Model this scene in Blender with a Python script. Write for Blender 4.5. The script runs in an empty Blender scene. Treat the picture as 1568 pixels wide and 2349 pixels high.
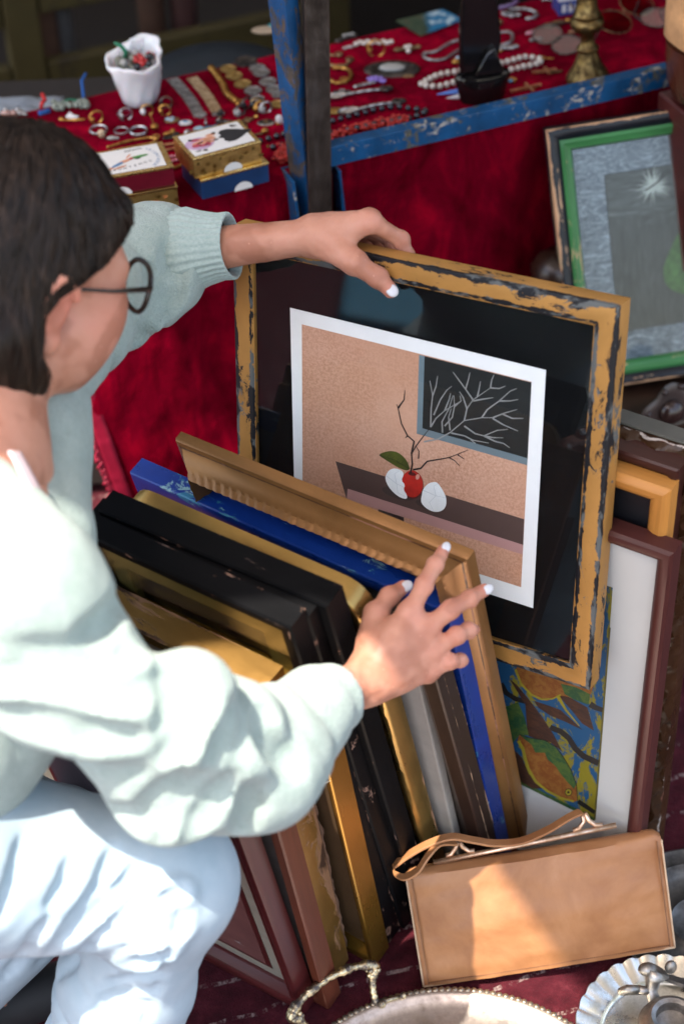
import bpy, bmesh, math, random
import numpy as np
from mathutils import Vector, Matrix

scene = bpy.context.scene
col = scene.collection

# ------------------------------------------------------------------ camera
FPX, PITCH, ROLL, CAMH = 4200.0, math.radians(40.0), math.radians(2.5), 1.8
CAM = Vector((0, 0, CAMH))
_d = Vector((0, math.cos(PITCH), -math.sin(PITCH)))
_u0 = Vector((0, math.sin(PITCH), math.cos(PITCH)))
_r0 = Vector((1, 0, 0))
CR = math.cos(ROLL) * _r0 - math.sin(ROLL) * _u0
CU = math.cos(ROLL) * _u0 + math.sin(ROLL) * _r0
CD = _d
cam_data = bpy.data.cameras.new("camera")
cam = bpy.data.objects.new("camera", cam_data)
col.objects.link(cam)
mw = Matrix((CR, CU, -CD)).transposed().to_4x4()
mw.translation = CAM
cam.matrix_world = mw
cam_data.sensor_width = 36.0
cam_data.lens = FPX / 2349.0 * 36.0
cam_data.clip_start = 0.05
cam_data.clip_end = 300.0
cam_data.dof.use_dof = True
cam_data.dof.focus_distance = 1.98
cam_data.dof.aperture_fstop = 3.4
scene.camera = cam

# ------------------------------------------------------------------ sky, sun, exposure
SUN_DIR = Vector((-0.25, -0.30, 1.0)).normalized()
world = bpy.data.worlds.new("World")
scene.world = world
world.use_nodes = True
wn = world.node_tree
bg = wn.nodes["Background"]
sky = wn.nodes.new("ShaderNodeTexSky")
sky.sky_type = 'NISHITA'
sky.sun_disc = False
sky.sun_elevation = math.asin(SUN_DIR.z)
sky.sun_rotation = math.atan2(SUN_DIR.x, SUN_DIR.y)
sky.dust_density = 2.0
wb = wn.nodes.new("ShaderNodeMixRGB")                     # white balance set for the shade
wb.blend_type = 'MULTIPLY'; wb.inputs[0].default_value = 1.0; wb.inputs[2].default_value = (1.0, .90, .80, 1)
wn.links.new(sky.outputs[0], wb.inputs[1])
wn.links.new(wb.outputs[0], bg.inputs[0])
bg.inputs[1].default_value = 0.15
sl = bpy.data.lights.new("sun", 'SUN')
sl.energy = 2.3
sl.angle = math.radians(0.55)
sl.color = (1.0, 0.93, 0.82)
sun = bpy.data.objects.new("sun", sl)
col.objects.link(sun)
sun.rotation_euler = SUN_DIR.to_track_quat('Z', 'Y').to_euler()
sun.location = SUN_DIR * 20
scene.view_settings.view_transform = 'Standard'
scene.view_settings.look = 'None'
scene.view_settings.exposure = 2.25
scene.view_settings.gamma = 1.0
scene.view_settings.use_curve_mapping = False
scene.render.engine = 'CYCLES'
scene.cycles.use_denoising = True
scene.cycles.max_bounces = 8
scene.cycles.transparent_max_bounces = 12
scene.cycles.caustics_reflective = False
scene.cycles.caustics_refractive = False
scene.cycles.sample_clamp_indirect = 6.0

# ------------------------------------------------------------------ helpers
rng = random.Random(7)


def ray(px, py):
    return CD + CR * ((px - 784) / FPX) - CU * ((py - 1174.5) / FPX)


def at_z(px, py, z):
    r = ray(px, py)
    return CAM + r * ((z - CAMH) / r.z)


def at_d(px, py, d):
    return CAM + ray(px, py) * d


def at_pl(px, py, p0, n):
    r = ray(px, py)
    return CAM + r * ((Vector(p0) - CAM).dot(n) / r.dot(n))


def A(x, y): return (x * .25604, 172.05 + y * .25604)                # crop conversions to the 1568 px layout
def B(x, y): return (315.4 + x * .25604, 114.7 + y * .25604)
def D4(x, y): return (716.9 + x * .25604, 28.7 + y * .25604)
def E5(x, y): return (1003.6 + x * .36, y * .36)


def srgb(h):
    h = h.lstrip('#')
    o = []
    for i in (0, 2, 4):
        c = int(h[i:i + 2], 16) / 255
        o.append(c / 12.92 if c <= .04045 else ((c + .055) / 1.055) ** 2.4)
    return tuple(o) + (1.0,)


def tag(o, label=None, cat=None, group=None, kind=None):
    if label: o['label'] = label
    if cat: o['category'] = cat
    if group: o['group'] = group
    if kind: o['kind'] = kind
    return o


def empty(name, loc=(0, 0, 0), M=None, label=None, cat=None, group=None):
    o = bpy.data.objects.new(name, None)
    o.empty_display_size = .05
    col.objects.link(o)
    if M is not None:
        o.matrix_world = M
    else:
        o.location = loc
    return tag(o, label, cat, group)


class MB:
    """collects verts and faces, builds one mesh object"""
    def __init__(s):
        s.v, s.f, s.m, s.uv = [], [], [], None

    def add(s, vs, fs, mi=0, M=None):
        o = len(s.v)
        for v in vs:
            v = Vector(v)
            s.v.append(tuple(M @ v) if M is not None else tuple(v))
        for f in fs:
            s.f.append(tuple(i + o for i in f))
            s.m.append(mi)
        return s

    def box(s, lo, hi, mi=0, M=None):
        x0, y0, z0 = lo
        x1, y1, z1 = hi
        vs = [(x0, y0, z0), (x1, y0, z0), (x1, y1, z0), (x0, y1, z0), (x0, y0, z1), (x1, y0, z1), (x1, y1, z1), (x0, y1, z1)]
        fs = [(0, 3, 2, 1), (4, 5, 6, 7), (0, 1, 5, 4), (1, 2, 6, 5), (2, 3, 7, 6), (3, 0, 4, 7)]
        return s.add(vs, fs, mi, M)

    def tube(s, path, r, seg=10, mi=0, cap=True, closed=False, up=None):
        P = [Vector(p) for p in path]
        n = len(P)
        R = r if isinstance(r, (list, tuple)) else [r] * n
        vs, fs = [], []
        prev = None
        for i in range(n):
            if closed:
                t = (P[(i + 1) % n] - P[i - 1])
            else:
                t = P[min(i + 1, n - 1)] - P[max(i - 1, 0)]
            if t.length < 1e-9: t = Vector((0, 0, 1))
            t.normalize()
            if prev is None:
                a = Vector((0, 0, 1)) if abs(t.z) < .9 else Vector((1, 0, 0))
                nx = t.cross(a).normalized()
            else:
                nx = (prev - t * prev.dot(t))
                nx = nx.normalized() if nx.length > 1e-6 else t.orthogonal().normalized()
            prev = nx
            ny = t.cross(nx)
            for k in range(seg):
                a = 2 * math.pi * k / seg
                vs.append(P[i] + (nx * math.cos(a) + ny * math.sin(a)) * R[i])
        m = n if closed else n - 1
        for i in range(m):
            j = (i + 1) % n
            for k in range(seg):
                k2 = (k + 1) % seg
                fs.append((i * seg + k, i * seg + k2, j * seg + k2, j * seg + k))
        if cap and not closed:
            fs.append(tuple(range(seg - 1, -1, -1)))
            fs.append(tuple(range((n - 1) * seg, n * seg)))
        return s.add(vs, fs, mi)

    def lathe(s, prof, seg=32, mi=0, M=None, fn=None):
        vs, fs = [], []
        for i, (r, z) in enumerate(prof):
            for k in range(seg):
                a = 2 * math.pi * k / seg
                rr, zz = (r, z) if fn is None else fn(r, z, a)
                vs.append((rr * math.cos(a), rr * math.sin(a), zz))
        for i in range(len(prof) - 1):
            for k in range(seg):
                k2 = (k + 1) % seg
                fs.append((i * seg + k, i * seg + k2, (i + 1) * seg + k2, (i + 1) * seg + k))
        fs.append(tuple(range(seg - 1, -1, -1)))
        fs.append(tuple(range((len(prof) - 1) * seg, len(prof) * seg)))
        return s.add(vs, fs, mi, M)

    def ball(s, c, r, seg=12, rings=8, mi=0, M=None):
        sc = r if isinstance(r, (tuple, list)) else (r, r, r)
        vs, fs = [(0, 0, sc[2])], []
        for i in range(1, rings):
            p = math.pi * i / rings
            for k in range(seg):
                a = 2 * math.pi * k / seg
                vs.append((sc[0] * math.sin(p) * math.cos(a), sc[1] * math.sin(p) * math.sin(a), sc[2] * math.cos(p)))
        vs.append((0, 0, -sc[2]))
        for k in range(seg):
            fs.append((0, 1 + k, 1 + (k + 1) % seg))
            o = 1 + (rings - 2) * seg
            fs.append((o + (k + 1) % seg, o + k, len(vs) - 1))
        for i in range(rings - 2):
            for k in range(seg):
                k2 = (k + 1) % seg
                a = 1 + i * seg
                fs.append((a + k, a + seg + k, a + seg + k2, a + k2))
        T = Matrix.Translation(Vector(c))
        return s.add(vs, fs, mi, (T @ M) if M is not None else T)

    def prism(s, pts, y0, y1, mi=0, M=None, axis='xz'):
        n = len(pts)
        if axis == 'xz':
            vs = [(p[0], y0, p[1]) for p in pts] + [(p[0], y1, p[1]) for p in pts]
        else:
            vs = [(p[0], p[1], y0) for p in pts] + [(p[0], p[1], y1) for p in pts]
        fs = [tuple(range(n)), tuple(range(2 * n - 1, n - 1, -1))]
        for i in range(n):
            j = (i + 1) % n
            fs.append((i, n + i, n + j, j))
        return s.add(vs, fs, mi, M)

    def grid(s, nu, nv, fn, mi=0, close_u=False):
        vs = [fn(i / (nu - (0 if close_u else 1)), j / (nv - 1)) for j in range(nv) for i in range(nu)]
        fs = []
        for j in range(nv - 1):
            for i in range(nu if close_u else nu - 1):
                i2 = (i + 1) % nu
                fs.append((j * nu + i, j * nu + i2, (j + 1) * nu + i2, (j + 1) * nu + i))
        return s.add(vs, fs, mi)

    def build(s, name, mats, parent=None, smooth=False, bevel=0, M=None, uv=None, subdiv=0, solid=0, autosmooth=None, recalc=True, bseg=2):
        me = bpy.data.meshes.new(name)
        me.from_pydata(s.v, [], s.f)
        mats = mats if isinstance(mats, (list, tuple)) else [mats]
        for m in mats: me.materials.append(m)
        me.polygons.foreach_set('material_index', s.m)
        if uv is not None:
            L = me.uv_layers.new(name='uv')
            idx = np.empty(len(me.loops), dtype=np.int32)
            me.loops.foreach_get('vertex_index', idx)
            L.data.foreach_set('uv', np.asarray(uv, dtype=np.float32)[idx].ravel())
        if recalc:
            bm = bmesh.new(); bm.from_mesh(me)
            bmesh.ops.recalc_face_normals(bm, faces=bm.faces)
            bm.to_mesh(me); bm.free()
        if smooth:
            me.polygons.foreach_set('use_smooth', [True] * len(me.polygons))
        me.update()
        if autosmooth is not None:
            me.polygons.foreach_set('use_smooth', [True] * len(me.polygons))
            me.set_sharp_from_angle(angle=math.radians(autosmooth))
        o = bpy.data.objects.new(name, me)
        col.objects.link(o)
        if parent is not None: o.parent = parent
        if M is not None: o.matrix_local = M
        if bevel:
            b = o.modifiers.new('bevel', 'BEVEL'); b.width = bevel; b.segments = bseg; b.limit_method = 'ANGLE'; b.angle_limit = math.radians(35)
            b.harden_normals = False
        if solid:
            b = o.modifiers.new('solid', 'SOLIDIFY'); b.thickness = solid; b.offset = 0
        if subdiv:
            b = o.modifiers.new('sub', 'SUBSURF'); b.levels = subdiv; b.render_levels = subdiv
        return o


# ---- material helpers
class Mat:
    def __init__(s, name, rough=.5, metal=0., color=(.5, .5, .5, 1), spec=.5, **kw):
        s.m = bpy.data.materials.new(name)
        s.m.use_nodes = True
        s.nt = s.m.node_tree
        s.b = s.nt.nodes['Principled BSDF']
        s.set('Base Color', color); s.set('Roughness', rough); s.set('Metallic', metal); s.set('Specular IOR Level', spec)
        for k, v in kw.items(): s.set(k.replace('_', ' '), v)
        s._co = {}

    def set(s, k, v):
        i = s.b.inputs[k]
        if isinstance(v, bpy.types.NodeSocket): s.nt.links.new(v, i)
        else: i.default_value = v
        return s

    def n(s, t, **p):
        x = s.nt.nodes.new('ShaderNode' + t)
        for k, v in p.items(): setattr(x, k, v)
        return x

    def link(s, a, b): s.nt.links.new(a, b)

    def co(s, kind='Object', scale=(1, 1, 1), rot=(0, 0, 0), loc=(0, 0, 0)):
        t = s.n('TexCoord')
        mp = s.n('Mapping')
        mp.inputs['Scale'].default_value = scale if isinstance(scale, (tuple, list)) else (scale,) * 3
        mp.inputs['Rotation'].default_value = rot
        mp.inputs['Location'].default_value = loc
        s.link(t.outputs[kind], mp.inputs['Vector'])
        return mp.outputs[0]

    def noise(s, scale=10, detail=4, rough=.6, dist=0., co=None, out='Fac'):
        x = s.n('TexNoise')
        x.inputs['Scale'].default_value = scale
        x.inputs['Detail'].default_value = detail
        x.inputs['Roughness'].default_value = rough
        x.inputs['Distortion'].default_value = dist
        s.link(co if co is not None else s.co(), x.inputs['Vector'])
        return x.outputs[out]

    def voro(s, scale=10, co=None, feature='F1', out='Distance', rand=1.0):
        x = s.n('TexVoronoi', feature=feature)
        x.inputs['Scale'].default_value = scale
        x.inputs['Randomness'].default_value = rand
        s.link(co if co is not None else s.co(), x.inputs['Vector'])
        return x.outputs[out]

    def wave(s, scale=10, dist=0., detail=2, co=None, direction='X', dscale=1.0):
        x = s.n('TexWave', bands_direction=direction)
        x.inputs['Scale'].default_value = scale
        x.inputs['Distortion'].default_value = dist
        x.inputs['Detail'].default_value = detail
        x.inputs['Detail Scale'].default_value = dscale
        s.link(co if co is not None else s.co(), x.inputs['Vector'])
        return x.outputs['Fac']

    def ramp(s, fac, stops, interp='LINEAR'):
        x = s.n('ValToRGB')
        cr = x.color_ramp
        cr.interpolation = interp
        while len(cr.elements) < len(stops): cr.elements.new(0.5)
        for e, (p, c) in zip(cr.elements, stops):
            e.position = p
            e.color = c if len(c) == 4 else tuple(c) + (1,)
        s.link(fac, x.inputs[0])
        return x.outputs[0]

    def step(s, fac, a, b):
        return s.ramp(fac, [(a, (0, 0, 0, 1)), (b, (1, 1, 1, 1))])

    def mix(s, fac, a, b, blend='MIX'):
        x = s.n('MixRGB', blend_type=blend)
        for v, i in ((fac, 0), (a, 1), (b, 2)):
            if isinstance(v, bpy.types.NodeSocket): s.link(v, x.inputs[i])
            else: x.inputs[i].default_value = v
        return x.outputs[0]

    def math(s, op, a, b=0.):
        x = s.n('Math', operation=op)
        for v, i in ((a, 0), (b, 1)):
            if isinstance(v, bpy.types.NodeSocket): s.link(v, x.inputs[i])
            else: x.inputs[i].default_value = v
        return x.outputs[0]

    def bump(s, h, strength=.3, dist=.001):
        x = s.n('Bump')
        x.inputs['Strength'].default_value = strength
        x.inputs['Distance'].default_value = dist
        s.link(h, x.inputs['Height'])
        s.set('Normal', x.outputs[0])
        return s


def plain(name, c, rough=.5, metal=0., spec=.5, var=.15, vscale=40, bump=0., **kw):
    m = Mat(name, rough, metal, c, spec, **kw)
    f = m.noise(vscale, 5)
    dk = tuple(x * (1 - var) for x in c[:3]) + (1,)
    lt = tuple(min(1, x * (1 + var)) for x in c[:3]) + (1,)
    m.set('Base Color', m.ramp(f, [(.3, dk), (.7, lt)]))
    if bump: m.bump(m.noise(vscale * 4, 4), bump, .001)
    return m.m


def worn(name, base, under, amount=.5, scale=60, rough=.45, metal=0., urough=.6, var=.2, edge=False, umetal=0., stretch=(1, 1, 1), edge_w=.1, third=None, soft=.02, spec=.25):
    """paint over an under layer that shows through in chips and on worn edges"""
    m = Mat(name, rough, metal, spec=spec)
    co = m.co('Object', stretch)
    big = m.noise(scale * .22, 3, .5, 0, co)
    fine = m.noise(scale, 8, .72, .6, co)
    f = m.math('ADD', m.math('MULTIPLY', fine, .62), m.math('MULTIPLY', big, .38))
    if edge:
        g = m.n('NewGeometry')
        pe = m.step(g.outputs['Pointiness'], .5, .5 + edge_w)
        f = m.math('SUBTRACT', f, m.math('MULTIPLY', pe, .16))
    mask = m.step(f, amount - soft, amount + soft)           # 0 = chipped
    v = m.noise(scale * .35, 5, .6, 0, m.co('Object'))
    dk = tuple(x * (1 - var) for x in base[:3]) + (1,)
    lt = tuple(min(1, x * (1 + var)) for x in base[:3]) + (1,)
    bc = m.ramp(v, [(.3, dk), (.7, lt)])
    uc = under
    if third is not None:
        uc = m.mix(m.step(m.noise(scale * .5, 4, .6, 0, m.co('Object', 1, (0, 0, 0), (3, 1, 2))), .48, .56), under, third)
    m.set('Base Color', m.mix(mask, uc, bc))
    if metal or umetal:
        m.set('Metallic', m.mix(mask, (umetal,) * 3 + (1,), (metal,) * 3 + (1,)))
    m.set('Roughness', m.mix(mask, (urough,) * 3 + (1,), (rough,) * 3 + (1,)))
    m.bump(m.math('ADD', mask, m.math('MULTIPLY', fine, .3)), .35, .0006)
    return m.m


def metalm(name, c, rough=.3, dirt=None, scale=60, lo=.4, hi=.6):
    m = Mat(name, rough, 1.0, c)
    if dirt:
        f = m.noise(scale, 6, .65)
        m.set('Base Color', m.ramp(f, [(lo, dirt), (hi, c)]))
        m.set('Roughness', m.ramp(f, [(lo, (min(1, rough + .3),) * 3), (hi, (rough,) * 3)]))
    return m.m


# ------------------------------------------------------------------ the table frame of reference
TZ = 0.62
T1 = Vector((.933, .360, 0)).normalized()       # along the table
T2 = Vector((-T1.y, T1.x, 0))                   # towards its back
TF, TB = 1.985, 2.292                           # front and back edge along T2


def tpt(s, n, z):
    return T1 * s + T2 * n + Vector((0, 0, z))


def tsn(p):
    return p.dot(T1), p.dot(T2)
from mathutils import noise as mn


def nz(x, y, z=0., s=1.):
    return mn.noise(Vector((x * s, y * s, z * s)))


def fbm(x, y, z=0., s=1., o=4):
    return mn.fractal(Vector((x * s, y * s, z * s)), 1.0, 2.0, o)


# ================================================================== SETTING
# ground
m = Mat("ground_mat", .9)
m.set('Base Color', m.ramp(m.noise(3, 8, .7), [(.3, (.16, .15, .14)), (.7, (.26, .245, .225))]))
m.bump(m.noise(120, 5), .4, .002)
mb = MB(); mb.grid(2, 2, lambda u, v: (-120 + 240 * u, -120 + 240 * v, -.012))
tag(mb.build('ground', m.m), kind='structure')

# carpet: dark red with broken white woven lines
m = Mat("carpet_mat", .95, spec=.1, Sheen_Weight=.05)
co = m.co('Object', 1, (0, 0, math.radians(-16)))
sx = m.n('SeparateXYZ'); m.link(co, sx.inputs[0])
wob = m.math('MULTIPLY', m.math('SUBTRACT', m.noise(9, 3), .5), .03)
yy = m.math('ADD', sx.outputs['Y'], wob)
per = m.math('MULTIPLY', yy, 1 / .055)
fr = m.math('ABSOLUTE', m.math('SUBTRACT', m.math('FRACT', per), .5))
line = m.math('LESS_THAN', fr, .055)
dash = m.step(m.noise(42, 6, .75, 0, m.co('Object', (1.8, .9, 1), (0, 0, math.radians(-16)))), .50, .60)
mask = m.math('MULTIPLY', line, dash)
base = m.ramp(m.noise(35, 6, .7), [(.3, (.03, .003, .006)), (.55, (.07, .008, .014)), (.75, (.12, .02, .028))])
m.set('Base Color', m.mix(mask, base, (.30, .22, .2, 1)))
m.bump(m.noise(380, 3, .7), .8, .003)
mb = MB()
mb.grid(160, 120, lambda u, v: (-3.6 + 5.3 * u, -.6 + 3.4 * v, .004 * fbm(u * 9, v * 9)))
tag(mb.build('carpet', m.m, smooth=True), 'dark red carpet with broken white lines under the frames and trays', 'carpet')

floorm = plain('dark_floor_sheet', (.010, .008, .007, 1), .8, spec=.1)  # near-black sheet behind the table, its colour standing in for shade
mb = MB(); mb.grid(2, 2, lambda u, v: (-4.4 + 9.8 * u, 2.62 + 2.6 * v, .012))
tag(mb.build('floor', floorm), kind='structure')
# tarpaulin and mat added out of view, only to give reflections in the glass
tp_ = empty('reflection_tarpaulin', (-2.72, -.14, .004), label='folded blue tarpaulin added out of view for its reflection in the glass', cat='tarpaulin')
tp_.rotation_euler = (0, 0, .5)
for k in range(3):
    mb = MB(); mb.grid(24, 16, lambda u, v: (-.32 + .64 * u, -.22 + .44 * v, .006 + .012 * k + .004 * fbm(u * 4, v * 4, k)))
    mb.build('fold', plain('blue_tarpaulin', (.01, .16, .27, 1), .5) if k == 0 else bpy.data.materials['blue_tarpaulin'], tp_, smooth=True, solid=.008)
mb = MB(); mb.box((-.17, -.14, 0), (.17, .14, .03))
o = mb.build('reflection_mat', plain('grey_felt', (.22, .21, .19, 1), .9), None, bevel=.004); o.location = (-1.56, .86, .005); o.rotation_euler = (0, 0, .6)
tag(o, 'thick grey felt mat added out of view for its reflection in the glass', 'mat')
# rear wall of the stall and its cabinet
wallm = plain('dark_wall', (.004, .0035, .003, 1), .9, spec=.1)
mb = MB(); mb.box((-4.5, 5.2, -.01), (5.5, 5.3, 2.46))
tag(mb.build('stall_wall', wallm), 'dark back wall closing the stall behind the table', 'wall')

olive = worn('olive_wood', (.050, .038, .012, 1), (.03, .022, .01, 1), .42, 25, .6, stretch=(1, 1, .3))
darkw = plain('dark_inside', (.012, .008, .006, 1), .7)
CN = 3.05
cabM = Matrix((T1, T2, Vector((0, 0, 1)))).transposed().to_4x4()
cab = empty('slatted_cabinet', M=cabM, label='dark olive wooden cabinet with open front behind the table', cat='cabinet')


def csz(px, py, n=CN):
    p = at_pl(px, py, T2 * n, T2)
    return p.dot(T1), p.z


def cbox(name, s0, s1, z0, z1, n0, n1, mt, bev=.004):
    mb = MB(); mb.box((s0, n0, z0), (s1, n1, z1))
    return mb.build(name, mt, cab, bevel=bev)


s_a, z_a = csz(-80, 110)
s_b, _ = csz(760, 0)
s_p, _ = csz(55, 100)
_, zb = csz(300, 150)
_, zt = csz(300, 2)
cbox('post', s_p - .03, s_p + .032, 0, zt + .25, CN - .02, CN + .02, olive)
cbox('post', s_b - .03, s_b + .03, 0, zt + .25, CN - .02, CN + .02, olive)
cbox('post', s_a - .35, s_a - .29, 0, zt + .25, CN - .02, CN + .02, olive)
cbox('rail', s_a - .28, s_p - .033, zb - .05, zb + .05, CN - .015, CN + .015, olive)
cbox('rail', s_p + .035, s_b - .033, zb - .05, zb + .045, CN - .015, CN + .015, olive)
cbox('rail', s_a - .28, s_p - .033, zt + .0, zt + .09, CN - .015, CN + .015, olive)
cbox('rail', s_p + .035, s_b - .033, zt + .015, zt + .09, CN - .015, CN + .015, olive)
cbox('rail', s_a - .28, s_p - .033, .05, .12, CN - .015, CN + .015, olive)
cbox('rail', s_p + .035, s_b - .033, .05, .12, CN - .015, CN + .015, olive)
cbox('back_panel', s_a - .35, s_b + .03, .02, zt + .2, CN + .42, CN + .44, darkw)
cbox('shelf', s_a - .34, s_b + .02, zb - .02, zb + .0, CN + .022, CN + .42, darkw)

# things standing in the cabinet, out of focus
def shelf_item(kind, px, w, h, mt, label, cat, prof=None, dn=.09, zoff=0.):
    s, _ = csz(px, 60, CN + dn)
    p = tpt(s, CN + dn, zb + .001 + zoff)
    o = empty(kind, p, label=label, cat=cat)
    return o


def jar_part(o, name, prof, mt):
    mb = MB(); mb.lathe(prof, 24)
    return mb.build(name, mt, o, autosmooth=40)


tanm = plain('tan_card', (.08, .035, .018, 1), .7)
whm = plain('white_glaze', (.12, .11, .10, 1), .3)
pinkm = plain('pink_glaze', (.08, .035, .03, 1), .4)
o = shelf_item('cardboard_box', 92, 0, 0, tanm, 'tan box on the dark cabinet shelf left of the pale bottle', 'box')
mb = MB(); mb.box((-.035, -.03, 0), (.035, .03, .16)); mb.build('carton', tanm, o, bevel=.003)
mb = MB(); mb.box((-.036, -.031, .1605), (.036, .031, .172)); mb.build('lid', tanm, o, bevel=.003)
for px, mt, lb in ((138, whm, 'pale bottle on the dark cabinet shelf beside the tan box'),
                   (350, tanm, 'small tan bottle at the top of the dark cabinet shelf'),
                   (425, pinkm, 'pinkish bottle on the dark cabinet shelf right of the small tan bottle')):
    o = shelf_item('bottle', px, 0, 0, mt, lb, 'bottle', zoff=0)
    jar_part(o, 'glass_body', [(.001, 0), (.024, 0), (.026, .004), (.026, .11), (.02, .13), (.01, .145), (.009, .172)], mt)
    mb = MB(); mb.lathe([(.001, .1722), (.011, .1722), (.011, .186), (.009, .19), (.001, .19)], 20)
    mb.build('cap', mt, o, autosmooth=40)

# round stool with a dark seat just behind the table
vin = plain('grey_vinyl', (.018, .023, .028, 1), .35)
sp = at_z(500, 168, .575)
st = empty('round_stool', (sp.x, sp.y, 0), label='stool with shiny dark grey round seat close behind the table', cat='stool')
mb = MB(); mb.lathe([(.001, .54), (.10, .54), (.112, .55), (.115, .565), (.105, .575), (.06, .58), (.001, .581)], 48)
mb.build('seat', vin, st, autosmooth=50)
for k in range(4):
    a = math.pi / 4 + k * math.pi / 2
    mb = MB(); mb.tube([(.07 * math.cos(a), .07 * math.sin(a), .541), (.11 * math.cos(a), .15 * math.sin(a), 0.004)], .011, 10)
    mb.build('leg', plain('stool_leg_metal', (.03, .03, .03, 1), .4, .8) if k == 0 else bpy.data.materials['stool_leg_metal'], st, smooth=True)

# pale folded cloth on a crate, far left behind the table
pale = plain('pale_cloth', (.20, .23, .26, 1), .9)
cp = at_z(-20, 262, .58)
ck = empty('wooden_crate', (cp.x, cp.y, 0), label='dark wooden crate behind the left end of the red table', cat='crate')
for k in range(5):
    mb = MB(); mb.box((-.2, -.15, .02 + k * .105), (.2, -.135, .11 + k * .105)); mb.build('board', darkw, ck, bevel=.002)
for x in (-.19, .17):
    mb = MB(); mb.box((x, -.134, 0), (x + .02, .14, .54)); mb.build('side_panel', darkw, ck, bevel=.002)
mb = MB(); mb.box((-.2, -.15, .541), (.2, .15, .556)); mb.build('lid', darkw, ck, bevel=.002)
mb = MB()
mb.grid(30, 20, lambda u, v: (cp.x - .10 + .20 * u, cp.y - .05 + .09 * v, .572 + .012 * fbm(u * 3, v * 3) + .012 * math.sin(math.pi * u) * math.sin(math.pi * v)))
tag(mb.build('folded_cloth', pale, smooth=True, solid=.02), 'pale grey blue folded cloth lying on the crate behind the red table', 'cloth')

# unseen canopy added for shade, its outline cut to place the sun patches
canm = Mat('canopy_canvas', .9, color=(.30, .285, .26, 1))
_tl = canm.n('BsdfTranslucent'); _tl.inputs[0].default_value = (.62, .58, .52, 1)
_mx = canm.n('MixShader'); _mx.inputs[0].default_value = .16
canm.link(canm.b.outputs[0], _mx.inputs[1]); canm.link(_tl.outputs[0], _mx.inputs[2])
canm.link(_mx.outputs[0], canm.nt.nodes['Material Output'].inputs['Surface'])
canm = canm.m
can = empty('canopy', (0, 2, 0), label='unseen canvas canopy added overhead, outline cut to shape the sun and shade', cat='canopy')
poly = [(-2.6, 5.15), (-2.6, 2.0), (-1.2, 1.62), (-.93, 1.56), (-.77, 1.47), (-.70, 1.36), (-.735, 1.1), (-.735, .74), (-.69, .705), (-.50, .70),
        (-.46, .678), (-.395, .556), (-.28, .35), (0, -.15), (.3, -.45), (1.5, -.5), (1.5, 5.15)]
mb = MB(); mb.add([(x, y - 2, 2.5) for x, y in poly], [tuple(range(len(poly)))])
mb.build('canvas', canm, can)
pole = plain('canopy_pole_metal', (.2, .2, .2, 1), .4, .8)
for x, y in ((-2.5, 5.05), (1.45, 5.05), (1.45, -.4), (-2.5, 2.3)):
    mb = MB(); mb.tube([(x, y - 2, -.01), (x, y - 2, 2.498)], .02, 12); mb.build('pole', pole, can, smooth=True)

curm = plain('dark_curtain', (.006, .005, .005, 1), .95, spec=.05)  # unseen curtain added to keep side light off the background
cur = empty('light_block_curtain', (1.42, 3.7, 0), label='dark curtain added out of view to block light from the right', cat='curtain')
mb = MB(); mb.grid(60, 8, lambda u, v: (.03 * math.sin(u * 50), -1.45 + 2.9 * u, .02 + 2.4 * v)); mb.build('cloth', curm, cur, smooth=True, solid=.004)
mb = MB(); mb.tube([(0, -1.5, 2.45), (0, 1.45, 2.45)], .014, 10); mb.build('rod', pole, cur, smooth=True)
# ================================================================== TABLE
dkwood = Mat('carved_dark_wood', .32, spec=.5)
f = dkwood.noise(18, 6, .65, .5, dkwood.co('Object', (1, 1, .4)))
dkwood.set('Base Color', dkwood.ramp(f, [(.35, (.012, .006, .004)), (.7, (.035, .016, .009))]))
dkwood.bump(dkwood.noise(60, 5), .25, .001)
dkwood = dkwood.m
edgew = worn('worn_edge_wood', (.05, .022, .012, 1), (.3, .12, .05, 1), .47, 40, .5)

h1 = at_pl(180, 915, T2 * (TF - .02), T2); h2 = at_pl(262, 1140, T2 * (TF - .02), T2)
SL = h1.dot(T1) + (h1.dot(T1) - h2.dot(T1)) / (h2.z - h1.z) * (h1.z - TZ)      # hem extended up to the table top
dsdz = (h2.dot(T1) - h1.dot(T1)) / (h2.z - h1.z)
SL_TOP = min(SL - .02, at_z(0, 300, TZ).dot(T1) - .12)
SR = 1.75
tab = empty('market_table', tpt(0, 0, 0), M=cabM, label='long dark wooden market table under the red velvet cloth', cat='table')
mb = MB(); mb.box((SL_TOP + .03, TF + .012, TZ - .035), (SR - .02, TB - .01, TZ - .006)); mb.build('tabletop', edgew, tab, bevel=.003)
mb = MB(); mb.box((SL_TOP + .06, TF + .03, TZ - .12), (SR - .05, TF + .05, TZ - .036)); mb.build('apron', dkwood, tab, bevel=.003)
def cabriole(s, n):
    mb = MB()
    pts = [(0, 0, .585), (0, 0, .45), (.0, .0, .33), (.0, 0, .2), (0, 0, .06), (0, 0, .004)]
    mb.tube([(s, n, z) for z in (.58, .52, .44, .40, .36, .30, .22, .17, .12, .06, .02, .004)],
            [.028, .03, .03, .022, .03, .036, .03, .02, .026, .022, .028, .03], 16)
    return mb
for s in (SL + .012, .95, SR - .09):
    for n in (TF + .06, TB - .06):
        cabriole(s, n).build('leg', dkwood, tab, smooth=True)

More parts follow.
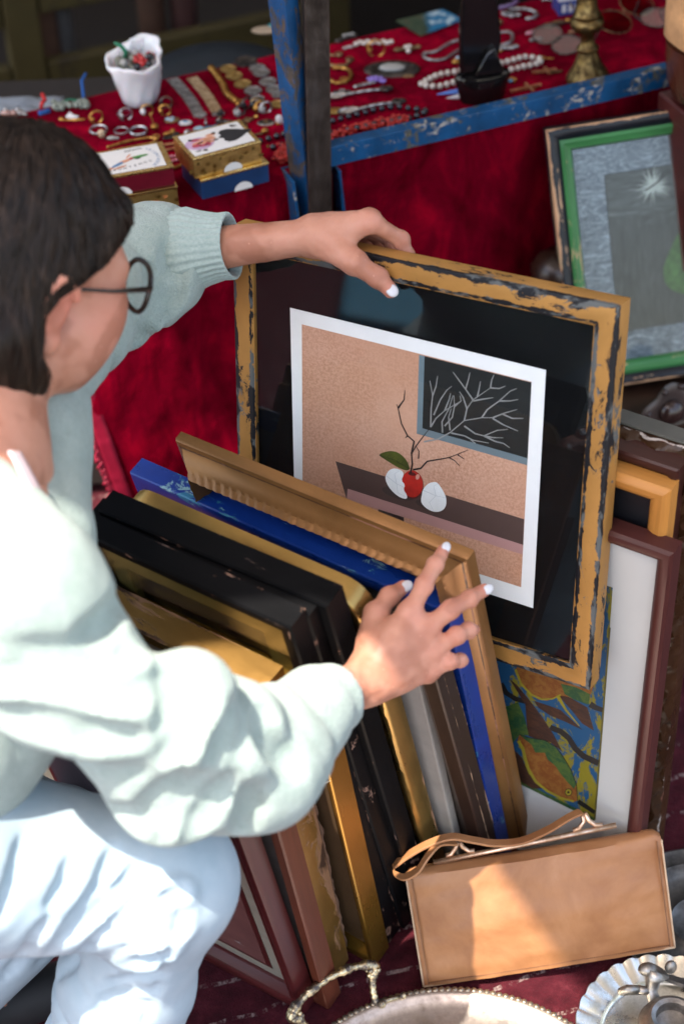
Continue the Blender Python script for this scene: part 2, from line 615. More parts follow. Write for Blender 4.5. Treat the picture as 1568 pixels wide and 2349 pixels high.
# velvet
vm = Mat('red_velvet', .9, spec=.02)
co = vm.co('Object')
big = vm.noise(5, 5, .62, 1.2, co)
str_ = vm.noise(16, 6, .68, .8, vm.co('Object', (1.6, 1.6, .55), (0.2, .3, 0)))
f = vm.math('ADD', vm.math('MULTIPLY', big, .5), vm.math('MULTIPLY', str_, .5))
vm.set('Base Color', vm.ramp(f, [(.34, (.05, .0, .003)), (.50, (.13, .0, .008)), (.66, (.32, .001, .014))]))
vm.set('Sheen Weight', vm.ramp(f, [(.38, (.08,) * 3), (.68, (.45,) * 3)]))
vm.set('Sheen Roughness', .4)
vm.set('Sheen Tint', (1, .01, .08, 1))
vm.bump(vm.math('ADD', vm.noise(90, 6, .7, .5), vm.math('MULTIPLY', vm.noise(500, 2), .4)), .35, .004)
velvet = vm.m

NS, LTOP, LHANG = 230, TB - TF + .03, .60
R = .018
NT = 120


def cloth_pt(u, v):
    t = v * (LTOP + LHANG + .01)
    if t < LTOP:
        n = TB + .03 - t
        z = TZ
        k = 0.
        back = max(0., 1 - t / .05)
        if n > TB - .005:
            z = TZ - (n - TB + .005) * 1.2
        s0 = SL_TOP
        edge = min(1., (LTOP - t) / .12)
        s = s0 + (SR - s0) * u
        z += .0035 * (fbm(s * 5, n * 7, .3) ) * min(1, (LTOP - t) / .04 + .2)
        return tpt(s, n, z)
    h = t - LTOP                                      # hanging part
    a = min(h / R, math.pi / 2)
    n = TF - R * math.sin(a)
    z = TZ - R * (1 - math.cos(a))
    hh = max(0., h - R * math.pi / 2)
    z -= hh
    q = min(1., hh / .1)
    sl = SL_TOP + (SL - SL_TOP) * min(1, h / .02) + dsdz * (z - TZ)
    s = sl + (SR - sl) * u
    w = .012 * math.sin(s * 21 + 2.2 * nz(s * 2, z * 2, 5)) * min(1, hh / .4) + .010 * fbm(s * 4.5, z * 1.6, 2.) * q + .0035 * fbm(s * 22, z * 12, 7.) * q
    w += .016 * math.exp(-((s - SL - .13 - (TZ - z) * .22) / .03) ** 2) * q - .008 * q - .02 * hh
    n += -w
    return tpt(s, n, max(z, .012 + .004 * nz(s * 9, 3)))


mb = MB(); mb.grid(NS, NT, cloth_pt)
cl = mb.build('tablecloth', velvet, smooth=True, solid=.0025)
tag(cl, 'crumpled red velvet cloth covering the market table and hanging to the ground', 'tablecloth')
# satin hem strip with frayed edge on the hanging left side
hem = Mat('satin_hem', .4, spec=.4)
hem.set('Base Color', hem.ramp(hem.noise(30, 4), [(.3, (.20, .004, .018)), (.7, (.32, .012, .04))]))
mb = MB()
def hem_pt(u, v):
    t = LTOP + .05 + (LHANG - .06) * v
    p = cloth_pt(0.0, t / (LTOP + LHANG + .01)); q = cloth_pt(.02, t / (LTOP + LHANG + .01))
    return p + T1 * (.002 + .022 * u) + T2 * (-.0022 - (p - q).dot(T2) * .0)
mb.grid(4, 160, hem_pt)
for i in range(420):
    v = i / 420
    p = hem_pt(0, v)
    e = p + T1 * (-.004 - .006 * rng.random()) + Vector((0, 0, rng.uniform(-.005, .003))) + T2 * rng.uniform(-.003, .003)
    mb.tube([p, (p + e) / 2 + Vector((0, 0, .0015)), e], .0012, 5)
mb.build('hem_fringe', hem.m, cl, smooth=True, solid=.0008)

# ================================================================== METAL STALL FRAME
bluep = worn('chipped_blue_paint', (.004, .055, .145, 1), (.08, .075, .055, 1), .438, 70, .42, var=.35, third=(.36, .33, .28, 1), stretch=(1, 1, 1))
blueworn = worn('rubbed_blue_paint', (.006, .05, .135, 1), (.085, .06, .045, 1), .50, 60, .45, var=.35, stretch=(1, 1, .5), third=(.05, .045, .04, 1))
steel = Mat('bare_dark_steel', .38, .75)
f = steel.noise(30, 8, .7, .4, steel.co('Object', (1, 1, .25)))
steel.set('Base Color', steel.ramp(f, [(.3, (.035, .026, .022)), (.55, (.085, .066, .055)), (.75, (.16, .14, .13))]))
steel.set('Roughness', steel.ramp(steel.noise(50, 5), [(.3, (.3,) * 3), (.7, (.55,) * 3)]))
steel.bump(steel.noise(160, 5), .3, .0006)
steel = steel.m

fr = empty('metal_stall_frame', at_pl(730, 490, T2 * 1.955, T2) * 1, label='blue and bare steel trestle frame standing at the front of the red table', cat='stall frame')
fr.location.z = 0
FO = fr.location.copy()


def add_world(mb, name, mt, parent, off, **kw):
    mb.v = [tuple(Vector(v) - off) for v in mb.v]
    return mb.build(name, mt, parent, **kw)


def lprism(p0, p1, prof, side, fwd):
    """extrude a 2D profile (side, fwd coordinates) between two points"""
    mb = MB()
    n = len(prof)
    vs = [p0 + side * a + fwd * b for a, b in prof] + [p1 + side * a + fwd * b for a, b in prof]
    fs = [tuple(range(n)), tuple(range(2 * n - 1, n - 1, -1))] + [(i, (i + 1) % n, n + (i + 1) % n, n + i) for i in range(n)]
    return mb.add(vs, fs)


# rail: an angle iron along the table's front edge
RN = TF - .047
r0 = at_pl(756, 339, T2 * RN, T2); r1 = at_pl(1519, 160, T2 * RN, T2)
rd = (r1 - r0).normalized()
r1 = r0 + rd * 1.05
upv = Vector((0, 0, 1))
prof = [(0, 0), (0, -.028), (.004, -.028), (.004, -.004), (.02, -.004), (.02, 0)]
add_world(lprism(r0, r1, prof, T2, upv), 'rail', bluep, fr, FO, bevel=.0012)
# post: square tube
a0 = at_pl(722, 0, T2 * 1.955, T2); a1 = at_pl(731, 492, T2 * 1.955, T2)
pd = (a0 - a1).normalized()
foot = a1 - pd * ((a1.z - .002) / pd.z)
top = foot + pd * 1.75
w = .0155
yaw = Matrix.Rotation(math.radians(-14), 3, 'Z')
sd, fw = yaw @ T1, yaw @ T2
add_world(lprism(foot, top, [(-w, -w), (w, -w), (w, w), (-w, w)], sd, fw), 'post', steel, fr, FO, bevel=.002)
# brace: angle iron leaning on the post
b0 = at_pl(630, 0, T2 * 1.966, T2); b1 = at_pl(690, 492, T2 * 1.966, T2)
bd = (b0 - b1).normalized()
bf = b1 - bd * .16
prof = [(-.016, -.012), (-.012, -.012), (-.012, .014), (.016, .014), (.016, .018), (-.016, .018)]
yaw2 = Matrix.Rotation(math.radians(-30), 3, 'Z')
prof = [(-.004, -.02), (.020, -.02), (.020, -.016), (0, -.016), (0, .008), (-.004, .008)]
add_world(lprism(bf, b0 + bd * .7, prof, yaw2.inverted() @ T1, yaw2.inverted() @ T2), 'brace', blueworn, fr, FO, bevel=.001)
# bracket: blue channel that holds the post's foot
g0 = at_pl(706, 380, T2 * 1.972, T2); g1 = at_pl(720, 492, T2 * 1.972, T2)
gd = (g0 - g1).normalized()
gf = g1 - gd * ((g1.z - .003) / gd.z)
hw = .034
prof = [(-hw, -.03), (-hw, .012), (hw, .012), (hw, -.03), (hw - .004, -.03), (hw - .004, .008), (-hw + .004, .008), (-hw + .004, -.03)]
add_world(lprism(gf, g0, prof, T1, T2), 'foot_channel', bluep, fr, FO, bevel=.001)
# ================================================================== PICTURE FRAMES
def rect_solve(Q):
    R = [ray(*q) for q in Q]
    Am = np.array([list(R[1]), list(-R[2]), list(R[3])]).T
    b, c, e = np.linalg.solve(Am, np.array(list(R[0])))
    return [R[0], R[1] * b, R[2] * c, R[3] * e]           # relative to the camera, TL at unit depth


def fit_floor(TL, TR, BR, floor=0.):
    """level-topped rectangle whose lower right corner stands on the floor"""
    b = BR if isinstance(BR, Vector) else at_z(*BR, floor)
    best = None
    for i in range(700):
        d = 1.4 + .0017 * i
        tr = CAM + ray(*TR) * d
        h = b - tr
        Rr = ray(*TL)
        s = (tr - CAM).dot(h) / Rr.dot(h)
        tl = CAM + Rr * s
        e = abs(tr.z - tl.z)
        if s > 0 and (best is None or e < best[0]): best = (e, tl, tr, b)
    return best[1:]


def basis(tl, tr, br):
    X = (tr - tl).normalized()
    Z = (tr - br); Z = (Z - X * Z.dot(X)).normalized()
    Y = Z.cross(X)
    return X, Y, Z


def mat4(X, Y, Z, o):
    M = Matrix((X, Y, Z)).transposed().to_4x4()
    M.translation = o
    return M


def molding(W, H, prof, n_side=1, Rc=0., disp=None):
    """mitred frame rail; prof = [(inset, depth)], returns MB and uv in metres"""
    hw = W / 2
    def corner(cx, cz, sx, sz, a0):
        if Rc <= 0:
            return [(lambda i, cx=cx, cz=cz, sx=sx, sz=sz: (cx - sx * i, cz - sz * i))]
        ox, oz = cx - sx * Rc, cz - sz * Rc
        return [(lambda i, a=a0 + k * math.pi / 12, ox=ox, oz=oz: (ox + (Rc - i) * math.cos(a), oz + (Rc - i) * math.sin(a))) for k in range(7)]
    # order: BL, BR, TR, TL (counter-clockwise seen from the front)
    cs = [corner(-hw, 0, -1, -1, math.pi), corner(hw, 0, 1, -1, 1.5 * math.pi), corner(hw, H, 1, 1, 0), corner(-hw, H, -1, 1, .5 * math.pi)]
    rings = []
    for q in range(4):
        rings += cs[q]
        a, b = cs[q][-1], cs[(q + 1) % 4][0]
        for k in range(1, n_side):
            t = k / n_side
            rings.append(lambda i, a=a, b=b, t=t: tuple(a(i)[j] * (1 - t) + b(i)[j] * t for j in (0, 1)))
    rings.append(cs[0][0])
    m = len(prof)
    vv = [0.]
    for k in range(1, m): vv.append(vv[-1] + math.hypot(prof[k][0] - prof[k - 1][0], prof[k][1] - prof[k - 1][1]))
    mb = MB(); uv = []; vs = []; fs = []
    u = 0.; pp = None
    for r, rg in enumerate(rings):
        p0 = rg(0)
        if pp is not None: u += math.hypot(p0[0] - pp[0], p0[1] - pp[1])
        pp = p0
        for k, (i, y) in enumerate(prof):
            di, dy = disp(u, vv[k], k) if disp else (0, 0)
            x, z = rg(i + di)
            vs.append((x, y + dy, z)); uv.append((u, vv[k]))
    nr = len(rings)
    for r in range(nr - 1):
        for k in range(m - 1):
            fs.append((r * m + k, r * m + k + 1, (r + 1) * m + k + 1, (r + 1) * m + k))
        fs.append((r * m + m - 1, r * m, (r + 1) * m, (r + 1) * m + m - 1))
    mb.add(vs, fs)
    return mb, uv, vv


def worn_uv(name, base, under, amount=.45, scale=60, stretch=(.5, 1), edges=(), rough=.45, metal=0., urough=.6, var=.2, third=None, seed=0., soft=.015, bump=.4, alt=None, vband=None, grain=0., spec=.3):
    """paint chips that follow the length of a moulding; edges = [(v, width, strength)] wear lines"""
    m = Mat(name, rough, metal, spec=spec)
    co = m.co('UV', (stretch[0], stretch[1], 1), (0, 0, 0), (seed, seed * .37, 0))
    raw = m.co('UV')
    sp = m.n('SeparateXYZ'); m.link(raw, sp.inputs[0])
    v = sp.outputs['Y']
    fine = m.noise(scale, 8, .72, .8, co)
    big = m.noise(scale * .2, 3, .5, .5, co)
    f = m.math('ADD', m.math('MULTIPLY', fine, .6), m.math('MULTIPLY', big, .4))
    for (v0, w, st) in edges:
        dd = m.math('ABSOLUTE', m.math('SUBTRACT', v, v0))
        g = m.n('MapRange'); g.inputs['From Min'].default_value = w; g.inputs['From Max'].default_value = 0
        g.inputs['To Min'].default_value = 0; g.inputs['To Max'].default_value = st
        m.link(dd, g.inputs['Value'])
        f = m.math('SUBTRACT', f, g.outputs[0])
    mask = m.step(f, amount - soft, amount + soft)
    vn = m.noise(scale * .3, 6, .65, .3, m.co('UV', (stretch[0], stretch[1], 1), (0, 0, 0), (seed + 3, 1, 0)))
    dk = tuple(x * (1 - var) for x in base[:3]) + (1,)
    lt = tuple(min(1, x * (1 + var)) for x in base[:3]) + (1,)
    bc = m.ramp(vn, [(.3, dk), (.7, lt)])
    if alt is not None and vband is not None:
        inb = m.math('MULTIPLY', m.math('GREATER_THAN', v, vband[0]), m.math('LESS_THAN', v, vband[1]))
        bc = m.mix(inb, bc, m.ramp(vn, [(.3, tuple(x * (1 - var) for x in alt[:3])), (.7, tuple(min(1, x * (1 + var)) for x in alt[:3]))]))
    if grain:
        gn = m.noise(scale * 2, 4, .7, .3, m.co('UV', (.12, 1.6, 1)))
        bc = m.mix(m.math('MULTIPLY', m.step(gn, .45, .75), grain), bc, tuple(x * .35 for x in base[:3]) + (1,))
    uc = under
    if third is not None:
        uc = m.mix(m.step(m.noise(scale * .6, 4, .6, 0, m.co('UV', (stretch[0], stretch[1], 1), (0, 0, 0), (5, seed, 0))), .5, .56), under, third)
    m.set('Base Color', m.mix(mask, uc, bc))
    if metal: m.set('Metallic', m.mix(mask, (0, 0, 0, 1), (metal,) * 3 + (1,)))
    rr = m.ramp(vn, [(.3, (max(0, rough - .08),) * 3), (.7, (min(1, rough + .1),) * 3)])
    m.set('Roughness', m.mix(mask, (urough,) * 3 + (1,), rr))
    m.bump(m.math('ADD', mask, m.math('MULTIPLY', fine, .35)), bump, .0005)
    return m.m


def glass_mat(nm='picture_glass', k=.6):
    m = Mat(nm)
    nt = m.nt
    out = nt.nodes['Material Output']
    t = m.n('BsdfTransparent'); t.inputs[0].default_value = (.98, .99, .985, 1)
    g = m.n('BsdfGlossy'); g.inputs['Roughness'].default_value = .02
    fz = m.n('Fresnel')
    gm = m.n('NewGeometry'); io = m.n('MapRange'); io.inputs['To Min'].default_value = 1.5; io.inputs['To Max'].default_value = 1 / 1.5
    m.link(gm.outputs['Backfacing'], io.inputs['Value']); m.link(io.outputs[0], fz.inputs['IOR'])
    mx = m.n('MixShader')
    m.link(m.math('MULTIPLY', fz.outputs[0], k), mx.inputs[0]); m.link(t.outputs[0], mx.inputs[1]); m.link(g.outputs[0], mx.inputs[2])
    m.link(mx.outputs[0], out.inputs['Surface'])
    return m.m


GLASS = glass_mat()


def sheet(W0, W1, Z0, Z1, y, name, mt, parent, th=.0012):
    mb = MB(); mb.box((W0, y, Z0), (W1, y + th, Z1))
    return mb.build(name, mt, parent)


class Frame:
    def __init__(s, name, label, M, W, H, prof, mt, group=None, n_side=1, Rc=0., disp=None, autosmooth=35, cat='picture frame', bevel=0):
        s.root = empty(name, M=M, label=label, cat=cat, group=group)
        s.M, s.W, s.H = M, W, H
        s.inset = max(p[0] for p in prof)
        mb, uv, s.vv = molding(W, H, prof, n_side, Rc, disp)
        s.mold = mb.build('moulding', mt, s.root, uv=uv, autosmooth=autosmooth)
        s.Mi = M.inverted()

    def panel(s, name, mt, y, inset=None, th=.0012):
        i = s.inset - .004 if inset is None else inset
        return sheet(-s.W / 2 + i, s.W / 2 - i, i, s.H - i, y, name, mt, s.root, th)

    def loc(s, px, py, y):
        """pixel -> local (x, z) on the plane at depth y"""
        p0 = s.M @ Vector((0, y, 0)); n = s.M.to_3x3() @ Vector((0, 1, 0))
        q = s.Mi @ at_pl(px, py, p0, n)
        return q.x, q.z


def floor_frame(TL, TR, BR, t, W=None, grow=0., zoff=0.004, front=False):
    """matrix, width, height for a frame given the pixels of its BACK top corners and back lower right corner"""
    tl, tr, br = fit_floor(TL, TR, BR)
    X, Y, Z = basis(tl, tr, br)
    w = (tr - tl).length if W is None else W
    h = (tr - br).dot(Z)
    br2 = tr - Z * h
    o = br2 - X * (w / 2) - Y * (0 if front else t)
    M = mat4(X, Y, Z, o)
    # lift so that no corner dips below the ground
    low = min((M @ Vector((x, y, 0))).z for x in (-w / 2, w / 2) for y in (0, t))
    M.translation.z += max(0, zoff - low)
    return M, w, h


def rep(tagname, M, w, h):
    X = M.to_3x3() @ Vector((1, 0, 0)); Y = M.to_3x3() @ Vector((0, 1, 0)); Z = M.to_3x3() @ Vector((0, 0, 1))
    nn = Vector((.57, .82, 0))
    a = M @ Vector((w / 2, 0, h)); b = M @ Vector((w / 2, 0, 0))
    print('FR %-8s w %.3f h %.3f yaw %.1f lean %.1f  n_top %.3f n_bot %.3f  b %s' % (tagname, w, h, math.degrees(math.atan2(X.y, X.x)), math.degrees(math.asin(-Z.dot(nn))), a.dot(nn), b.dot(nn), [round(c, 3) for c in b]))


# ---------------------------------------------------------------- the frame being lifted out
HELD_D = 1.94
inner = [(574, 578), (1356, 747), (1306, 1524), (593, 1302)]
P4 = [CAM + p * HELD_D for p in rect_solve(inner)]
X, Y, Z = basis(P4[0], P4[1], P4[2])
MWID = .025
iW = ((P4[1] - P4[0]).length + (P4[2] - P4[3]).length) / 2
iH = ((P4[3] - P4[0]).length + (P4[2] - P4[1]).length) / 2
ctr = sum(P4, Vector()) / 4
HW, HH = iW + 2 * MWID, iH + 2 * MWID
M = mat4(X, Y, Z, ctr - Z * (HH / 2))
prof = [(0, .027), (0, .0022), (.0008, .0006), (.0024, 0), (.0225, .0010), (.0235, .0018), (.0252, .0022), (MWID, .004), (MWID, .027)]
goldchip = worn_uv('chipped_gold_leaf', (.40, .20, .052), (.006, .006, .008, 1), .44, 90, (.45, .85),
                   [(.0262, .0058, .20), (.0475, .0034, .15), (.0500, .0015, .06), (.005, .012, .02)], .42, .25, .5, .16, third=(.10, .105, .10, 1), seed=1.3)
held = Frame('gold_picture_frame', 'large chipped gold frame with black mat and still life of a broken egg, lifted by both of the pile above', M, HW, HH, prof, goldchip, n_side=20)
held.root['label'] = 'large chipped gold frame showing a red fruit in a broken eggshell'
HELD = held
rep('held', M, HW, HH)
blackmat = plain('black_mount_board', (.004, .0042, .005, 1), .8, spec=.06, var=.25, vscale=14)
held.panel('mount', blackmat, .0075, .0225, .003)
L = lambda px, py, y=.0066: held.loc(px, py, y)
def flat(name, pts, y, mt, parent, th=.0004, px=True):
    mb = MB()
    q = [L(*p, y) for p in pts] if px else pts
    mb.prism(q, y, y + th)
    return mb.build(name, mt, parent)
white = plain('white_paper', (.90, .90, .91, 1), .6, var=.03)
mTL, mTR, mBR, mBL = (665, 706), (1251, 849), (1221.5, 1395), (677, 1219)
flat('paper_border', [mTL, mTR, mBR, mBL], .0066, white, held.root)
# the printed picture: flat layers on one sheet
pr = MB()
PM = []
def pmat(name, c, var=.06, vs=30, **k):
    PM.append(plain(name, c, .55, var=var, vscale=vs, **k)); return len(PM) - 1
m = Mat('print_wall', .55)
big = m.noise(6, 4, .6, .4)
fine = m.noise(330, 4, .75)
sp = m.n('SeparateXYZ'); m.link(m.co('Object'), sp.inputs[0])
zz = m.math('ADD', m.math('MULTIPLY', sp.outputs['Z'], -1.1), m.math('MULTIPLY', m.math('SUBTRACT', big, .5), 1.2))
zz = m.math('ADD', zz, .62)
den = m.math('MULTIPLY', m.step(zz, .10, .56), .8)
base = m.ramp(m.noise(7, 5, .6, 0, m.co('Object', 1, (0, 0, 0), (2, 0, 1))), [(.3, (.60, .31, .20)), (.7, (.68, .40, .29))])
spk = m.mix(m.math('MULTIPLY', den, m.step(fine, .42, .60)), base, (.40, .17, .085, 1))
m.set('Base Color', spk)
PM.append(m.m); WALL = 0
i_pane = pmat('print_dark_pane', (.010, .012, .013, 1))
i_sill = pmat('print_blue_grey', (.16, .225, .265, 1))
i_sill2 = pmat('print_blue_grey_light', (.15, .20, .23, 1))
i_top = pmat('print_table_brown', (.09, .052, .045, 1))
i_leg = pmat('print_table_shadow', (.055, .036, .034, 1))
i_leg2 = pmat('print_table_leg', (.10, .055, .055, 1))
i_pink = pmat('print_table_edge', (.48, .26, .25, 1), .08, 8)
i_egg = pmat('print_eggshell', (.88, .91, .93, 1), .06, 60)
i_egg2 = pmat('print_eggshell_crack', (.62, .67, .71, 1))
i_red = pmat('print_fruit_red', (.50, .02, .012, 1), .45, 30)
i_hi = pmat('print_fruit_light', (.62, .30, .24, 1))
i_rim = pmat('print_fruit_shadow', (.10, .012, .010, 1))
i_leaf = pmat('print_leaf', (.075, .085, .010, 1), .35, 60)
i_vein = pmat('print_leaf_vein', (.03, .035, .008, 1))
i_br = pmat('print_branch_dark', (.022, .014, .014, 1))
i_br2 = pmat('print_branch_grey', (.28, .28, .28, 1), .15, 90)
LAY = [.0063]
def PL(pts, mi, y=None):
    y = LAY[0] if y is None else y
    q = [L(*p, y) for p in pts]
    pr.prism(q, y, y + .00012, mi)
def nxt(): LAY[0] -= .00006
X4 = lambda cx, cy: (784 + cx * .5, 587.3 + cy * .5)          # crop conversions
X6 = lambda cx, cy: (784 + cx * .5, 1174.5 + cy * .5)
PL([(692, 744), (1218, 876), (1194, 1347), (694, 1187)], WALL)
nxt()
PL([X4(353, 453), X4(868, 580), X4(848, 960), X4(342, 815)], i_sill)
nxt()
PL([X4(378, 459), X4(868, 580), X4(850, 928), X4(368, 790)], i_pane)
PL([X4(342, 815), X4(368, 790), X4(850, 928), X4(848, 960)], i_sill2)
nxt()
# table
tA, tB = (769, 1058), (1201, 1191)
PL([(769, 1058), (1201, 1191), (1199, 1250), (797, 1121), (795, 1147)], i_top)
PL([(797, 1121), (1199, 1250), (1197, 1272), (795, 1145)], i_pink)
PL([(867, 1168), (926, 1187), (925, 1214), (867, 1195)], i_leg)
PL([(896, 1178), (925, 1187.5), (924.5, 1213.5), (895.5, 1204)], i_leg2)
nxt()
def chaikin(p, n=2):
    for _ in range(n):
        o = []
        for i in range(len(p)):
            a, b = p[i], p[(i + 1) % len(p)]
            o += [(a[0] * .75 + b[0] * .25, a[1] * .75 + b[1] * .25), (a[0] * .25 + b[0] * .75, a[1] * .25 + b[1] * .75)]
        p = o
    return p
def ell(cx, cy, rx, ry, rot=0, n=28, f=None):
    o = []
    for k in range(n):
        a = 2 * math.pi * k / n
        x, y = rx * math.cos(a), ry * math.sin(a)
        if f: x, y = f(x, y, a)
        c, s_ = math.cos(rot), math.sin(rot)
        o.append((cx + x * c - y * s_, cy + x * s_ + y * c))
    return o
PL(ell(912, 1132, 38, 12, .3), i_leg)
PL(ell(985, 1160, 34, 10, .3), i_leg)
nxt()
# fruit between the two shells
PL(ell(945, 1112, 25.5, 33, -.1), i_rim); nxt()
PL(ell(945, 1110, 24, 31, -.1), i_red); nxt()
PL(ell(957, 1094, 4.2, 6.5, .3), i_hi)
PL(ell(944, 1087, 9, 4, .2), i_rim)
shell = [X4(*p) for p in ((203, 1000), (218, 980), (245, 973), (276, 985), (283, 1003), (271, 1030), (290, 1050), (281, 1072), (297, 1095), (298, 1116), (270, 1110), (240, 1090), (212, 1058), (197, 1022))]
PL(chaikin(shell, 1), i_egg)
shell2 = [X4(*p) for p in ((370, 1070), (395, 1042), (428, 1035), (443, 1046), (462, 1075), (478, 1110), (477, 1150), (455, 1172), (420, 1175), (385, 1158), (360, 1130), (365, 1100))]
PL(chaikin(shell2), i_egg)
nxt()
def stroke(pts, w0, w1, mi, n=1):
    P = [Vector((x, y)) for x, y in pts]
    Lf, Rt = [], []
    m_ = len(P)
    for i in range(m_):
        t = (P[min(i + 1, m_ - 1)] - P[max(i - 1, 0)]).normalized()
        nrm = Vector((-t.y, t.x))
        w = (w0 + (w1 - w0) * i / (m_ - 1)) / 2
        Lf.append(P[i] + nrm * w); Rt.append(P[i] - nrm * w)
    y = LAY[0]
    for i in range(m_ - 1):
        q = [L(*p, y) for p in (Lf[i], Lf[i + 1], Rt[i + 1], Rt[i])]
        pr.prism(q, y, y + .0001, mi)
for c in (((205, 1010), (250, 1045), (285, 1062)), ((250, 1045), (240, 1000), (262, 985)), ((250, 1045), (255, 1085), (290, 1105)),
          ((372, 1075), (430, 1100), (476, 1110)), ((430, 1100), (420, 1055), (440, 1044)), ((430, 1100), (400, 1130), (420, 1172))):
    stroke([X4(*p) for p in c], 1.2, .7, i_egg2)
leaf = [X4(*p) for p in ((165, 913), (190, 900), (230, 893), (265, 905), (295, 935), (312, 975), (300, 985), (270, 978), (230, 955), (195, 932))]
PL(chaikin(leaf), i_leaf); nxt()
stroke([X4(170, 914), X4(240, 935), X4(310, 978)], 1.5, 1.2, i_vein)
for k in range(5):
    x = 205 + 22 * k
    yb = 922 + (x - 200) * .42
    stroke([X4(x, yb), X4(x + 16, yb - 18)], 1, .5, i_vein); stroke([X4(x, yb), X4(x + 20, yb + 14)], 1, .5, i_vein)
DB = [((313, 998), (322, 955), (318, 908), (340, 870), (372, 828), (406, 785)), ((318, 908), (330, 850), (300, 825), (272, 770), (257, 700), (250, 680)),
      ((257, 697), (284, 660), (288, 616)), ((325, 980), (360, 975), (390, 942), (430, 935), (490, 925), (540, 905), (578, 890)),
      ((490, 925), (515, 938), (538, 962)), ((350, 930), (352, 895), (340, 875)), ((530, 912), (560, 932)), ((300, 825), (290, 835))]
for c in DB: stroke([X4(*p) for p in c], 4.2 if c[0][0] < 330 else 2.8, 1.3, i_br)
GB = [((406, 785), (408, 700), (415, 640), (402, 572)), ((415, 640), (430, 600), (438, 550)), ((406, 785), (430, 745), (470, 710), (545, 665)),
      ((420, 730), (450, 660), (480, 615), (502, 598)), ((470, 710), (490, 660), (497, 630)), ((375, 852), (440, 840), (495, 810), (560, 755), (640, 742), (690, 742)),
      ((460, 810), (458, 760), (490, 700), (508, 640)), ((470, 780), (505, 740), (515, 690), (512, 640)), ((495, 800), (488, 740), (500, 700)),
      ((560, 755), (572, 700), (600, 660), (680, 605)), ((572, 700), (555, 650), (538, 622)), ((600, 660), (565, 610), (508, 532)), ((566, 610), (578, 570), (586, 534)),
      ((620, 645), (628, 610), (634, 575)), ((600, 665), (650, 656), (692, 650)), ((680, 605), (685, 570), (696, 545)), ((680, 605), (720, 608), (748, 597)),
      ((640, 742), (665, 705), (720, 665), (770, 620), (800, 608)), ((720, 665), (770, 665), (807, 658)), ((690, 742), (740, 722), (802, 704)), ((735, 725), (780, 745), (830, 745)),
      ((690, 745), (740, 775), (806, 803)), ((560, 780), (610, 815), (650, 825), (710, 800), (760, 795)), ((650, 825), (700, 850), (740, 860), (768, 880)),
      ((650, 825), (690, 833), (738, 834)), ((500, 812), (560, 825), (600, 845), (672, 858)), ((590, 840), (600, 852), (612, 860)), ((515, 690), (545, 665), (540, 640))]
for c in GB: stroke([X4(*p) for p in c], 3.6, 1.5, i_br2)
pr.build('print', PM, held.root)
sheet(-HW / 2 + .0228, HW / 2 - .0228, .0228, HH - .0228, .0040, 'glass', GLASS, held.root, .0012)

# ---------------------------------------------------------------- the pile leaning in front of it
GRP = None
# T8 brown ornate frame
t8 = .036
M, w, h = floor_frame((418, 1012), (1087, 1285), (1222, 1958), t8)
rep('brown', M, w, h)
mm = worn_uv('rubbed_brown_gilt', (.24, .115, .038), (.085, .036, .014, 1), .40, 30, (.7, 1), [(.0185, .0016, .26), (.0505, .0045, .09), (.030, .006, .025)], .36, .35, .45, .28, third=(.30, .14, .09, 1), seed=2, bump=.25)
def beads(u, v, k):
    if k in (8, 9, 10):
        q = abs(math.sin(u * math.pi / .0125))
        q *= .6 + .5 * nz(u * 60, v * 10, 2)
        return (-.0005 * q, -.0015 * q if k == 9 else -.0006 * q)
    return (0, 0)
prof = [(0, t8), (0, .026), (.0015, .0235), (.004, .023), (.009, .021), (.015, .014), (.020, .009), (.0235, .0065), (.025, .003), (.0272, 0), (.0295, .003), (.031, .010), (.034, .014), (.035, .018), (.035, t8)]
F8 = Frame('gilt_picture_frame', 'brown gilt frame with a row of beads, under the fingertips of the lower hand', M, w, h, prof, mm, n_side=260, disp=beads)
F8.panel('picture', plain('grey_green_print', (.10, .115, .105, 1), .5, var=.15, vscale=12), .024)
F8.panel('glass', GLASS, .019, .0355, .0012)
# T7 blue frame
t7 = .024
M, w, h = floor_frame((328, 1066), (1055, 1383), (1175, 1985), t7)
rep('blue', M, w, h)
mm = worn_uv('chipped_cobalt_paint', (.006, .035, .22), (.03, .17, .28, 1), .395, 60, (.5, 1), [(.024, .004, .05), (.044, .004, .03)], .3, 0, .45, .22, third=(.20, .36, .40, 1), seed=4, bump=.3)
prof = [(0, t7), (0, .002), (.0012, .0004), (.003, 0), (.017, .0), (.019, .0012), (.0225, .008), (.0225, t7)]
F7 = Frame('blue_picture_frame', 'cobalt blue painted frame with turquoise chips in the leaning pile', M, w, h, prof, mm, n_side=8)
F7.panel('picture', plain('grey_print', (.14, .14, .15, 1), .55, var=.1, vscale=9), .0145)
F7.panel('glass', GLASS, .010, .0228, .0012)
# dark brown frame with a pale chipped line
tb = .028
M, w, h = floor_frame((715, 1340), (1015, 1470), (1158, 2005), tb, W=.34)
rep('dkbrown', M, w, h)
mm = worn_uv('dark_brown_paint', (.030, .015, .010), (.36, .22, .13, 1), .385, 50, (.3, 1), [(.015, .0022, .15), (.0005, .003, .10)], .45, 0, .7, .3, seed=6)
prof = [(0, tb), (0, .0018), (.0018, 0), (.018, .0), (.022, .006), (.022, tb)]
FB = Frame('brown_picture_frame', 'low dark brown frame with a pale chipped line beside the blue one', M, w, h, prof, mm, n_side=8)
FB.panel('picture', plain('brown_print', (.12, .09, .07, 1), .6), .012)
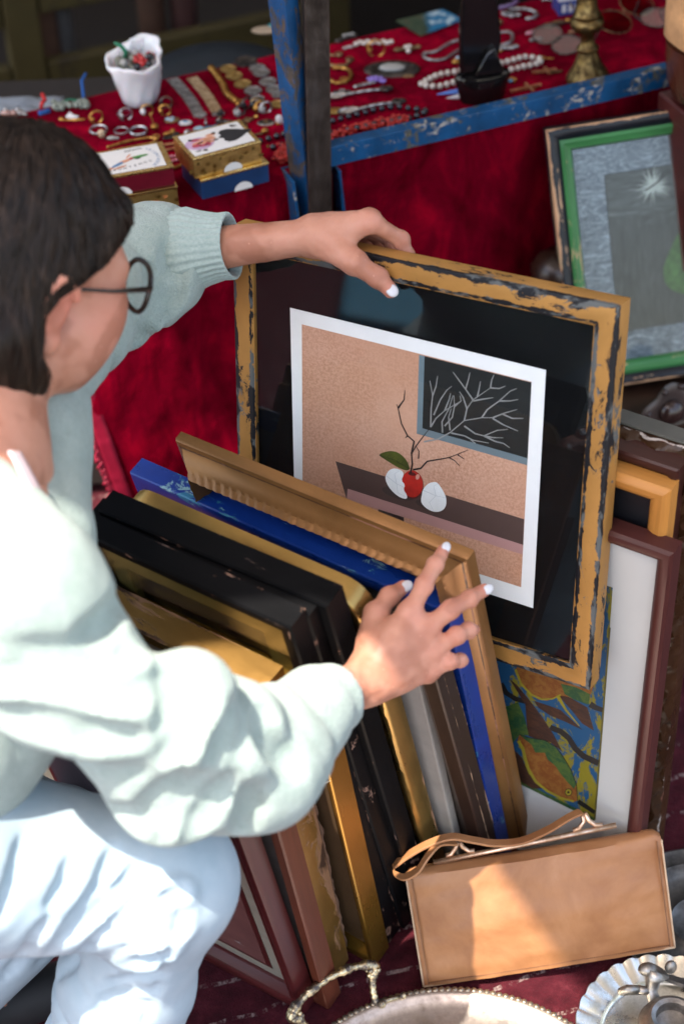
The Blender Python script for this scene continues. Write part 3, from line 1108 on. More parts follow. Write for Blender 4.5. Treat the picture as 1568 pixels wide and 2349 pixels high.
# pale board
tw = .016
M, w, h = floor_frame((665, 1375), (968, 1505), (1080, 2010), tw, W=.30)
rep('board', M, w, h)
pale_b = plain('pale_board_edge', (.40, .36, .31, 1), .75, var=.15, vscale=20)
brd = empty('stretched_canvas', M=M, label='pale unframed canvas with white edges squeezed between two frames of the pile', cat='canvas')
mb = MB(); mb.box((-w / 2, 0, 0), (w / 2, tw - .003, h)); mb.build('canvas_face', pale_b, brd, bevel=.002)
mb = MB(); mb.box((-w / 2 + .004, tw - .0028, .004), (w / 2 - .004, tw, h - .004)); mb.build('stretcher', plain('stretcher_wood', (.25, .16, .09, 1), .7), brd, bevel=.001)
# T6 gold rounded
t6 = .026
M, w, h = floor_frame((304, 1124), (850, 1362), (1035, 2032), t6)
rep('gold6', M, w, h)
gold_a = worn_uv('old_gold_leaf', (.40, .25, .075), (.42, .22, .12, 1), .385, 36, (.5, 1), [(.0006, .003, .06), (.026, .004, .05)], .30, .8, .5, .25, third=(.10, .05, .02, 1), seed=9, bump=.35)
prof = [(0, t6), (0, .004), (.0015, .0014), (.004, 0), (.008, .0005), (.013, .006), (.017, .009), (.021, .0085), (.024, .012), (.024, t6)]
F6 = Frame('rounded_gold_frame', 'gold leaf frame with rounded corners between the black frames and the blue one', M, w, h, prof, gold_a, n_side=40, Rc=.03,
           disp=lambda u, v, k: (0, .0012 * fbm(u * 60, v * 90, 2) if 3 <= k <= 7 else 0))
F6.panel('picture', plain('umber_print', (.12, .10, .10, 1), .6), .015)
F6.panel('glass', GLASS, .0125, .0242, .001)
# three black frames
def black_mat(seed, am):
    return worn_uv('scuffed_black_lacquer%d' % int(seed), (.0035, .0036, .0042), (.30, .17, .12, 1), am, 45, (.45, 1), [(.0005, .002, .05), (.028, .0025, .06)], .5, 0, .7, .4, spec=.07, third=(.10, .07, .06, 1), seed=seed, bump=.3)
BL = [('black3', (262, 1143), (786, 1362), (990, 2074), .028, 'scuffed black frame next to the rounded gold one, rearmost of the three black frames', 11, .378),
      ('black2', (240, 1160), (742, 1388), (952, 2105), .026, 'black frame in the middle of the three black frames, with a worn corner', 13, .385),
      ('black1', (206, 1188), (702, 1413), (917, 2138), .026, 'black frame with a wide dull gold inner slip, foremost of the three black frames', 15, .398)]
FK = []
goldslip = worn_uv('dull_gold_slip', (.15, .115, .032), (.10, .07, .025, 1), .36, 30, (.3, 1), (), .42, .5, .5, .25, seed=3)
goldslip_p = plain('dull_gold_board', (.22, .165, .05, 1), .5, .5, var=.25, vscale=22)
for nm, TL, TR, BR, t, lab, seed, am in BL:
    M, w, h = floor_frame(TL, TR, BR, t)
    rep(nm, M, w, h)
    prof = [(0, t), (0, .0025), (.002, .0004), (.005, 0), (.011, .0), (.013, .003), (.017, .004), (.019, .010), (.019, t)]
    f = Frame('black_picture_frame', lab, M, w, h, prof, black_mat(seed, am), n_side=10)
    FK.append(f)
    if nm == 'black1':
        mb, uv, _ = molding(w - .034, h - .034, [(0, .016), (0, .0125), (.030, .0085), (.032, .010), (.032, .016)])
        mb.v = [(x, y, z + .017) for x, y, z in mb.v]
        mb.build('slip', goldslip, f.root, uv=uv, autosmooth=30)
        f.panel('picture', plain('black_print', (.008, .008, .009, 1), .4), .0165, .016)
        sheet(-w / 2 + .0192, w / 2 - .0192, .0192, h - .0192, .0068, 'glass', GLASS, f.root, .001)
    else:
        f.panel('picture', plain('dark_print_' + nm, (.03, .028, .03, 1), .5), .014)
# T2 flat gold
t2 = .030
M, w, h = floor_frame((211, 1293), (752, 1556), (892, 2183), t2, W=.38)
rep('flatgold', M, w, h)
gold_b = worn_uv('brushed_gold', (.36, .20, .035), (.18, .09, .02, 1), .30, 20, (.15, 1), (), .28, .85, .4, .2, seed=21, bump=.12)
prof = [(0, t2), (0, .0015), (.0015, 0), (.006, .0004), (.010, .003), (.014, .010), (.016, .012), (.016, t2)]
FG = Frame('flat_gold_frame', 'plain shiny brushed gold frame with broad smooth sides and a hanging wire', M, w, h, prof, gold_b, n_side=4)
FG.panel('picture', plain('brown_board', (.10, .055, .025, 1), .55), .014)
mb = MB()
p0, p1 = Vector(held.Mi @ Vector((0, 0, 0))), None
zw = FG.loc(770, 1799, 0)
mb.tube([(w / 2 - .001, .001, zw[1]), (w / 2 - .012, -.012, zw[1] - .006), (w / 2 - .03, -.022, zw[1] - .008), (w / 2 - .045, -.024, zw[1] - .004)], .0007, 6)
mb.build('hanging_wire', metalm('thin_wire', (.6, .5, .35, 1), .3), FG.root, smooth=True)
# T1 carved gold with cream mount
t1 = .034
M, w, h = floor_frame((255, 1350), (650, 1543), (800, 2210), t1, W=.36)
rep('carved', M, w, h)
gold_c = worn_uv('flaking_gold_gesso', (.30, .165, .045), (.30, .15, .075, 1), .42, 34, (.4, 1), [(.0006, .004, .08), (.034, .004, .10)], .36, .7, .75, .3, third=(.05, .022, .010, 1), seed=25, bump=.6)
prof = [(0, t1), (0, .022), (.0005, .010), (.002, .002), (.005, 0), (.008, .0012), (.012, .0015), (.016, 0), (.018, .003), (.021, .008), (.021, t1)]
F1c = Frame('carved_gold_frame', 'old gold frame with flaking edge, cream mount and torn backing paper', M, w, h, prof, gold_c, n_side=120,
            disp=lambda u, v, k: (.0006 * fbm(u * 50, v * 60, 4) if k < 8 else 0, .0007 * fbm(u * 45, v * 80, 9) if 2 <= k <= 8 else 0))
F1c.panel('mount', plain('cream_mount', (.50, .40, .30, 1), .7, var=.08), .013)
tornm = plain('torn_brown_paper', (.16, .085, .05, 1), .85, var=.35, vscale=25)
mb = MB()
mb.grid(60, 6, lambda u, v: (w / 2 - .006 + .006 * v * (.7 + .35 * fbm(u * 37, 3.3, 1) + .3 * fbm(u * 11, 1.3, 4)) + .0 * u, t1 + .0015 + .003 * v * v * (1 + fbm(u * 24, v * 3, 5)), .02 + u * (h * .8)))
mb.build('backing_paper', tornm, F1c.root, smooth=True, solid=.0006)
# rust brown frame
tr_ = .026
M, w, h = floor_frame((310, 1640), (636, 1636 + 120), (782, 2286), tr_, W=.36)
M, w, h = floor_frame((320, 1500), (610, 1640), (782, 2286), tr_, W=.36)
rep('rust', M, w, h)
rust = worn_uv('red_brown_stain', (.11, .028, .014), (.20, .08, .045, 1), .35, 30, (.2, 1), [(.026, .003, .1)], .4, 0, .5, .3, third=(.06, .03, .02, 1), seed=31, grain=.6)
prof = [(0, tr_), (0, .002), (.002, 0), (.012, .0), (.015, .004), (.018, .005), (.021, .011), (.021, tr_)]
FR_ = Frame('stained_wood_frame', 'red brown stained wooden frame standing behind the frame with the pink picture', M, w, h, prof, rust, n_side=8)
FR_.panel('picture', plain('grey_board', (.12, .10, .09, 1), .7), .014)
# foremost frame with the pink picture
tp = .026
M, w, h = floor_frame((280, 1650), (545, 1778), (727, 2297), tp, W=.34)
rep('pink', M, w, h)
redw = worn_uv('mahogany_red', (.075, .013, .013), (.13, .045, .035, 1), .34, 30, (.2, 1), [(.0005, .003, .06), (.026, .002, .07)], .32, 0, .5, .3, seed=35, grain=.5)
prof = [(0, tp), (0, .004), (.002, .001), (.005, 0), (.012, .002), (.015, .0045), (.018, .004), (.026, .012), (.027, .014), (.027, tp)]
FP = Frame('mahogany_frame', 'dark red frame with pink picture in cream mount beside the denim knee', M, w, h, prof, redw, n_side=8)
cream = plain('cream_linen_mount', (.27, .235, .185, 1), .8, var=.1, vscale=60)
FP.panel('mount', cream, .0165, .024, .0015)
i = .046
sheet(-w / 2 + i, w / 2 - i, i, h - i, .0155, 'mount_line', redw, FP.root, .0008)
m = Mat('pink_picture_paint', .5)
sp_ = m.n('SeparateXYZ'); m.link(m.co('Object'), sp_.inputs[0])
hz = m.step(m.math('ADD', sp_.outputs['Z'], m.math('MULTIPLY', m.noise(9, 4), .05)), .255, .265)
pk = m.ramp(m.noise(12, 6, .7), [(.3, (.12, .045, .042)), (.6, (.19, .075, .066)), (.75, (.26, .14, .12))])
str2 = m.step(m.noise(14, 5, .6, 1.5, m.co('Object', (1, 1, 4), (0, .5, 0))), .66, .69)
pk = m.mix(str2, pk, (.5, .5, .52, 1))
m.set('Base Color', m.mix(hz, pk, (.075, .062, .08, 1)))
i = .053
sheet(-w / 2 + i, w / 2 - i, i, h - i, .0147, 'picture', m.m, FP.root, .0007)
# ================================================================== RIGHT-HAND PILE
YAW = math.radians(-33.5)
PX = Vector((math.cos(YAW), math.sin(YAW), 0)); PN = Vector((-PX.y, PX.x, 0))
cb = at_z(1511, 1968, 0)
def edge_lean(p, q):
    m_ = ray(*p).cross(ray(*q))
    return math.atan(-m_.z / PN.dot(m_))
def pile(TR, nfl, lean, W, zb=0.005):
    """frame whose right edge's top is seen at pixel TR, foot at distance nfl, leaning back by lean"""
    Z_ = Vector((0, 0, 1)) * math.cos(lean) + PN * math.sin(lean)
    Am = np.array([list(PX), list(Z_), list(-ray(*TR))]).T
    rhs = CAM - PN * nfl - Vector((0, 0, zb))
    a_, h_, s_ = np.linalg.solve(Am, np.array(list(rhs)))
    o = PX * (a_ - W / 2) + PN * nfl + Vector((0, 0, zb))
    Y_ = Z_.cross(PX)
    return mat4(PX, Y_, Z_, o), W, h_
ncb = cb.dot(PN)
ln_fish = edge_lean((1540, 1275), (1480, 1873)); ln_c = edge_lean((1565, 1434), (1523, 1876))
print('leans', math.degrees(ln_fish), math.degrees(ln_c), ncb)

# carved dark frame with white chips
t = .034
M, w, h = pile((1600, 1055), ncb - .034, .0, .47)
rep('carved2', M, w, h)
mm = worn_uv('carved_walnut_gesso', (.040, .017, .007), (.50, .42, .36, 1), .37, 42, (.6, 1), [(.022, .004, .10)], .28, 0, .7, .4, third=(.16, .06, .035, 1), seed=41, bump=.6)
topm = plain('bare_grey_wood', (.09, .085, .068, 1), .7, var=.2, vscale=25)
prof = [(0, t), (0, .012), (.003, .008), (.006, .003), (.012, 0), (.018, .003), (.024, .006), (.032, .003), (.038, .010), (.040, .016), (.040, t)]
FC = Frame('carved_wood_frame', 'widest dark carved frame with white chips along its edge, rearmost of the right pile', M, w, h, prof, mm, n_side=150,
           disp=lambda u, v, k: (.0022 * math.sin(u * 150 + 2 * fbm(u * 20, 0, 1)) if 2 <= k <= 4 else 0, (.0035 * fbm(u * 30, v * 80, 3) + .0015 * math.sin(u * 260 + v * 300)) if 1 <= k <= 8 else 0))
FC.panel('picture', plain('dark_carved_print', (.03, .025, .02, 1), .5), .02)
mb = MB(); mb.box((-w / 2 + .004, .014, h + .0008), (w / 2 - .004, t + .002, h + .004)); mb.build('top_batten', topm, FC.root, bevel=.001)
# dark brown frame
t = .026
M, w, h = pile((1554, 1081), ncb - .060, .01, .43)
rep('dark2', M, w, h)
mm = worn_uv('dark_mahogany', (.045, .014, .010), (.10, .04, .03, 1), .36, 25, (.2, 1), [(.0005, .003, .05)], .3, 0, .5, .35, seed=43, grain=.5)
prof = [(0, t), (0, .003), (.002, .0008), (.006, 0), (.011, .002), (.013, .008), (.019, .010), (.021, .007), (.026, .012), (.026, t)]
FD = Frame('mahogany_frame', 'dark brown moulded frame standing behind the pine frame', M, w, h, prof, mm, n_side=8)
FD.panel('picture', plain('dark_mahogany_print', (.02, .015, .013, 1), .5), .016)
# pine frame
t = .024
M, w, h = pile((1534, 1131), ncb - .084, .015, .40)
rep('pine', M, w, h)
mm = worn_uv('varnished_pine', (.50, .21, .045), (.62, .42, .24, 1), .33, 25, (.15, 1), (), .35, 0, .5, .2, third=(.22, .08, .03, 1), seed=47, grain=.35)
prof = [(0, t), (0, .006), (.003, .002), (.007, 0), (.013, .001), (.019, .004), (.023, .010), (.023, t)]
FPi = Frame('pine_frame', 'orange pine frame around a black picture, behind the fish print', M, w, h, prof, mm, n_side=8)
FPi.panel('picture', plain('black_pine_print', (.006, .006, .008, 1), .4), .013)
# fish print frame
t = .026
M, w, h = pile((1540, 1275), ncb - .108, .02, .42)
rep('fish', M, w, h)
mm = worn_uv('dull_red_brown', (.075, .022, .018), (.20, .10, .08, 1), .36, 28, (.2, 1), [(.004, .004, .03), (.02, .004, .03)], .38, 0, .5, .3, third=(.20, .03, .02, 1), seed=49, grain=.4)
prof = [(0, t), (0, .005), (.003, .001), (.008, 0), (.013, .002), (.017, .006), (.019, .011), (.019, t)]
FF = Frame('fish_print_frame', 'red brown frame holding a fish print on a white mount, behind the handbag', M, w, h, prof, mm, n_side=8)
mount = plain('pale_mount', (.55, .54, .50, 1), .8, var=.04, vscale=6)
FF.panel('mount', mount, .0135)
fp = MB(); FM = []
def fmat(name, c, c2=None, vs=45, lo=.42, hi=.56, st=(1, 1, 1)):
    m = Mat(name, .6)
    f = m.noise(vs, 6, .75, .5, m.co('Object', st))
    c = tuple(x * .62 for x in c); c2 = tuple(x * .62 for x in c2) if c2 else None
    m.set('Base Color', m.ramp(f, [(lo, c), (hi, c2 or tuple(x * 1.35 for x in c))]))
    FM.append(m.m); return len(FM) - 1
FY = [.0128]
C3 = lambda x, y: (1089.7 + x * .305, 1433.8 + y * .305)
def FPOLY(pts, mi, conv=True):
    q = [FF.loc(*(C3(*p) if conv else p), FY[0]) for p in pts]
    fp.prism(q, FY[0], FY[0] + .00012, mi)
def fn(): FY[0] -= .00007
def FSTR(pts, w0, w1, mi):
    P = [Vector(C3(*p)) for p in pts]
    m_ = len(P); Lf, Rt = [], []
    for i in range(m_):
        tt = (P[min(i + 1, m_ - 1)] - P[max(i - 1, 0)]).normalized(); nr = Vector((-tt.y, tt.x))
        wd = (w0 + (w1 - w0) * i / (m_ - 1)) * .1525
        Lf.append(P[i] + nr * wd); Rt.append(P[i] - nr * wd)
    for i in range(m_ - 1):
        fp.prism([FF.loc(*q, FY[0]) for q in (Lf[i], Lf[i + 1], Rt[i + 1], Rt[i])], FY[0], FY[0] + .0001, mi)
f_bg = fmat('fish_print_blue_yellow', (.012, .11, .26), (.34, .28, .015), 26, .49, .53, (1.3, 1, .6))
f_or = fmat('fish_print_orange', (.30, .085, .012), (.40, .16, .03), 120)
f_gr = fmat('fish_print_green', (.02, .10, .035), (.10, .17, .03), 60)
f_ye = fmat('fish_print_yellow', (.50, .40, .02), (.42, .34, .03), 60)
f_bk = fmat('fish_print_black', (.012, .010, .010), (.02, .016, .012), 60)
f_br = fmat('fish_print_brown', (.045, .016, .010), (.10, .035, .015), 60, .4, .6, (1, 1, 3))
f_ol = fmat('fish_print_olive', (.12, .10, .015), (.19, .16, .02), 80)
FPOLY([(-160, 920), (895, 1470), (1010, 0), (1030, -280), (-100, -700)], f_bg)
fn()
for c, a, b in (([(190, 440), (230, 510), (300, 555), (370, 575)], 40, 34), ([(860, 595), (900, 620), (955, 640)], 46, 34), ([(560, 770), (640, 800), (700, 850), (750, 930), (810, 985), (925, 1040)], 40, 44), ([(770, 1325), (830, 1365), (895, 1410)], 34, 30)):
    FSTR(c, a, b, f_bk)
FSTR([(895, 1465), (1008, 20)], 14, 14, f_ol); FSTR([(-150, 915), (330, 1180), (895, 1462)], 30, 22, f_gr)
fn()
# upper fish
FPOLY([(300, 330), (330, 430), (400, 510), (470, 560), (540, 570), (610, 545), (660, 540), (760, 560), (850, 560), (900, 430), (600, 300), (380, 250)], f_or)
FPOLY([(620, 530), (700, 540), (840, 620), (890, 795), (800, 740), (720, 640)], f_br)
FPOLY([(440, 570), (560, 610), (640, 640), (805, 790), (680, 730), (560, 680), (470, 620)], f_br)
FPOLY([(255, 405), (310, 450), (400, 560), (500, 690), (590, 830), (650, 950), (560, 880), (440, 850), (390, 830), (375, 600)], f_br)
fn()
FPOLY([(640, 440), (760, 470), (860, 520), (850, 600), (740, 560), (670, 520)], f_gr)
FSTR([(300, 335), (340, 440), (420, 525), (500, 560), (580, 555), (640, 525)], 18, 10, f_ye)
FSTR([(620, 540), (680, 640), (780, 760)], 26, 6, f_ye)
# lower fish
FPOLY([(215, 620), (320, 580), (370, 700), (400, 830), (330, 830), (270, 900), (240, 760)], f_gr)
FPOLY([(280, 930), (350, 1000), (400, 1120), (520, 1230), (430, 1230), (330, 1170)], f_br)
fn()
FPOLY([(315, 870), (330, 825), (400, 850), (520, 870), (600, 920), (660, 1000), (715, 1090), (755, 1200), (765, 1320), (735, 1332), (660, 1310), (560, 1260), (470, 1190), (405, 1090), (375, 980), (350, 910)], f_or)
fn()
FPOLY([(330, 825), (400, 850), (520, 870), (600, 920), (660, 1000), (715, 1090), (755, 1200), (740, 1235), (690, 1180), (640, 1120), (600, 1060), (540, 1010), (520, 960), (450, 960), (420, 900)], f_gr)
FSTR([(320, 870), (355, 930), (375, 1010), (400, 1090), (455, 1180), (540, 1250), (640, 1300), (740, 1328)], 26, 14, f_ye)
fn()
FSTR([(330, 822), (400, 848), (520, 866), (605, 918), (662, 998), (718, 1090), (758, 1200), (766, 1325)], 5, 5, f_bk)
def fell(cx, cy, r, mi): FPOLY([(cx + r * math.cos(k * .3), cy + r * 1.05 * math.sin(k * .3)) for k in range(21)], mi)
fell(698, 1258, 27, f_bk); fn(); fell(698, 1258, 22, f_ye); fn(); fell(698, 1258, 9, f_bk)
fp.build('print', FM, FF.root)

# ---------------------------------------------------------------- green frame leaning on the table
TL = at_pl(1252.7, 299.7, T2 * 1.925, T2); BLp = at_pl(1315, 905, T2 * 1.80, T2)
hv = TL - BLp
rr = ray(1568, 250)
sq = (TL - CAM).dot(hv) / rr.dot(hv)
Q = CAM + rr * sq
X = (Q - TL).normalized(); Z = hv.normalized(); Y = Z.cross(X)
GW, GH = .50, hv.length
M = mat4(X, Y, Z, BLp + X * GW / 2)
t = .028
print('green', TL[:], BLp[:], X[:], Z[:], GH)
mm = worn_uv('black_and_green_paint', (.011, .013, .017), (.60, .36, .20, 1), .40, 42, (.35, 1), [(.0245, .0062, .22), (.036, .003, .06), (.0605, .002, .05)], .33, 0, .65, .3, third=(.50, .42, .24, 1), seed=53, alt=(.045, .175, .055), vband=(.0455, .075), bump=.4)
prof = [(0, t), (0, .004), (.002, .0008), (.006, 0), (.011, .002), (.0155, .006), (.0165, .004), (.021, .0025), (.026, .006), (.030, .007), (.033, .012), (.033, t)]
FGn = Frame('green_black_frame', 'black and green painted frame with silver mount and dark painting, leaning against the red table', M, GW, GH, prof, mm, n_side=24)
silver = Mat('scratched_silver_mount', .35, .35)
co = silver.co('Object', (1, 1, 1), (0, .35, 0))
s1 = silver.noise(26, 8, .75, 3.0, silver.co('Object', (1, 1, 3.2), (0, .5, 0)))
s2 = silver.noise(60, 6, .8, 4.0, silver.co('Object', (1, 1, 4.), (0, -.25, 0)))
sv = silver.math('ADD', silver.math('MULTIPLY', s1, .5), silver.math('MULTIPLY', s2, .5))
silver.set('Base Color', silver.ramp(sv, [(.36, (.025, .035, .048)), (.50, (.085, .105, .13)), (.62, (.32, .37, .42))]))
silver.bump(s2, .3, .0006)
FGn.panel('mount', silver.m, .0175)
i = .033 + .041
sheet(-GW / 2 + i, GW / 2 - i, i, GH - i, .0165, 'mount_edge', plain('mount_edge_black', (.015, .015, .014, 1), .6), FGn.root, .0008)
pm = Mat('dark_oil_painting', .5)
spn = pm.n('SeparateXYZ'); pm.link(pm.co('Object'), spn.inputs[0])
zz = spn.outputs['Z']
st = pm.noise(24, 7, .7, 1.0, pm.co('Object', (1, 1, 5)))
sky_ = pm.ramp(st, [(.35, (.015, .018, .018)), (.6, (.06, .07, .068)), (.75, (.22, .25, .24))])
gnd = pm.ramp(pm.noise(30, 7, .7, .6, pm.co('Object', (5, 1, 1))), [(.35, (.010, .012, .012)), (.65, (.045, .05, .048)), (.8, (.14, .15, .15))])
pm.set('Base Color', pm.mix(pm.step(pm.math('ADD', zz, pm.math('MULTIPLY', pm.math('SUBTRACT', st, .5), .05)), GH * .60, GH * .64), gnd, sky_))
i += .0012
pt = MB(); PMs = [pm.m]
pt.box((-GW / 2 + i, .0158, i), (GW / 2 - i, .0164, GH - i))
PMs += [plain('painted_seed_head', (.42, .48, .44, 1), .6), plain('painted_pear', (.035, .095, .018, 1), .6, var=.5, vscale=160), plain('painted_twig', (.03, .025, .02, 1), .6)]
cx, cz = FGn.loc(1497, 426, .0157)
r2 = random.Random(3)
for k in range(70):
    a = r2.random() * 2 * math.pi; l = .008 + .022 * r2.random(); wd = .0006 + .0007 * r2.random()
    d = Vector((math.cos(a), math.sin(a))); nrm = Vector((-d.y, d.x)) * wd / 2
    p = Vector((cx, cz)) + d * .001
    pt.prism([tuple(p + nrm * 2), tuple(p + d * l), tuple(p - nrm * 2)], .01575 - k * 1e-6, .01579 - k * 1e-6, 1)
pt.prism([(cx - .012, cz - .004), (cx + .008, cz + .006), (cx + .011, cz + .005), (cx - .010, cz - .006)], .0155, .0156, 3)
px_, pz_ = FGn.loc(1590, 625, .0157)
pear = [(px_ + (.042 if math.sin(a) < .2 else .042 - .025 * (math.sin(a) - .2)) * math.cos(a), pz_ + (.03 if math.sin(a) < 0 else .075) * math.sin(a)) for a in [k * 2 * math.pi / 36 for k in range(36)]]
pt.prism(pear, .0154, .0155, 2)
pt.build('painting', PMs, FGn.root)
FGn.panel('glass', glass_mat('low_reflect_glass', .32), .0105, .0335, .0012)  # pane with weaker reflection than the other glass

# ---------------------------------------------------------------- carved dark chest under it
cz_ = BLp.z - .004
cs0 = BLp.dot(T1) - .035
chM = Matrix((T1, T2, Vector((0, 0, 1)))).transposed().to_4x4()
ch = empty('carved_chest', M=chM, label='low dark carved chest with round bosses standing under the green frame', cat='chest')
mb = MB(); mb.box((cs0, 1.70, .0), (cs0 + .75, 1.93, cz_ - .022)); mb.build('body', dkwood, ch, bevel=.004)
mb = MB(); mb.box((cs0 - .012, 1.688, cz_ - .0215), (cs0 + .76, 1.94, cz_)); mb.build('lid', dkwood, ch, bevel=.005)
bp = at_pl(1530, 935, T2 * 1.70, T2)
bs, bz = bp.dot(T1), bp.z
leather = plain('dark_leather', (.05, .035, .03, 1), .35, var=.35, vscale=40, bump=.3)
bossm = plain('polished_boss', (.03, .016, .013, 1), .14)
for k in range(3):
    s_ = bs + k * .16
    mb = MB()
    Mx = Matrix.Translation((s_, 1.6995, bz)) @ Matrix.Rotation(math.radians(90), 4, 'X')
    mb.lathe([(.001, .0), (.036, 0), (.038, .003), (.034, .006), (.026, .0065), (.001, .0068)], 28, 0, Mx, lambda r, z, a: (r * (1 + .16 * math.cos(4 * a)), z))
    pl_ = mb.build('rosette', leather, ch, autosmooth=40)
    mb = MB(); mb.ball((s_, 1.690, bz), (.019, .015, .019), 24, 14); mb.build('boss', bossm, ch, smooth=True)
    for dx, dz in ((-.012, .034), (.014, .036), (.034, .0), (-.034, .004)):
        mb = MB(); mb.ball((s_ + dx, 1.693, bz + dz), .0045, 12, 8); mb.build('nail_head', bossm, ch, smooth=True)
kp = at_pl(1272, 622, T2 * 1.89, T2)
mb = MB()
zk = kp.z
mb.lathe([(.02, cz_ + .001), (.022, cz_ + .02), (.012, cz_ + .035), (.014, zk - .05), (.026, zk - .03), (.034, zk - .005), (.033, zk + .012), (.022, zk + .026), (.001, zk + .03)], 28, 0, Matrix.Translation((kp.dot(T1), kp.dot(T2), 0)),
         lambda r, z, a: (r * (1 + .07 * math.sin(5 * a + z * 160)), z))
mb.build('corner_post', dkwood, ch, smooth=True)

# ---------------------------------------------------------------- glazed jar on a red post, far right
jp = at_pl(1628, 225, T2 * 1.86, T2)
redw2 = plain('dark_red_paint', (.07, .012, .009, 1), .45, var=.3)
pst = empty('red_wooden_stand', (jp.x, jp.y, 0), label='dark red wooden post stand carrying the two coloured jar', cat='stand')
zj = jp.z
mb = MB(); mb.box((-.045, -.045, 0), (.045, .045, zj - .028)); mb.build('post', redw2, pst, bevel=.003, M=Matrix.Rotation(math.radians(21), 4, 'Z'))
mb = MB(); mb.box((-.05, -.05, zj - .0275), (.05, .05, zj - .002)); mb.build('top_board', redw2, pst, bevel=.003, M=Matrix.Rotation(math.radians(21), 4, 'Z'))
jar = empty('glazed_jar', (jp.x, jp.y, zj), label='reddish brown glazed jar with rough tan upper part at the edge of the table', cat='jar')
gl = plain('brown_glaze', (.075, .022, .012, 1), .22, var=.35, vscale=18)
ro = plain('rough_tan_clay', (.52, .27, .115, 1), .9, var=.3, vscale=30, bump=.8)
mb = MB(); mb.lathe([(.001, 0), (.04, 0), (.052, .008), (.060, .03), (.064, .06), (.065, .083), (.001, .083)], 40); mb.build('base', gl, jar, autosmooth=50)
mb = MB(); mb.lathe([(.001, .0832), (.064, .0832), (.0672, .086), (.0685, .12), (.067, .16), (.062, .20), (.05, .225), (.001, .23)], 48, 0, Matrix.Identity(4), lambda r, z, a: (r * (1 + .02 * fbm(3 * math.cos(a), 3 * math.sin(a), z * 30)), z + (.006 * math.sin(a * 2 + 1) if z < .09 else 0)))
mb.build('clay_body', ro, jar, smooth=True)

# ================================================================== HANDBAG
bl_ = at_z(971, 2262, .006); br_ = at_z(1546, 2172, .034)
X = (br_ - bl_).normalized()
BW = (br_ - bl_).length
Nb = Vector((-X.y, X.x, 0)).normalized()
Z = Vector((0, 0, 1)) * math.cos(.46) + Nb * math.sin(.46)
Z = (Z - X * Z.dot(X)).normalized(); Y = Z.cross(X)
def _py(p):
    q_ = p - CAM
    return 1174.5 - q_.dot(CU) / q_.dot(CD) * FPX
BH = .05
while _py(bl_ + Z * BH) > 2004: BH += .0005
print('bag', BW, BH, X[:], Y[:], Z[:])
M = mat4(X, Y, Z, (bl_ + br_) / 2)
lea = Mat('tan_leather', .42, spec=.45)
f1 = lea.noise(9, 6, .65, .4); f2 = lea.noise(60, 6, .7)
c = lea.ramp(f1, [(.3, (.25, .095, .032)), (.55, (.38, .17, .068)), (.75, (.47, .24, .115))])
stn = lea.step(lea.noise(26, 4, .6, 0, lea.co('Object', 1, (0, 0, 0), (4, 1, 2))), .66, .74)
c = lea.mix(lea.math('MULTIPLY', stn, .35), c, (.24, .085, .025, 1))
lea.set('Base Color', c)
lea.set('Roughness', lea.ramp(f2, [(.3, (.34,) * 3), (.7, (.55,) * 3)]))
lea.bump(lea.math('ADD', f2, lea.math('MULTIPLY', lea.noise(300, 3), .5)), .12, .0008)
lea = lea.m
bag = empty('handbag', M=M, label='tan leather handbag with short strap and brass clasp bar leaning on the frames', cat='handbag')
TH = .045
def bag_body(x0, x1, yf, yb):
    mb = MB()
    nu, nv = 40, 30
    def fn(u, v):
        x = -BW / 2 + BW * u; z = BH * v
        prof_ = (1 - v) ** .8
        bul = .010 * math.sin(math.pi * u) ** .5 * math.sin(math.pi * v) ** .7
        dent = .002 * fbm(u * 5, v * 4, 1)
        cr_ = 1 - .0
        return Vector((x, yf - bul * .9 + dent + (.0) , z))
    mb.grid(nu, nv, fn)
    return mb
def bag_shell():
    nu, nv = 48, 72
    def fn(u, v):
        # v runs round the section: front bottom -> front top -> back top -> back bottom
        a = v * 4
        x = -BW / 2 + BW * u
        ed = (abs(u - .5) * 2)
        rnd = max(0, (ed - .93) / .07)
        topc = BH * (1 - .045 * rnd ** 2 - .012 * math.sin(math.pi * u) + .004 * fbm(u * 3, 1, 2))
        bulge = (1 - ed ** 4)
        if a <= 1.6:                               # front
            z = topc * a / 1.6
            y = -.005 * bulge - .009 * math.sin(math.pi * min(1, a / 1.6)) * bulge + .002 * fbm(u * 5, a * 3, 1) - .0016 * (1 / (1 + math.exp(-(a - 1.36) * 60)))
        elif a <= 2.0:                             # top, narrow
            k = (a - 1.6) / .4
            z = topc + .004 * math.sin(math.pi * k) - .001
            y = -.003 + k * .022
        elif a <= 3.6:                             # back
            k = (a - 2) / 1.6
            z = topc * (1 - k)
            y = .019 + (TH - .019) * min(1, k * 1.5) + .006 * math.sin(math.pi * k) * bulge
        else:
            k = (a - 3.6) / .4
            z = 0; y = TH * (1 - k)
        return Vector((x, y, z))
    mb = MB(); mb.grid(nu, nv, fn)
    # end caps
    for u in (0, nu - 1):
        ring_ = [j * nu + u for j in range(nv)]
        mb.f.append(tuple(ring_)); mb.m.append(0)
    return mb
bag_shell().build('body', lea, bag, autosmooth=50)
edge = plain('pale_leather_edge', (.55, .38, .24, 1), .7)
stc = plain('brown_thread', (.20, .09, .04, 1), .7)
mb = MB()
for (xa, za, xb, zb) in ((-BW / 2, .0, -BW / 2, BH * .95), (BW / 2, 0, BW / 2, BH * .95), (-BW / 2, .0, BW / 2, .0)):
    mb.tube([(xa + (xb - xa) * k / 20, -.0012, za + (zb - za) * k / 20) for k in range(21)], .0013, 6)
mb.build('edge_piping', edge, bag, smooth=True)
mb = MB()
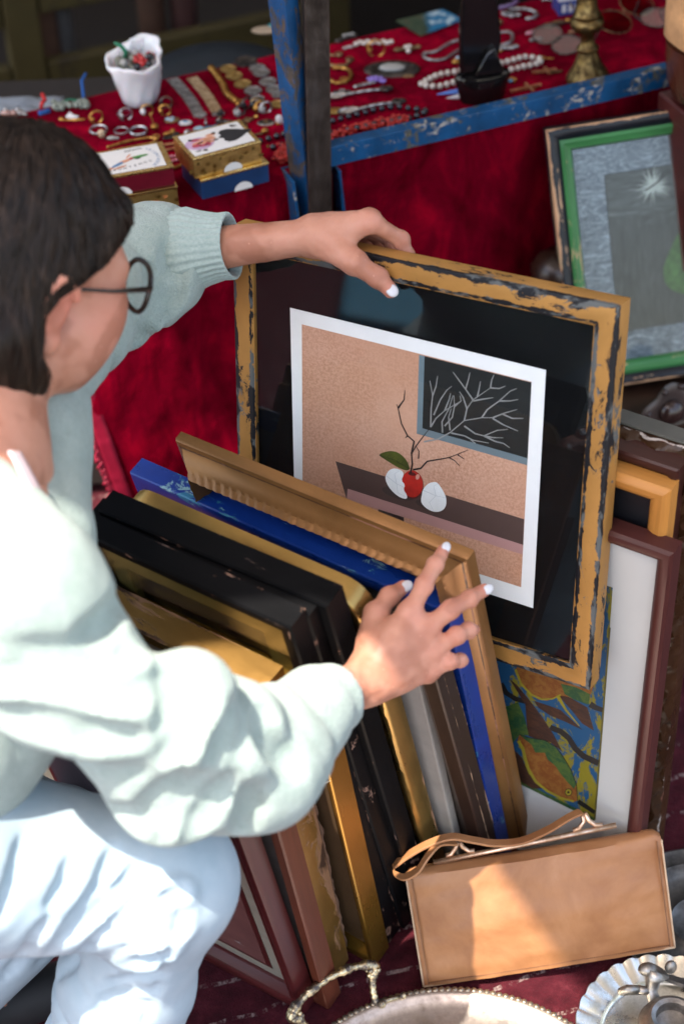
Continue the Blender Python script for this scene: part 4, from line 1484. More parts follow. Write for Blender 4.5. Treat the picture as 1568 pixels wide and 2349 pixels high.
for k in range(64):
    z = .004 + k * (BH * .93) / 64
    for sx in (-1, 1): mb.box((sx * (BW / 2 - .006) - .0004, -.0068 - .0, z), (sx * (BW / 2 - .006) + .0004, -.004, z + .0018))
for k in range(120):
    x = -BW / 2 + .006 + k * (BW - .012) / 120
    mb.box((x, -.0068, .0052), (x + .0016, -.004, .006))
mb.build('stitching', stc, bag)
def bl(px, py, y=0.):
    p0 = M @ Vector((0, y, 0)); n_ = M.to_3x3() @ Vector((0, 1, 0))
    return M.inverted() @ at_pl(px, py, p0, n_)
brass = metalm('pale_brass', (.82, .58, .42, 1), .28, (.5, .32, .2, 1))
a = bl(994, 1979, .008); b = bl(1412, 1893, .008)
mb = MB(); mb.tube([a, a + (b - a) * .5, b], .0035, 8); mb.build('clasp_bar', brass, bag, smooth=True)
mb = MB()
C8 = lambda x, y: (784 + x * .5, 1762 + y * .5)
for pts in (((475, 402), (500, 395), (520, 365), (528, 340)), ((540, 340), (552, 362), (580, 380), (606, 378)),
            ((1057, 284), (1085, 278), (1108, 245), (1098, 212)), ((1112, 205), (1130, 240), (1160, 262), (1195, 260))):
    P_ = [bl(*C8(*p), .008) for p in pts]
    mb = MB(); mb.tube([x for x in P_], .0028, 8)
    mb.build('strap_loop', brass, bag, smooth=True)
# strap
def ribbon(pts, wvec, th, name, mt, parent, sub=6):
    P = [Vector(p) for p in pts]
    out = []
    for i in range(len(P) - 1):
        p0, p1, p2, p3 = P[max(i - 1, 0)], P[i], P[i + 1], P[min(i + 2, len(P) - 1)]
        for k in range(sub):
            t_ = k / sub
            out.append(.5 * ((2 * p1) + (p2 - p0) * t_ + (2 * p0 - 5 * p1 + 4 * p2 - p3) * t_ ** 2 + (3 * p1 - p0 - 3 * p2 + p3) * t_ ** 3))
    out.append(P[-1])
    mb = MB(); vs, fs = [], []
    n_ = len(out)
    for i, p in enumerate(out):
        t_ = (out[min(i + 1, n_ - 1)] - out[max(i - 1, 0)]).normalized()
        w_ = wvec(i / (n_ - 1)) if callable(wvec) else wvec
        w_ = (w_ - t_ * w_.dot(t_))
        nr = t_.cross(w_).normalized() * th / 2
        vs += [p - w_ / 2 - nr, p + w_ / 2 - nr, p + w_ / 2 + nr, p - w_ / 2 + nr]
    for i in range(n_ - 1):
        for k in range(4):
            k2 = (k + 1) % 4
            fs.append((i * 4 + k, i * 4 + k2, (i + 1) * 4 + k2, (i + 1) * 4 + k))
    fs.append((3, 2, 1, 0)); fs.append(tuple((n_ - 1) * 4 + k for k in range(4)))
    mb.add(vs, fs)
    return mb.build(name, mt, parent, bevel=.0012, autosmooth=40)
sp_ = [bl(*C8(*p), y) for p, y in (((1095, 200), .008), ((1040, 225), .0), ((940, 285), -.008), ((820, 335), -.012), ((700, 345), -.012), ((600, 330), -.012), ((500, 315), -.010), ((400, 345), -.006), ((300, 400), -.004), ((245, 445), -.004), ((240, 478), -.016), ((285, 500), -.026), ((345, 470), -.026), ((395, 400), -.018), ((450, 345), -.006), ((520, 340), .006))]
ribbon(sp_, Vector((0, .011, .003)), .003, 'strap', lea, bag)

# ================================================================== TRAYS AND PLATES ON THE CARPET
pew = metalm('tarnished_silver', (.74, .66, .60, 1), .32, (.36, .28, .22, 1), 40, .35, .62)
pew2 = metalm('grey_pewter', (.42, .40, .37, 1), .34, (.16, .14, .12, 1), 30, .35, .65)
antq = metalm('antique_silver_gilt', (.62, .50, .30, 1), .28, (.12, .10, .09, 1), 90, .42, .58)
c0 = at_z(1012, 2264, .022)
view = Vector((CD.x, CD.y, 0)).normalized()
RT = .214
ctr_ = c0 - view * RT
tr = empty('serving_tray', (ctr_.x, ctr_.y, .004), label='large round silver serving tray with ornate cast handles in the foreground', cat='tray')
mb = MB(); mb.lathe([(.001, .004), (.150, .004), (.158, .0045), (.164, .0075), (.170, .007), (.190, .010), (.200, .0125), (.204, .0165), (.209, .0175), (.2135, .0165), (.214, .0145), (.208, .010), (.186, .004), (.160, .0), (.001, 0)], 96)
mb.build('dish', pew, tr, autosmooth=35)
mb = MB()
for k in range(180):
    a_ = 2 * math.pi * k / 180
    mb.ball((.2115 * math.cos(a_), .2115 * math.sin(a_), .0172), (.0036, .0036, .0018), 8, 6)
mb.build('gadrooned_rim', metalm('dark_silver_rim', (.40, .33, .24, 1), .35, (.12, .10, .08, 1), 60), tr, smooth=True)
def tray_handle(ang):
    R_ = Matrix.Rotation(ang, 4, 'Z')
    mb = MB()
    def pt(x, y, z): return R_ @ Vector((.206 + y, x, z))
    base = []
    path = [(-.042, .0, .018), (-.044, .008, .030), (-.050, .018, .043), (-.058, .022, .050), (-.047, .027, .056), (-.03, .031, .060), (0, .033, .0625), (.03, .031, .060), (.047, .027, .056), (.058, .022, .050), (.050, .018, .043), (.044, .008, .030), (.042, 0, .018)]
    fine_ = []
    for i in range(len(path) - 1):
        for k in range(8):
            t_ = k / 8
            fine_.append(tuple(path[i][j] * (1 - t_) + path[i + 1][j] * t_ for j in range(3)))
    fine_.append(path[-1])
    rad = []
    for i, p in enumerate(fine_):
        ax = abs(p[0])
        r_ = .0036 + .0012 * abs(math.sin(i * 1.05)) + (.0022 if .044 < ax and p[2] > .04 else 0) + (.0016 if .018 < ax < .03 and p[2] > .055 else 0)
        rad.append(r_)
    mb.tube([pt(*p) for p in fine_], rad, 12)
    for sx in (-1, 1):
        for k in range(9):
            a_ = k * 1.1
            mb.ball(pt(sx * (.052 + .006 * math.cos(a_)), .022 + .006 * math.sin(a_ * 1.7), .048 + .006 * math.sin(a_)), .0034, 8, 6)
        for k in range(6):
            mb.ball(pt(sx * (.024 + .002 * k * .5), .031 + .003 * math.cos(k * 2), .061 + .003 * math.sin(k * 2)), .0028, 8, 6)
        mb.tube([pt(sx * .042, .0, .018), pt(sx * .052, -.004, .0185), pt(sx * .070, -.010, .019)], [.004, .0035, .002], 8)
        mb.ball(pt(sx * .072, -.011, .020), .0042, 10, 8)
        mb.ball(pt(sx * .046, -.006, .0195), .005, 10, 8)
    return mb
hp = at_z(770, 2318, .02)
dv = Vector((hp.x - ctr_.x, hp.y - ctr_.y))
ang = math.atan2(dv.y, dv.x)
tray_handle(ang).build('handle', antq, tr, smooth=True)
tray_handle(ang + math.pi).build('handle', antq, tr, smooth=True)

# round scalloped chamberstick dish
c0 = at_z(1503, 2192, .024)
R2 = .105
cc = c0 - view * R2
ds = empty('chamber_candlestick', (cc.x, cc.y, .004), label='round pewter candle dish with scalloped rim and bulbous centre at the lower right', cat='candle dish')
def scal(r, z, a):
    k = max(0, (r - .078) / .027)
    return (r * (1 + .012 * k * abs(math.sin(a * 16))), z + .0035 * k * abs(math.sin(a * 16)))
mb = MB(); mb.lathe([(.001, .004), (.074, .004), (.0775, .006), (.079, .010), (.082, .011), (.094, .014), (.105, .018), (.106, .0165), (.094, .0105), (.08, .003), (.07, 0), (.001, 0)], 240, 0, Matrix.Identity(4), scal)
mb.build('dish', metalm('greyish_silver', (.82, .78, .68, 1), .24, (.42, .38, .27, 1), 30, .32, .55), ds, autosmooth=40)
mb = MB(); mb.lathe([(.001, .0045), (.028, .0045), (.024, .009), (.016, .013), (.02, .02), (.034, .026), (.038, .034), (.034, .043), (.026, .047), (.024, .049), (.027, .051), (.024, .053), (.019, .051), (.018, .038), (.001, .034)], 40)
mb.build('socket', pew2, ds, autosmooth=50)
mb = MB()
fr_ = [Vector((-.012, .030, .030)), Vector((-.016, .044, .036)), Vector((-.014, .052, .048)), Vector((-.008, .056, .058))]
mb.tube(fr_, [.008, .007, .009, .014], 12)
mb.ball((-.020, .058, .060), (.011, .008, .008), 14, 10); mb.ball((.006, .058, .062), (.007, .006, .010), 14, 10)
mb.tube([Vector((-.028, .044, .040)), Vector((-.042, .047, .036)), Vector((-.050, .044, .040)), Vector((-.044, .042, .047)), Vector((-.032, .042, .045))], .005, 10)
mb.tube([Vector((-.016, .044, .036)), Vector((-.032, .044, .043))], .005, 10)
mb.build('finial', pew2, ds, smooth=True)
# plain pewter plate behind and under the handbag
pc = at_z(1568, 2120, .0)
pl = empty('pewter_plate', (pc.x + .02, pc.y - .004, .004), label='dark pewter plate lying on the carpet behind the right end of the handbag', cat='plate')
mb = MB(); mb.lathe([(.001, .003), (.035, .003), (.037, .0045), (.039, .003), (.066, .003), (.07, .005), (.075, .010), (.079, .0105), (.082, .012), (.085, .0105), (.098, .013), (.102, .0148), (.105, .0125), (.08, .006), (.07, .0), (.001, 0)], 96)
mb.build('dish', metalm('dark_pewter', (.20, .19, .175, 1), .42, (.07, .065, .06, 1), 24, .35, .65), pl, autosmooth=40)
# ================================================================== PERSON (signed distance field, one continuous surface)
_rt = np.random.RandomState(5).rand(32, 32, 32).astype(np.float32) * 2 - 1


def vnoise(P, s, off=0.):
    q = P * s + off
    i = np.floor(q).astype(np.int32)
    f = q - i
    f = f * f * (3 - 2 * f)
    o = 0
    for dx in (0, 1):
        for dy in (0, 1):
            for dz in (0, 1):
                w = (f[..., 0] if dx else 1 - f[..., 0]) * (f[..., 1] if dy else 1 - f[..., 1]) * (f[..., 2] if dz else 1 - f[..., 2])
                o = o + w * _rt[(i[..., 0] + dx) & 31, (i[..., 1] + dy) & 31, (i[..., 2] + dz) & 31]
    return o


def V3(p): return np.array(list(p), dtype=np.float32)


class SDF:
    """grid with a smooth union of round cones and ellipsoids"""
    def __init__(s, lo, hi, res):
        s.lo, s.res = V3(lo), res
        s.n = np.ceil((V3(hi) - s.lo) / res).astype(int) + 1
        s.D = np.full(tuple(s.n), 1.0, dtype=np.float32)

    def _win(s, lo, hi):
        a = np.clip(np.floor((V3(lo) - s.lo) / s.res).astype(int), 0, s.n)
        b = np.clip(np.ceil((V3(hi) - s.lo) / s.res).astype(int) + 1, 0, s.n)
        if np.any(b <= a): return None, None
        g = np.stack(np.meshgrid(*[np.arange(a[k], b[k], dtype=np.float32) * s.res + s.lo[k] for k in range(3)], indexing='ij'), -1)
        return tuple(slice(a[k], b[k]) for k in range(3)), g

    def _join(s, sl, d, k, op):
        A_ = s.D[sl]
        if op == 'sub': d = -d
        if k <= 0:
            s.D[sl] = np.minimum(A_, d) if op == 'add' else np.maximum(A_, d)
            return
        if op == 'add':
            h = np.maximum(k - np.abs(A_ - d), 0) / k
            s.D[sl] = np.minimum(A_, d) - h * h * k * .25
        else:
            h = np.maximum(k - np.abs(A_ - d), 0) / k
            s.D[sl] = np.maximum(A_, d) + h * h * k * .25

    def cone(s, a, b, ra, rb, k=.01, op='add', fold=None, flat=None):
        a, b = V3(a), V3(b)
        m = max(ra, rb) + k + .03
        sl, g = s._win(np.minimum(a, b) - m, np.maximum(a, b) + m)
        if sl is None: return s
        ab = b - a
        q = g - a
        t = np.clip((q @ ab) / max(1e-9, float(ab @ ab)), 0, 1)
        v = q - t[..., None] * ab
        if flat is not None:                       # (axis, factor): squash the section along an axis
            ax = V3(flat[0]); c = v @ ax
            v = v + (c * (flat[1] - 1))[..., None] * ax
        d = np.sqrt((v * v).sum(-1)) - (ra + (rb - ra) * t)
        if fold is not None: d = d + fold(g, t)
        s._join(sl, d, k, op)
        return s

    def ell(s, c, r, R=None, k=.01, op='add', fold=None):
        c = V3(c); r = np.array(r, dtype=np.float32)
        m = float(r.max()) + k + .02
        sl, g = s._win(c - m, c + m)
        if sl is None: return s
        q = g - c
        if R is not None: q = q @ np.array([list(x) for x in R], dtype=np.float32).T
        k0 = np.sqrt(((q / r) ** 2).sum(-1)); k1 = np.sqrt(((q / (r * r)) ** 2).sum(-1)) + 1e-9
        d = k0 * (k0 - 1) / k1
        if fold is not None: d = d + fold(g, q)
        s._join(sl, d, k, op)
        return s

    def fn(s, f):
        """apply f(grid points, distance) over the whole grid"""
        g = np.stack(np.meshgrid(*[np.arange(s.n[k], dtype=np.float32) * s.res + s.lo[k] for k in range(3)], indexing='ij'), -1)
        s.D = f(g, s.D).astype(np.float32)
        return s

    def hit(s, px, py):
        """where the sight line through a pixel first meets the surface"""
        r = V3(ray(px, py)); t = np.arange(1.0, 2.4, .0025, dtype=np.float32)
        P = V3(CAM) + t[:, None] * r
        i = np.round((P - s.lo) / s.res).astype(int)
        ok = np.all((i >= 0) & (i < s.n), 1)
        i = np.clip(i, 0, s.n - 1)
        v = np.where(ok, s.D[i[:, 0], i[:, 1], i[:, 2]], 1.)
        k = np.argmax(v < 0)
        return Vector(P[k].tolist()) if v[k] < 0 else None

    def creases(s, paths, conv, r, depth, k, op='sub'):
        """press fold valleys (or raise ridges) along lines on the visible surface"""
        todo = []
        for pth in paths:
            prev = None
            for i in range(len(pth) - 1):
                for q in range(7):
                    a = conv(pth[i][0] + (pth[i + 1][0] - pth[i][0]) * q / 6, pth[i][1] + (pth[i + 1][1] - pth[i][1]) * q / 6)
                    h = s.hit(*a)
                    if h is None: prev = None; continue
                    d = (h - CAM).normalized()
                    f = (i + q / 6) / (len(pth) - 1)
                    w = math.sin(math.pi * min(.97, max(.06, f))) ** .6
                    rr = r * (.45 + .55 * w)
                    c = h - d * (rr - depth * w) if op == 'sub' else h + d * (rr - depth * w)
                    if prev is not None and (prev[0] - c).length < .06: todo.append((prev[0], c, prev[1], rr))
                    prev = (c, rr)
        for a, b, ra, rb in todo: s.cone(a, b, ra, rb, k, op)
        return s

    def mesh(s):
        D = s.D; n = s.n
        S = D < 0
        c = [S[i:n[0] - 1 + i, j:n[1] - 1 + j, k:n[2] - 1 + k] for i in (0, 1) for j in (0, 1) for k in (0, 1)]
        cnt = sum(x.astype(np.int8) for x in c)
        act = (cnt > 0) & (cnt < 8)
        idx = np.full(act.shape, -1, dtype=np.int64)
        ii = np.argwhere(act)
        idx[act] = np.arange(len(ii))
        acc = np.zeros((len(ii), 3), dtype=np.float64); num = np.zeros(len(ii))
        cor = [(i, j, k) for i in (0, 1) for j in (0, 1) for k in (0, 1)]
        for a in range(8):
            for b in range(a + 1, 8):
                if sum(abs(cor[a][t] - cor[b][t]) for t in range(3)) != 1: continue
                va = D[ii[:, 0] + cor[a][0], ii[:, 1] + cor[a][1], ii[:, 2] + cor[a][2]]
                vb = D[ii[:, 0] + cor[b][0], ii[:, 1] + cor[b][1], ii[:, 2] + cor[b][2]]
                m = (va < 0) != (vb < 0)
                t = np.where(m, va / np.where(m, va - vb, 1), 0)
                p = np.array(cor[a]) + t[:, None] * (np.array(cor[b]) - np.array(cor[a]))
                acc += p * m[:, None]; num += m
        Vt = (ii + acc / num[:, None]) * s.res + s.lo
        F = []
        for ax in range(3):
            o = [(0, 0, 0)] * 3
            sl0 = [slice(0, n[k]) for k in range(3)]
            a_ = [slice(None)] * 3; b_ = [slice(None)] * 3
            a_[ax] = slice(0, -1); b_[ax] = slice(1, None)
            e = S[tuple(a_)] != S[tuple(b_)]
            u, v = [(1, 2), (2, 0), (0, 1)][ax]
            pts = np.argwhere(e)
            ok = (pts[:, u] > 0) & (pts[:, v] > 0) & (pts[:, u] < n[u] - 1) & (pts[:, v] < n[v] - 1)
            pts = pts[ok]
            if not len(pts): continue
            sg = S[pts[:, 0], pts[:, 1], pts[:, 2]]
            def cell(du, dv):
                q = pts.copy(); q[:, u] += du; q[:, v] += dv
                return idx[q[:, 0], q[:, 1], q[:, 2]]
            q = np.stack([cell(-1, -1), cell(0, -1), cell(0, 0), cell(-1, 0)], 1)
            q[~sg] = q[~sg][:, ::-1]
            F.append(q)
        return Vt, np.concatenate(F)


def sdf_object(parts, name, mats, parent, smooth_it=0):
    vs, fs, o = [], [], 0
    for p in parts:
        v, f = p.mesh() if isinstance(p, SDF) else p
        vs.append(v); fs.append(f + o); o += len(v)
    v = np.concatenate(vs); f = np.concatenate(fs)
    for _ in range(smooth_it):
        acc = np.zeros_like(v); num = np.zeros(len(v))
        for a, b in ((0, 1), (1, 2), (2, 3), (3, 0)):
            np.add.at(acc, f[:, a], v[f[:, b]]); np.add.at(num, f[:, a], 1)
            np.add.at(acc, f[:, b], v[f[:, a]]); np.add.at(num, f[:, b], 1)
        v = .5 * v + .5 * acc / np.maximum(num, 1)[:, None]
    me = bpy.data.meshes.new(name)
    me.vertices.add(len(v)); me.vertices.foreach_set('co', v.astype(np.float32).ravel())
    me.loops.add(f.size); me.loops.foreach_set('vertex_index', f.astype(np.int32).ravel())
    me.polygons.add(len(f)); me.polygons.foreach_set('loop_start', np.arange(0, f.size, 4, dtype=np.int32))
    me.polygons.foreach_set('loop_total', np.full(len(f), 4, dtype=np.int32))
    me.polygons.foreach_set('use_smooth', np.ones(len(f), dtype=bool))
    me.update(calc_edges=True); me.validate()
    for m_ in (mats if isinstance(mats, (list, tuple)) else [mats]): me.materials.append(m_)
    ob = bpy.data.objects.new(name, me)
    col.objects.link(ob)
    if parent is not None:
        ob.parent = parent
        ob.matrix_parent_inverse = parent.matrix_world.inverted()
    return ob


def cvec(a, b, c): return (CR * a + CU * b - CD * c)            # camera-aligned components -> world

# ---- joints
HC = at_d(46, 588, 1.61)
hf = cvec(.72, .02, -.69).normalized()
wup = Vector((0, 0, 1))
hu = (wup - hf * wup.dot(hf)).normalized()
hu = (hu + cvec(-.06, 0, 0)); hu = (hu - hf * hu.dot(hf)).normalized()
hr = hf.cross(hu).normalized()                                # her right
def HL(f_, r_, u_): return HC + hf * f_ + hr * r_ + hu * u_

SH_R = at_d(38, 1350, 1.44); EL_R = at_d(390, 1775, 1.53); WR_R = None
SH_L = at_d(55, 900, 1.72); EL_L = at_d(325, 590, 1.93)
NECK = at_d(-66, 1035, 1.58); CHEST = at_d(-110, 1400, 1.58); PELV = at_d(-330, 1900, 1.62)
HIP_R = at_d(-260, 1960, 1.60); KNEE_R = at_d(382, 2018, 1.70); ANK_R = at_z(170, 2560, .075)
HIP_L = at_d(-300, 1850, 1.78); KNEE_L = at_d(170, 1960, 2.02); ANK_L = at_z(-150, 2300, .075)

# right hand resting on the gilt frame
p8 = F8.M @ Vector((0, .016, 0)); n8 = F8.M.to_3x3() @ Vector((0, 1, 0))
tipi = at_pl(1017, 1262, p8, n8)
D8 = (tipi - CAM).dot(CD)
def rh(px, py, dz): return at_d(px, py, D8 + dz)
WR_R = rh(832, 1568, -.045)
RH = {'index': [rh(940, 1405, -.036), rh(972, 1342, -.033), rh(998, 1295, -.022), rh(1016, 1262, -.008)],
      'middle': [rh(978, 1440, -.034), rh(1034, 1398, -.034), rh(1076, 1373, -.026), rh(1110, 1354, -.014)],
      'ring': [rh(993, 1492, -.030), rh(1046, 1458, -.034), rh(1074, 1446, -.022), rh(1086, 1444, -.004)],
      'little': [rh(982, 1540, -.024), rh(1030, 1517, -.028), rh(1054, 1514, -.016), rh(1062, 1516, -.002)],
      'thumb': [rh(858, 1470, -.030), rh(862, 1410, -.018), rh(893, 1368, -.006), rh(925, 1347, .002)]}
RR = {'index': (.0094, .0082, .0074, .0060), 'middle': (.0096, .0084, .0076, .0062), 'ring': (.0092, .0080, .0072, .0060), 'little': (.0084, .0070, .0063, .0054), 'thumb': (.0125, .0105, .0088, .0070)}
# left hand gripping the top rail of the large frame
def lh(px, py, y): 
    n_ = HELD_R @ Vector((0, 1, 0))
    return at_pl(px, py, HELD_M @ Vector((0, y, 0)), n_)
HELD_M = held.M; HELD_R = held.M.to_3x3()
WR_L = lh(712, 543, -.012)
LH = {'index': [lh(850, 508, .008), lh(919, 550, .036), lh(932, 585, .037), lh(932, 606, .037)],
      'middle': [lh(838, 512, .030), lh(893, 545, .058), lh(905, 585, .050), lh(905, 610, .044)],
      'ring': [lh(822, 518, .048), lh(872, 548, .074), lh(880, 585, .060), lh(880, 612, .048)],
      'little': [lh(806, 526, .062), lh(846, 552, .084), lh(852, 584, .068), lh(852, 606, .054)],
      'thumb': [lh(762, 560, -.012), lh(812, 602, -.020), lh(866, 636, -.014), lh(895, 666, -.0095)]}
LR = {k: v for k, v in RR.items()}
LR['thumb'] = (.0135, .0120, .0100, .0078)


def hand(J, Rd, wrist, elbow, wr, er, res, vis=.55, backn=None):
    pts = [p for v in J.values() for p in v] + [wrist, wrist + (elbow - wrist) * vis]
    lo = [min(p[k] for p in pts) - .03 for k in range(3)]; hi = [max(p[k] for p in pts) + .03 for k in range(3)]
    s = SDF(lo, hi, res)
    back = (J['index'][0] - wrist).cross(J['little'][0] - wrist).normalized()
    s.cone(wrist, wrist + (elbow - wrist) * vis, wr, wr + (er - wr) * vis, .008, flat=(back, 1.22))
    for f in ('index', 'middle', 'ring', 'little'):
        c = J[f]
        s.cone(wrist + (c[0] - wrist) * .12, c[0] + (wrist - c[0]) * .05, wr * .74, .0108, .014)
    s.cone(wrist + (J['index'][0] - wrist) * .5, wrist + (J['little'][0] - wrist) * .5, .0135, .0120, .016)
    s.cone(J['index'][0], J['middle'][0], .0098, .0098, .006); s.cone(J['middle'][0], J['ring'][0], .0096, .0094, .006); s.cone(J['ring'][0], J['little'][0], .0092, .0086, .006)
    th = J['thumb']
    s.cone(wrist + (th[0] - wrist) * .3, th[1], .0145, .0120, .012)
    s.cone(th[0], wrist + (J['index'][0] - wrist) * .78, .0120, .0085, .014)
    for f in ('index', 'middle', 'ring', 'little', 'thumb'):
        c, r_ = J[f], Rd[f]
        for i in range(3):
            s.cone(c[i], c[i + 1], r_[i], r_[i + 1], .0035 if i else .006)
        for i in (1, 2):                                       # knuckle bumps
            s.ell(c[i], (r_[i] * 1.06,) * 3, None, .004)
    # knuckles and tendons
    for f in ('index', 'middle', 'ring', 'little'):
        c = J[f]
        s.ell(c[0] + back * .0035, (.0085, .0085, .0085), None, .008)
    s.fn(lambda g, d: d + .0005 * vnoise(g, 90) + .00035 * vnoise(g, 220))
    return s, back


skin = Mat('skin', .48, spec=.35, Subsurface_Weight=.12, Subsurface_Scale=.006)
skin.set('Subsurface Radius', (1., .35, .2))
f1 = skin.noise(28, 4); f2 = skin.noise(120, 4, .7)
c = skin.ramp(f1, [(.3, (.44, .195, .122)), (.6, (.51, .245, .165)), (.8, (.53, .23, .16))])
frk = skin.step(skin.voro(95, None, 'F1'), .10, .06)
bl_at = skin.n('Attribute'); bl_at.attribute_name = 'blush'
c = skin.mix(skin.math('MULTIPLY', bl_at.outputs['Fac'], .75), c, (.56, .17, .125, 1))
c = skin.mix(skin.math('MULTIPLY', skin.math('MULTIPLY', frk, skin.step(skin.noise(20, 2), .52, .6)), .5), c, (.28, .10, .055, 1))
skin.set('Base Color', c)
skin.bump(skin.math('ADD', f2, skin.math('MULTIPLY', skin.voro(420), .5)), .12, .0006)
skin = skin.m

per = empty('person', (PELV.x, PELV.y, 0), label='person in pale mint sweater, washed jeans and dark rimmed glasses crouching to browse framed pictures', cat='person')
bpy.context.view_layer.update()
hr_s, back_r = hand(RH, RR, WR_R, EL_R, .0225, .034, .0016, .62)
hl_s, back_l = hand(LH, LR, WR_L, EL_L, .0215, .033, .0016, .80)

# ---- head and neck
lo = [min(HC[k] - .17, NECK[k] - .1, SH_R[k] - .02) for k in range(3)]; hi = [max(HC[k] + .17, NECK[k] + .12) for k in range(3)]
hd = SDF(lo, hi, .003)
HR_ = (hf, hr, hu)                                            # rows: local forward, right, up
hd.ell(HL(-.012, 0, .030), (.092, .074, .076), HR_, .02)       # cranium
hd.ell(HL(.030, 0, -.030), (.066, .064, .085), HR_, .03)       # face
hd.ell(HL(.040, 0, -.078), (.046, .046, .038), HR_, .03)       # jaw
hd.cone(HL(.082, 0, -.098), HL(.066, 0, -.100), .012, .018, .02)  # chin
for sg in (-1, 1):
    hd.cone(HL(.01, sg * .058, -.055), HL(.055, sg * .036, -.092), .018, .016, .02)
    hd.ell(HL(.064, sg * .043, -.034), (.026, .026, .034), HR_, .03)    # cheek
    hd.ell(HL(.030, sg * .050, -.066), (.036, .022, .030), HR_, .03)
    hd.cone(HL(.083, sg * .012, .016), HL(.070, sg * .046, .014), .009, .010, .014)  # brow
    hd.ell(HL(.092, sg * .030, -.003), (.010, .014, .009), HR_, .008, 'sub')   # eye socket
    # ear
    hd.ell(HL(-.010, sg * .080, -.016), (.017, .008, .028), HR_, .005)
    earp = [HL(-.010 + .017 * math.cos(k * .5 + .4), sg * .087, -.014 + .029 * math.sin(k * .5 + .4)) for k in range(8)]
    for k in range(7): hd.cone(earp[k], earp[k + 1], .0045, .0045, .004)
    hd.ell(HL(-.006, sg * .089, -.014), (.010, .006, .017), HR_, .003, 'sub')
    hd.ell(HL(-.004, sg * .082, -.046), (.009, .006, .011), HR_, .005)
hd.cone(HL(.094, 0, .004), HL(.112, 0, -.030), .008, .010, .010)        # nose
for sg in (-1, 1): hd.ell(HL(.104, sg * .011, -.034), (.009, .007, .007), HR_, .008)
hd.cone(HL(.094, -.018, -.062), HL(.094, .018, -.062), .006, .006, .008)
hd.cone(HL(.092, -.014, -.073), HL(.092, .014, -.073), .006, .006, .008)
hd.cone(HL(-.018, 0, -.060), NECK, .050, .054, .035)
hd.cone(HL(-.0, .028, -.075), NECK + hf * .03 + hr * .02, .018, .012, .02)
hd.cone(NECK, NECK + (CHEST - NECK) * .6, .056, .075, .04)
hd.cone(NECK, at_d(52, 1130, 1.595), .042, .022, .03)
hd.cone(NECK, SH_R + (NECK - SH_R) * .4, .045, .03, .04)
# ---- torso, arms and legs under the clothes
allp = [SH_R, SH_L, EL_R, EL_L, CHEST, PELV, HIP_R, KNEE_R, ANK_R, HIP_L, KNEE_L, ANK_L]
lo = [min(p[k] for p in allp) - .2 for k in range(3)]; hi = [max(p[k] for p in allp) + .2 for k in range(3)]
bd_ = SDF(lo, hi, .009)
bd_.cone(NECK, CHEST, .045, .07, .04); bd_.cone(CHEST, PELV, .08, .095, .06); bd_.cone(SH_R, SH_L, .025, .025, .03)
bd_.cone(SH_R, EL_R, .028, .026, .02); bd_.cone(EL_R, EL_R + (WR_R - EL_R) * .6, .026, .020, .02)
bd_.cone(SH_L, EL_L, .024, .024, .02); bd_.cone(EL_L, EL_L + (WR_L - EL_L) * .5, .024, .020, .02)
for hip, kn, an in ((HIP_R, KNEE_R, ANK_R), (HIP_L, KNEE_L, ANK_L)):
    bd_.cone(hip, kn, .055, .034, .03); bd_.cone(kn, an, .036, .030, .02); bd_.cone(PELV, hip, .1, .08, .05)
    toe = an + Vector((.11, .03, -.045))
    bd_.cone(an, toe, .03, .022, .02)
body = sdf_object([bd_, hd, hr_s, hl_s], 'body', skin, per)
_co = np.empty(len(body.data.vertices) * 3, dtype=np.float32); body.data.vertices.foreach_get('co', _co); _co = _co.reshape(-1, 3)
_bl = np.zeros(len(_co), dtype=np.float32)
for J_ in (RH, LH):
    for f_ in J_:
        for i_, s_ in ((0, .012), (1, .0085), (2, .007), (3, .011)):
            _bl = np.maximum(_bl, np.exp(-((_co - V3(J_[f_][i_])) ** 2).sum(1) / s_ ** 2) * (.8 if i_ else .55))
_bl = np.maximum(_bl, .6 * np.exp(-((_co - V3(HL(.06, .05, -.03))) ** 2).sum(1) / .035 ** 2))
_bl = np.maximum(_bl, .9 * np.exp(-((_co - V3(HL(-.006, .085, -.015))) ** 2).sum(1) / .03 ** 2))
body.data.attributes.new('blush', 'FLOAT', 'POINT').data.foreach_set('value', _bl)

# nails, eyes
nailm = plain('white_nail_polish', (.60, .59, .60, 1), .25, var=.02)
def nail(J, back, r_, side=0.):
    a, b = J[2], J[3]
    ax = (b - a).normalized()
    bk = (back - ax * back.dot(ax)).normalized()
    sd_ = ax.cross(bk)
    bk = (bk * math.cos(side) + sd_ * math.sin(side)).normalized(); sd_ = ax.cross(bk)
    mb = MB()
    Mx = Matrix((ax, sd_, bk)).transposed().to_4x4()
    mb.ball((0, 0, 0), (.0072, r_ * .78, .0022), 16, 10, 0, Mx)
    off = per.matrix_world.translation
    c_ = b + ax * .0006 + bk * (r_ * .80) - off
    mb.v = [tuple(Vector(v) + c_) for v in mb.v]
    return mb.build('fingernail', nailm, per, smooth=True)
toward = -CD
for f in ('index', 'middle', 'thumb'): nail(RH[f], (back_r if back_r.dot(toward) > 0 else -back_r) * .5 + toward, RR[f][3])
for f in (): nail(RH[f], (RH[f][3] - RH[f][1]).cross(hr) * 0 + (CR * .8 + toward * .1), RR[f][3])
nail(LH['thumb'], toward + CU * .0 + CR * .1, LR['thumb'][3])
eyew = plain('eye_white', (.75, .73, .70, 1), .15)
eyei = plain('eye_iris', (.05, .025, .012, 1), .1)
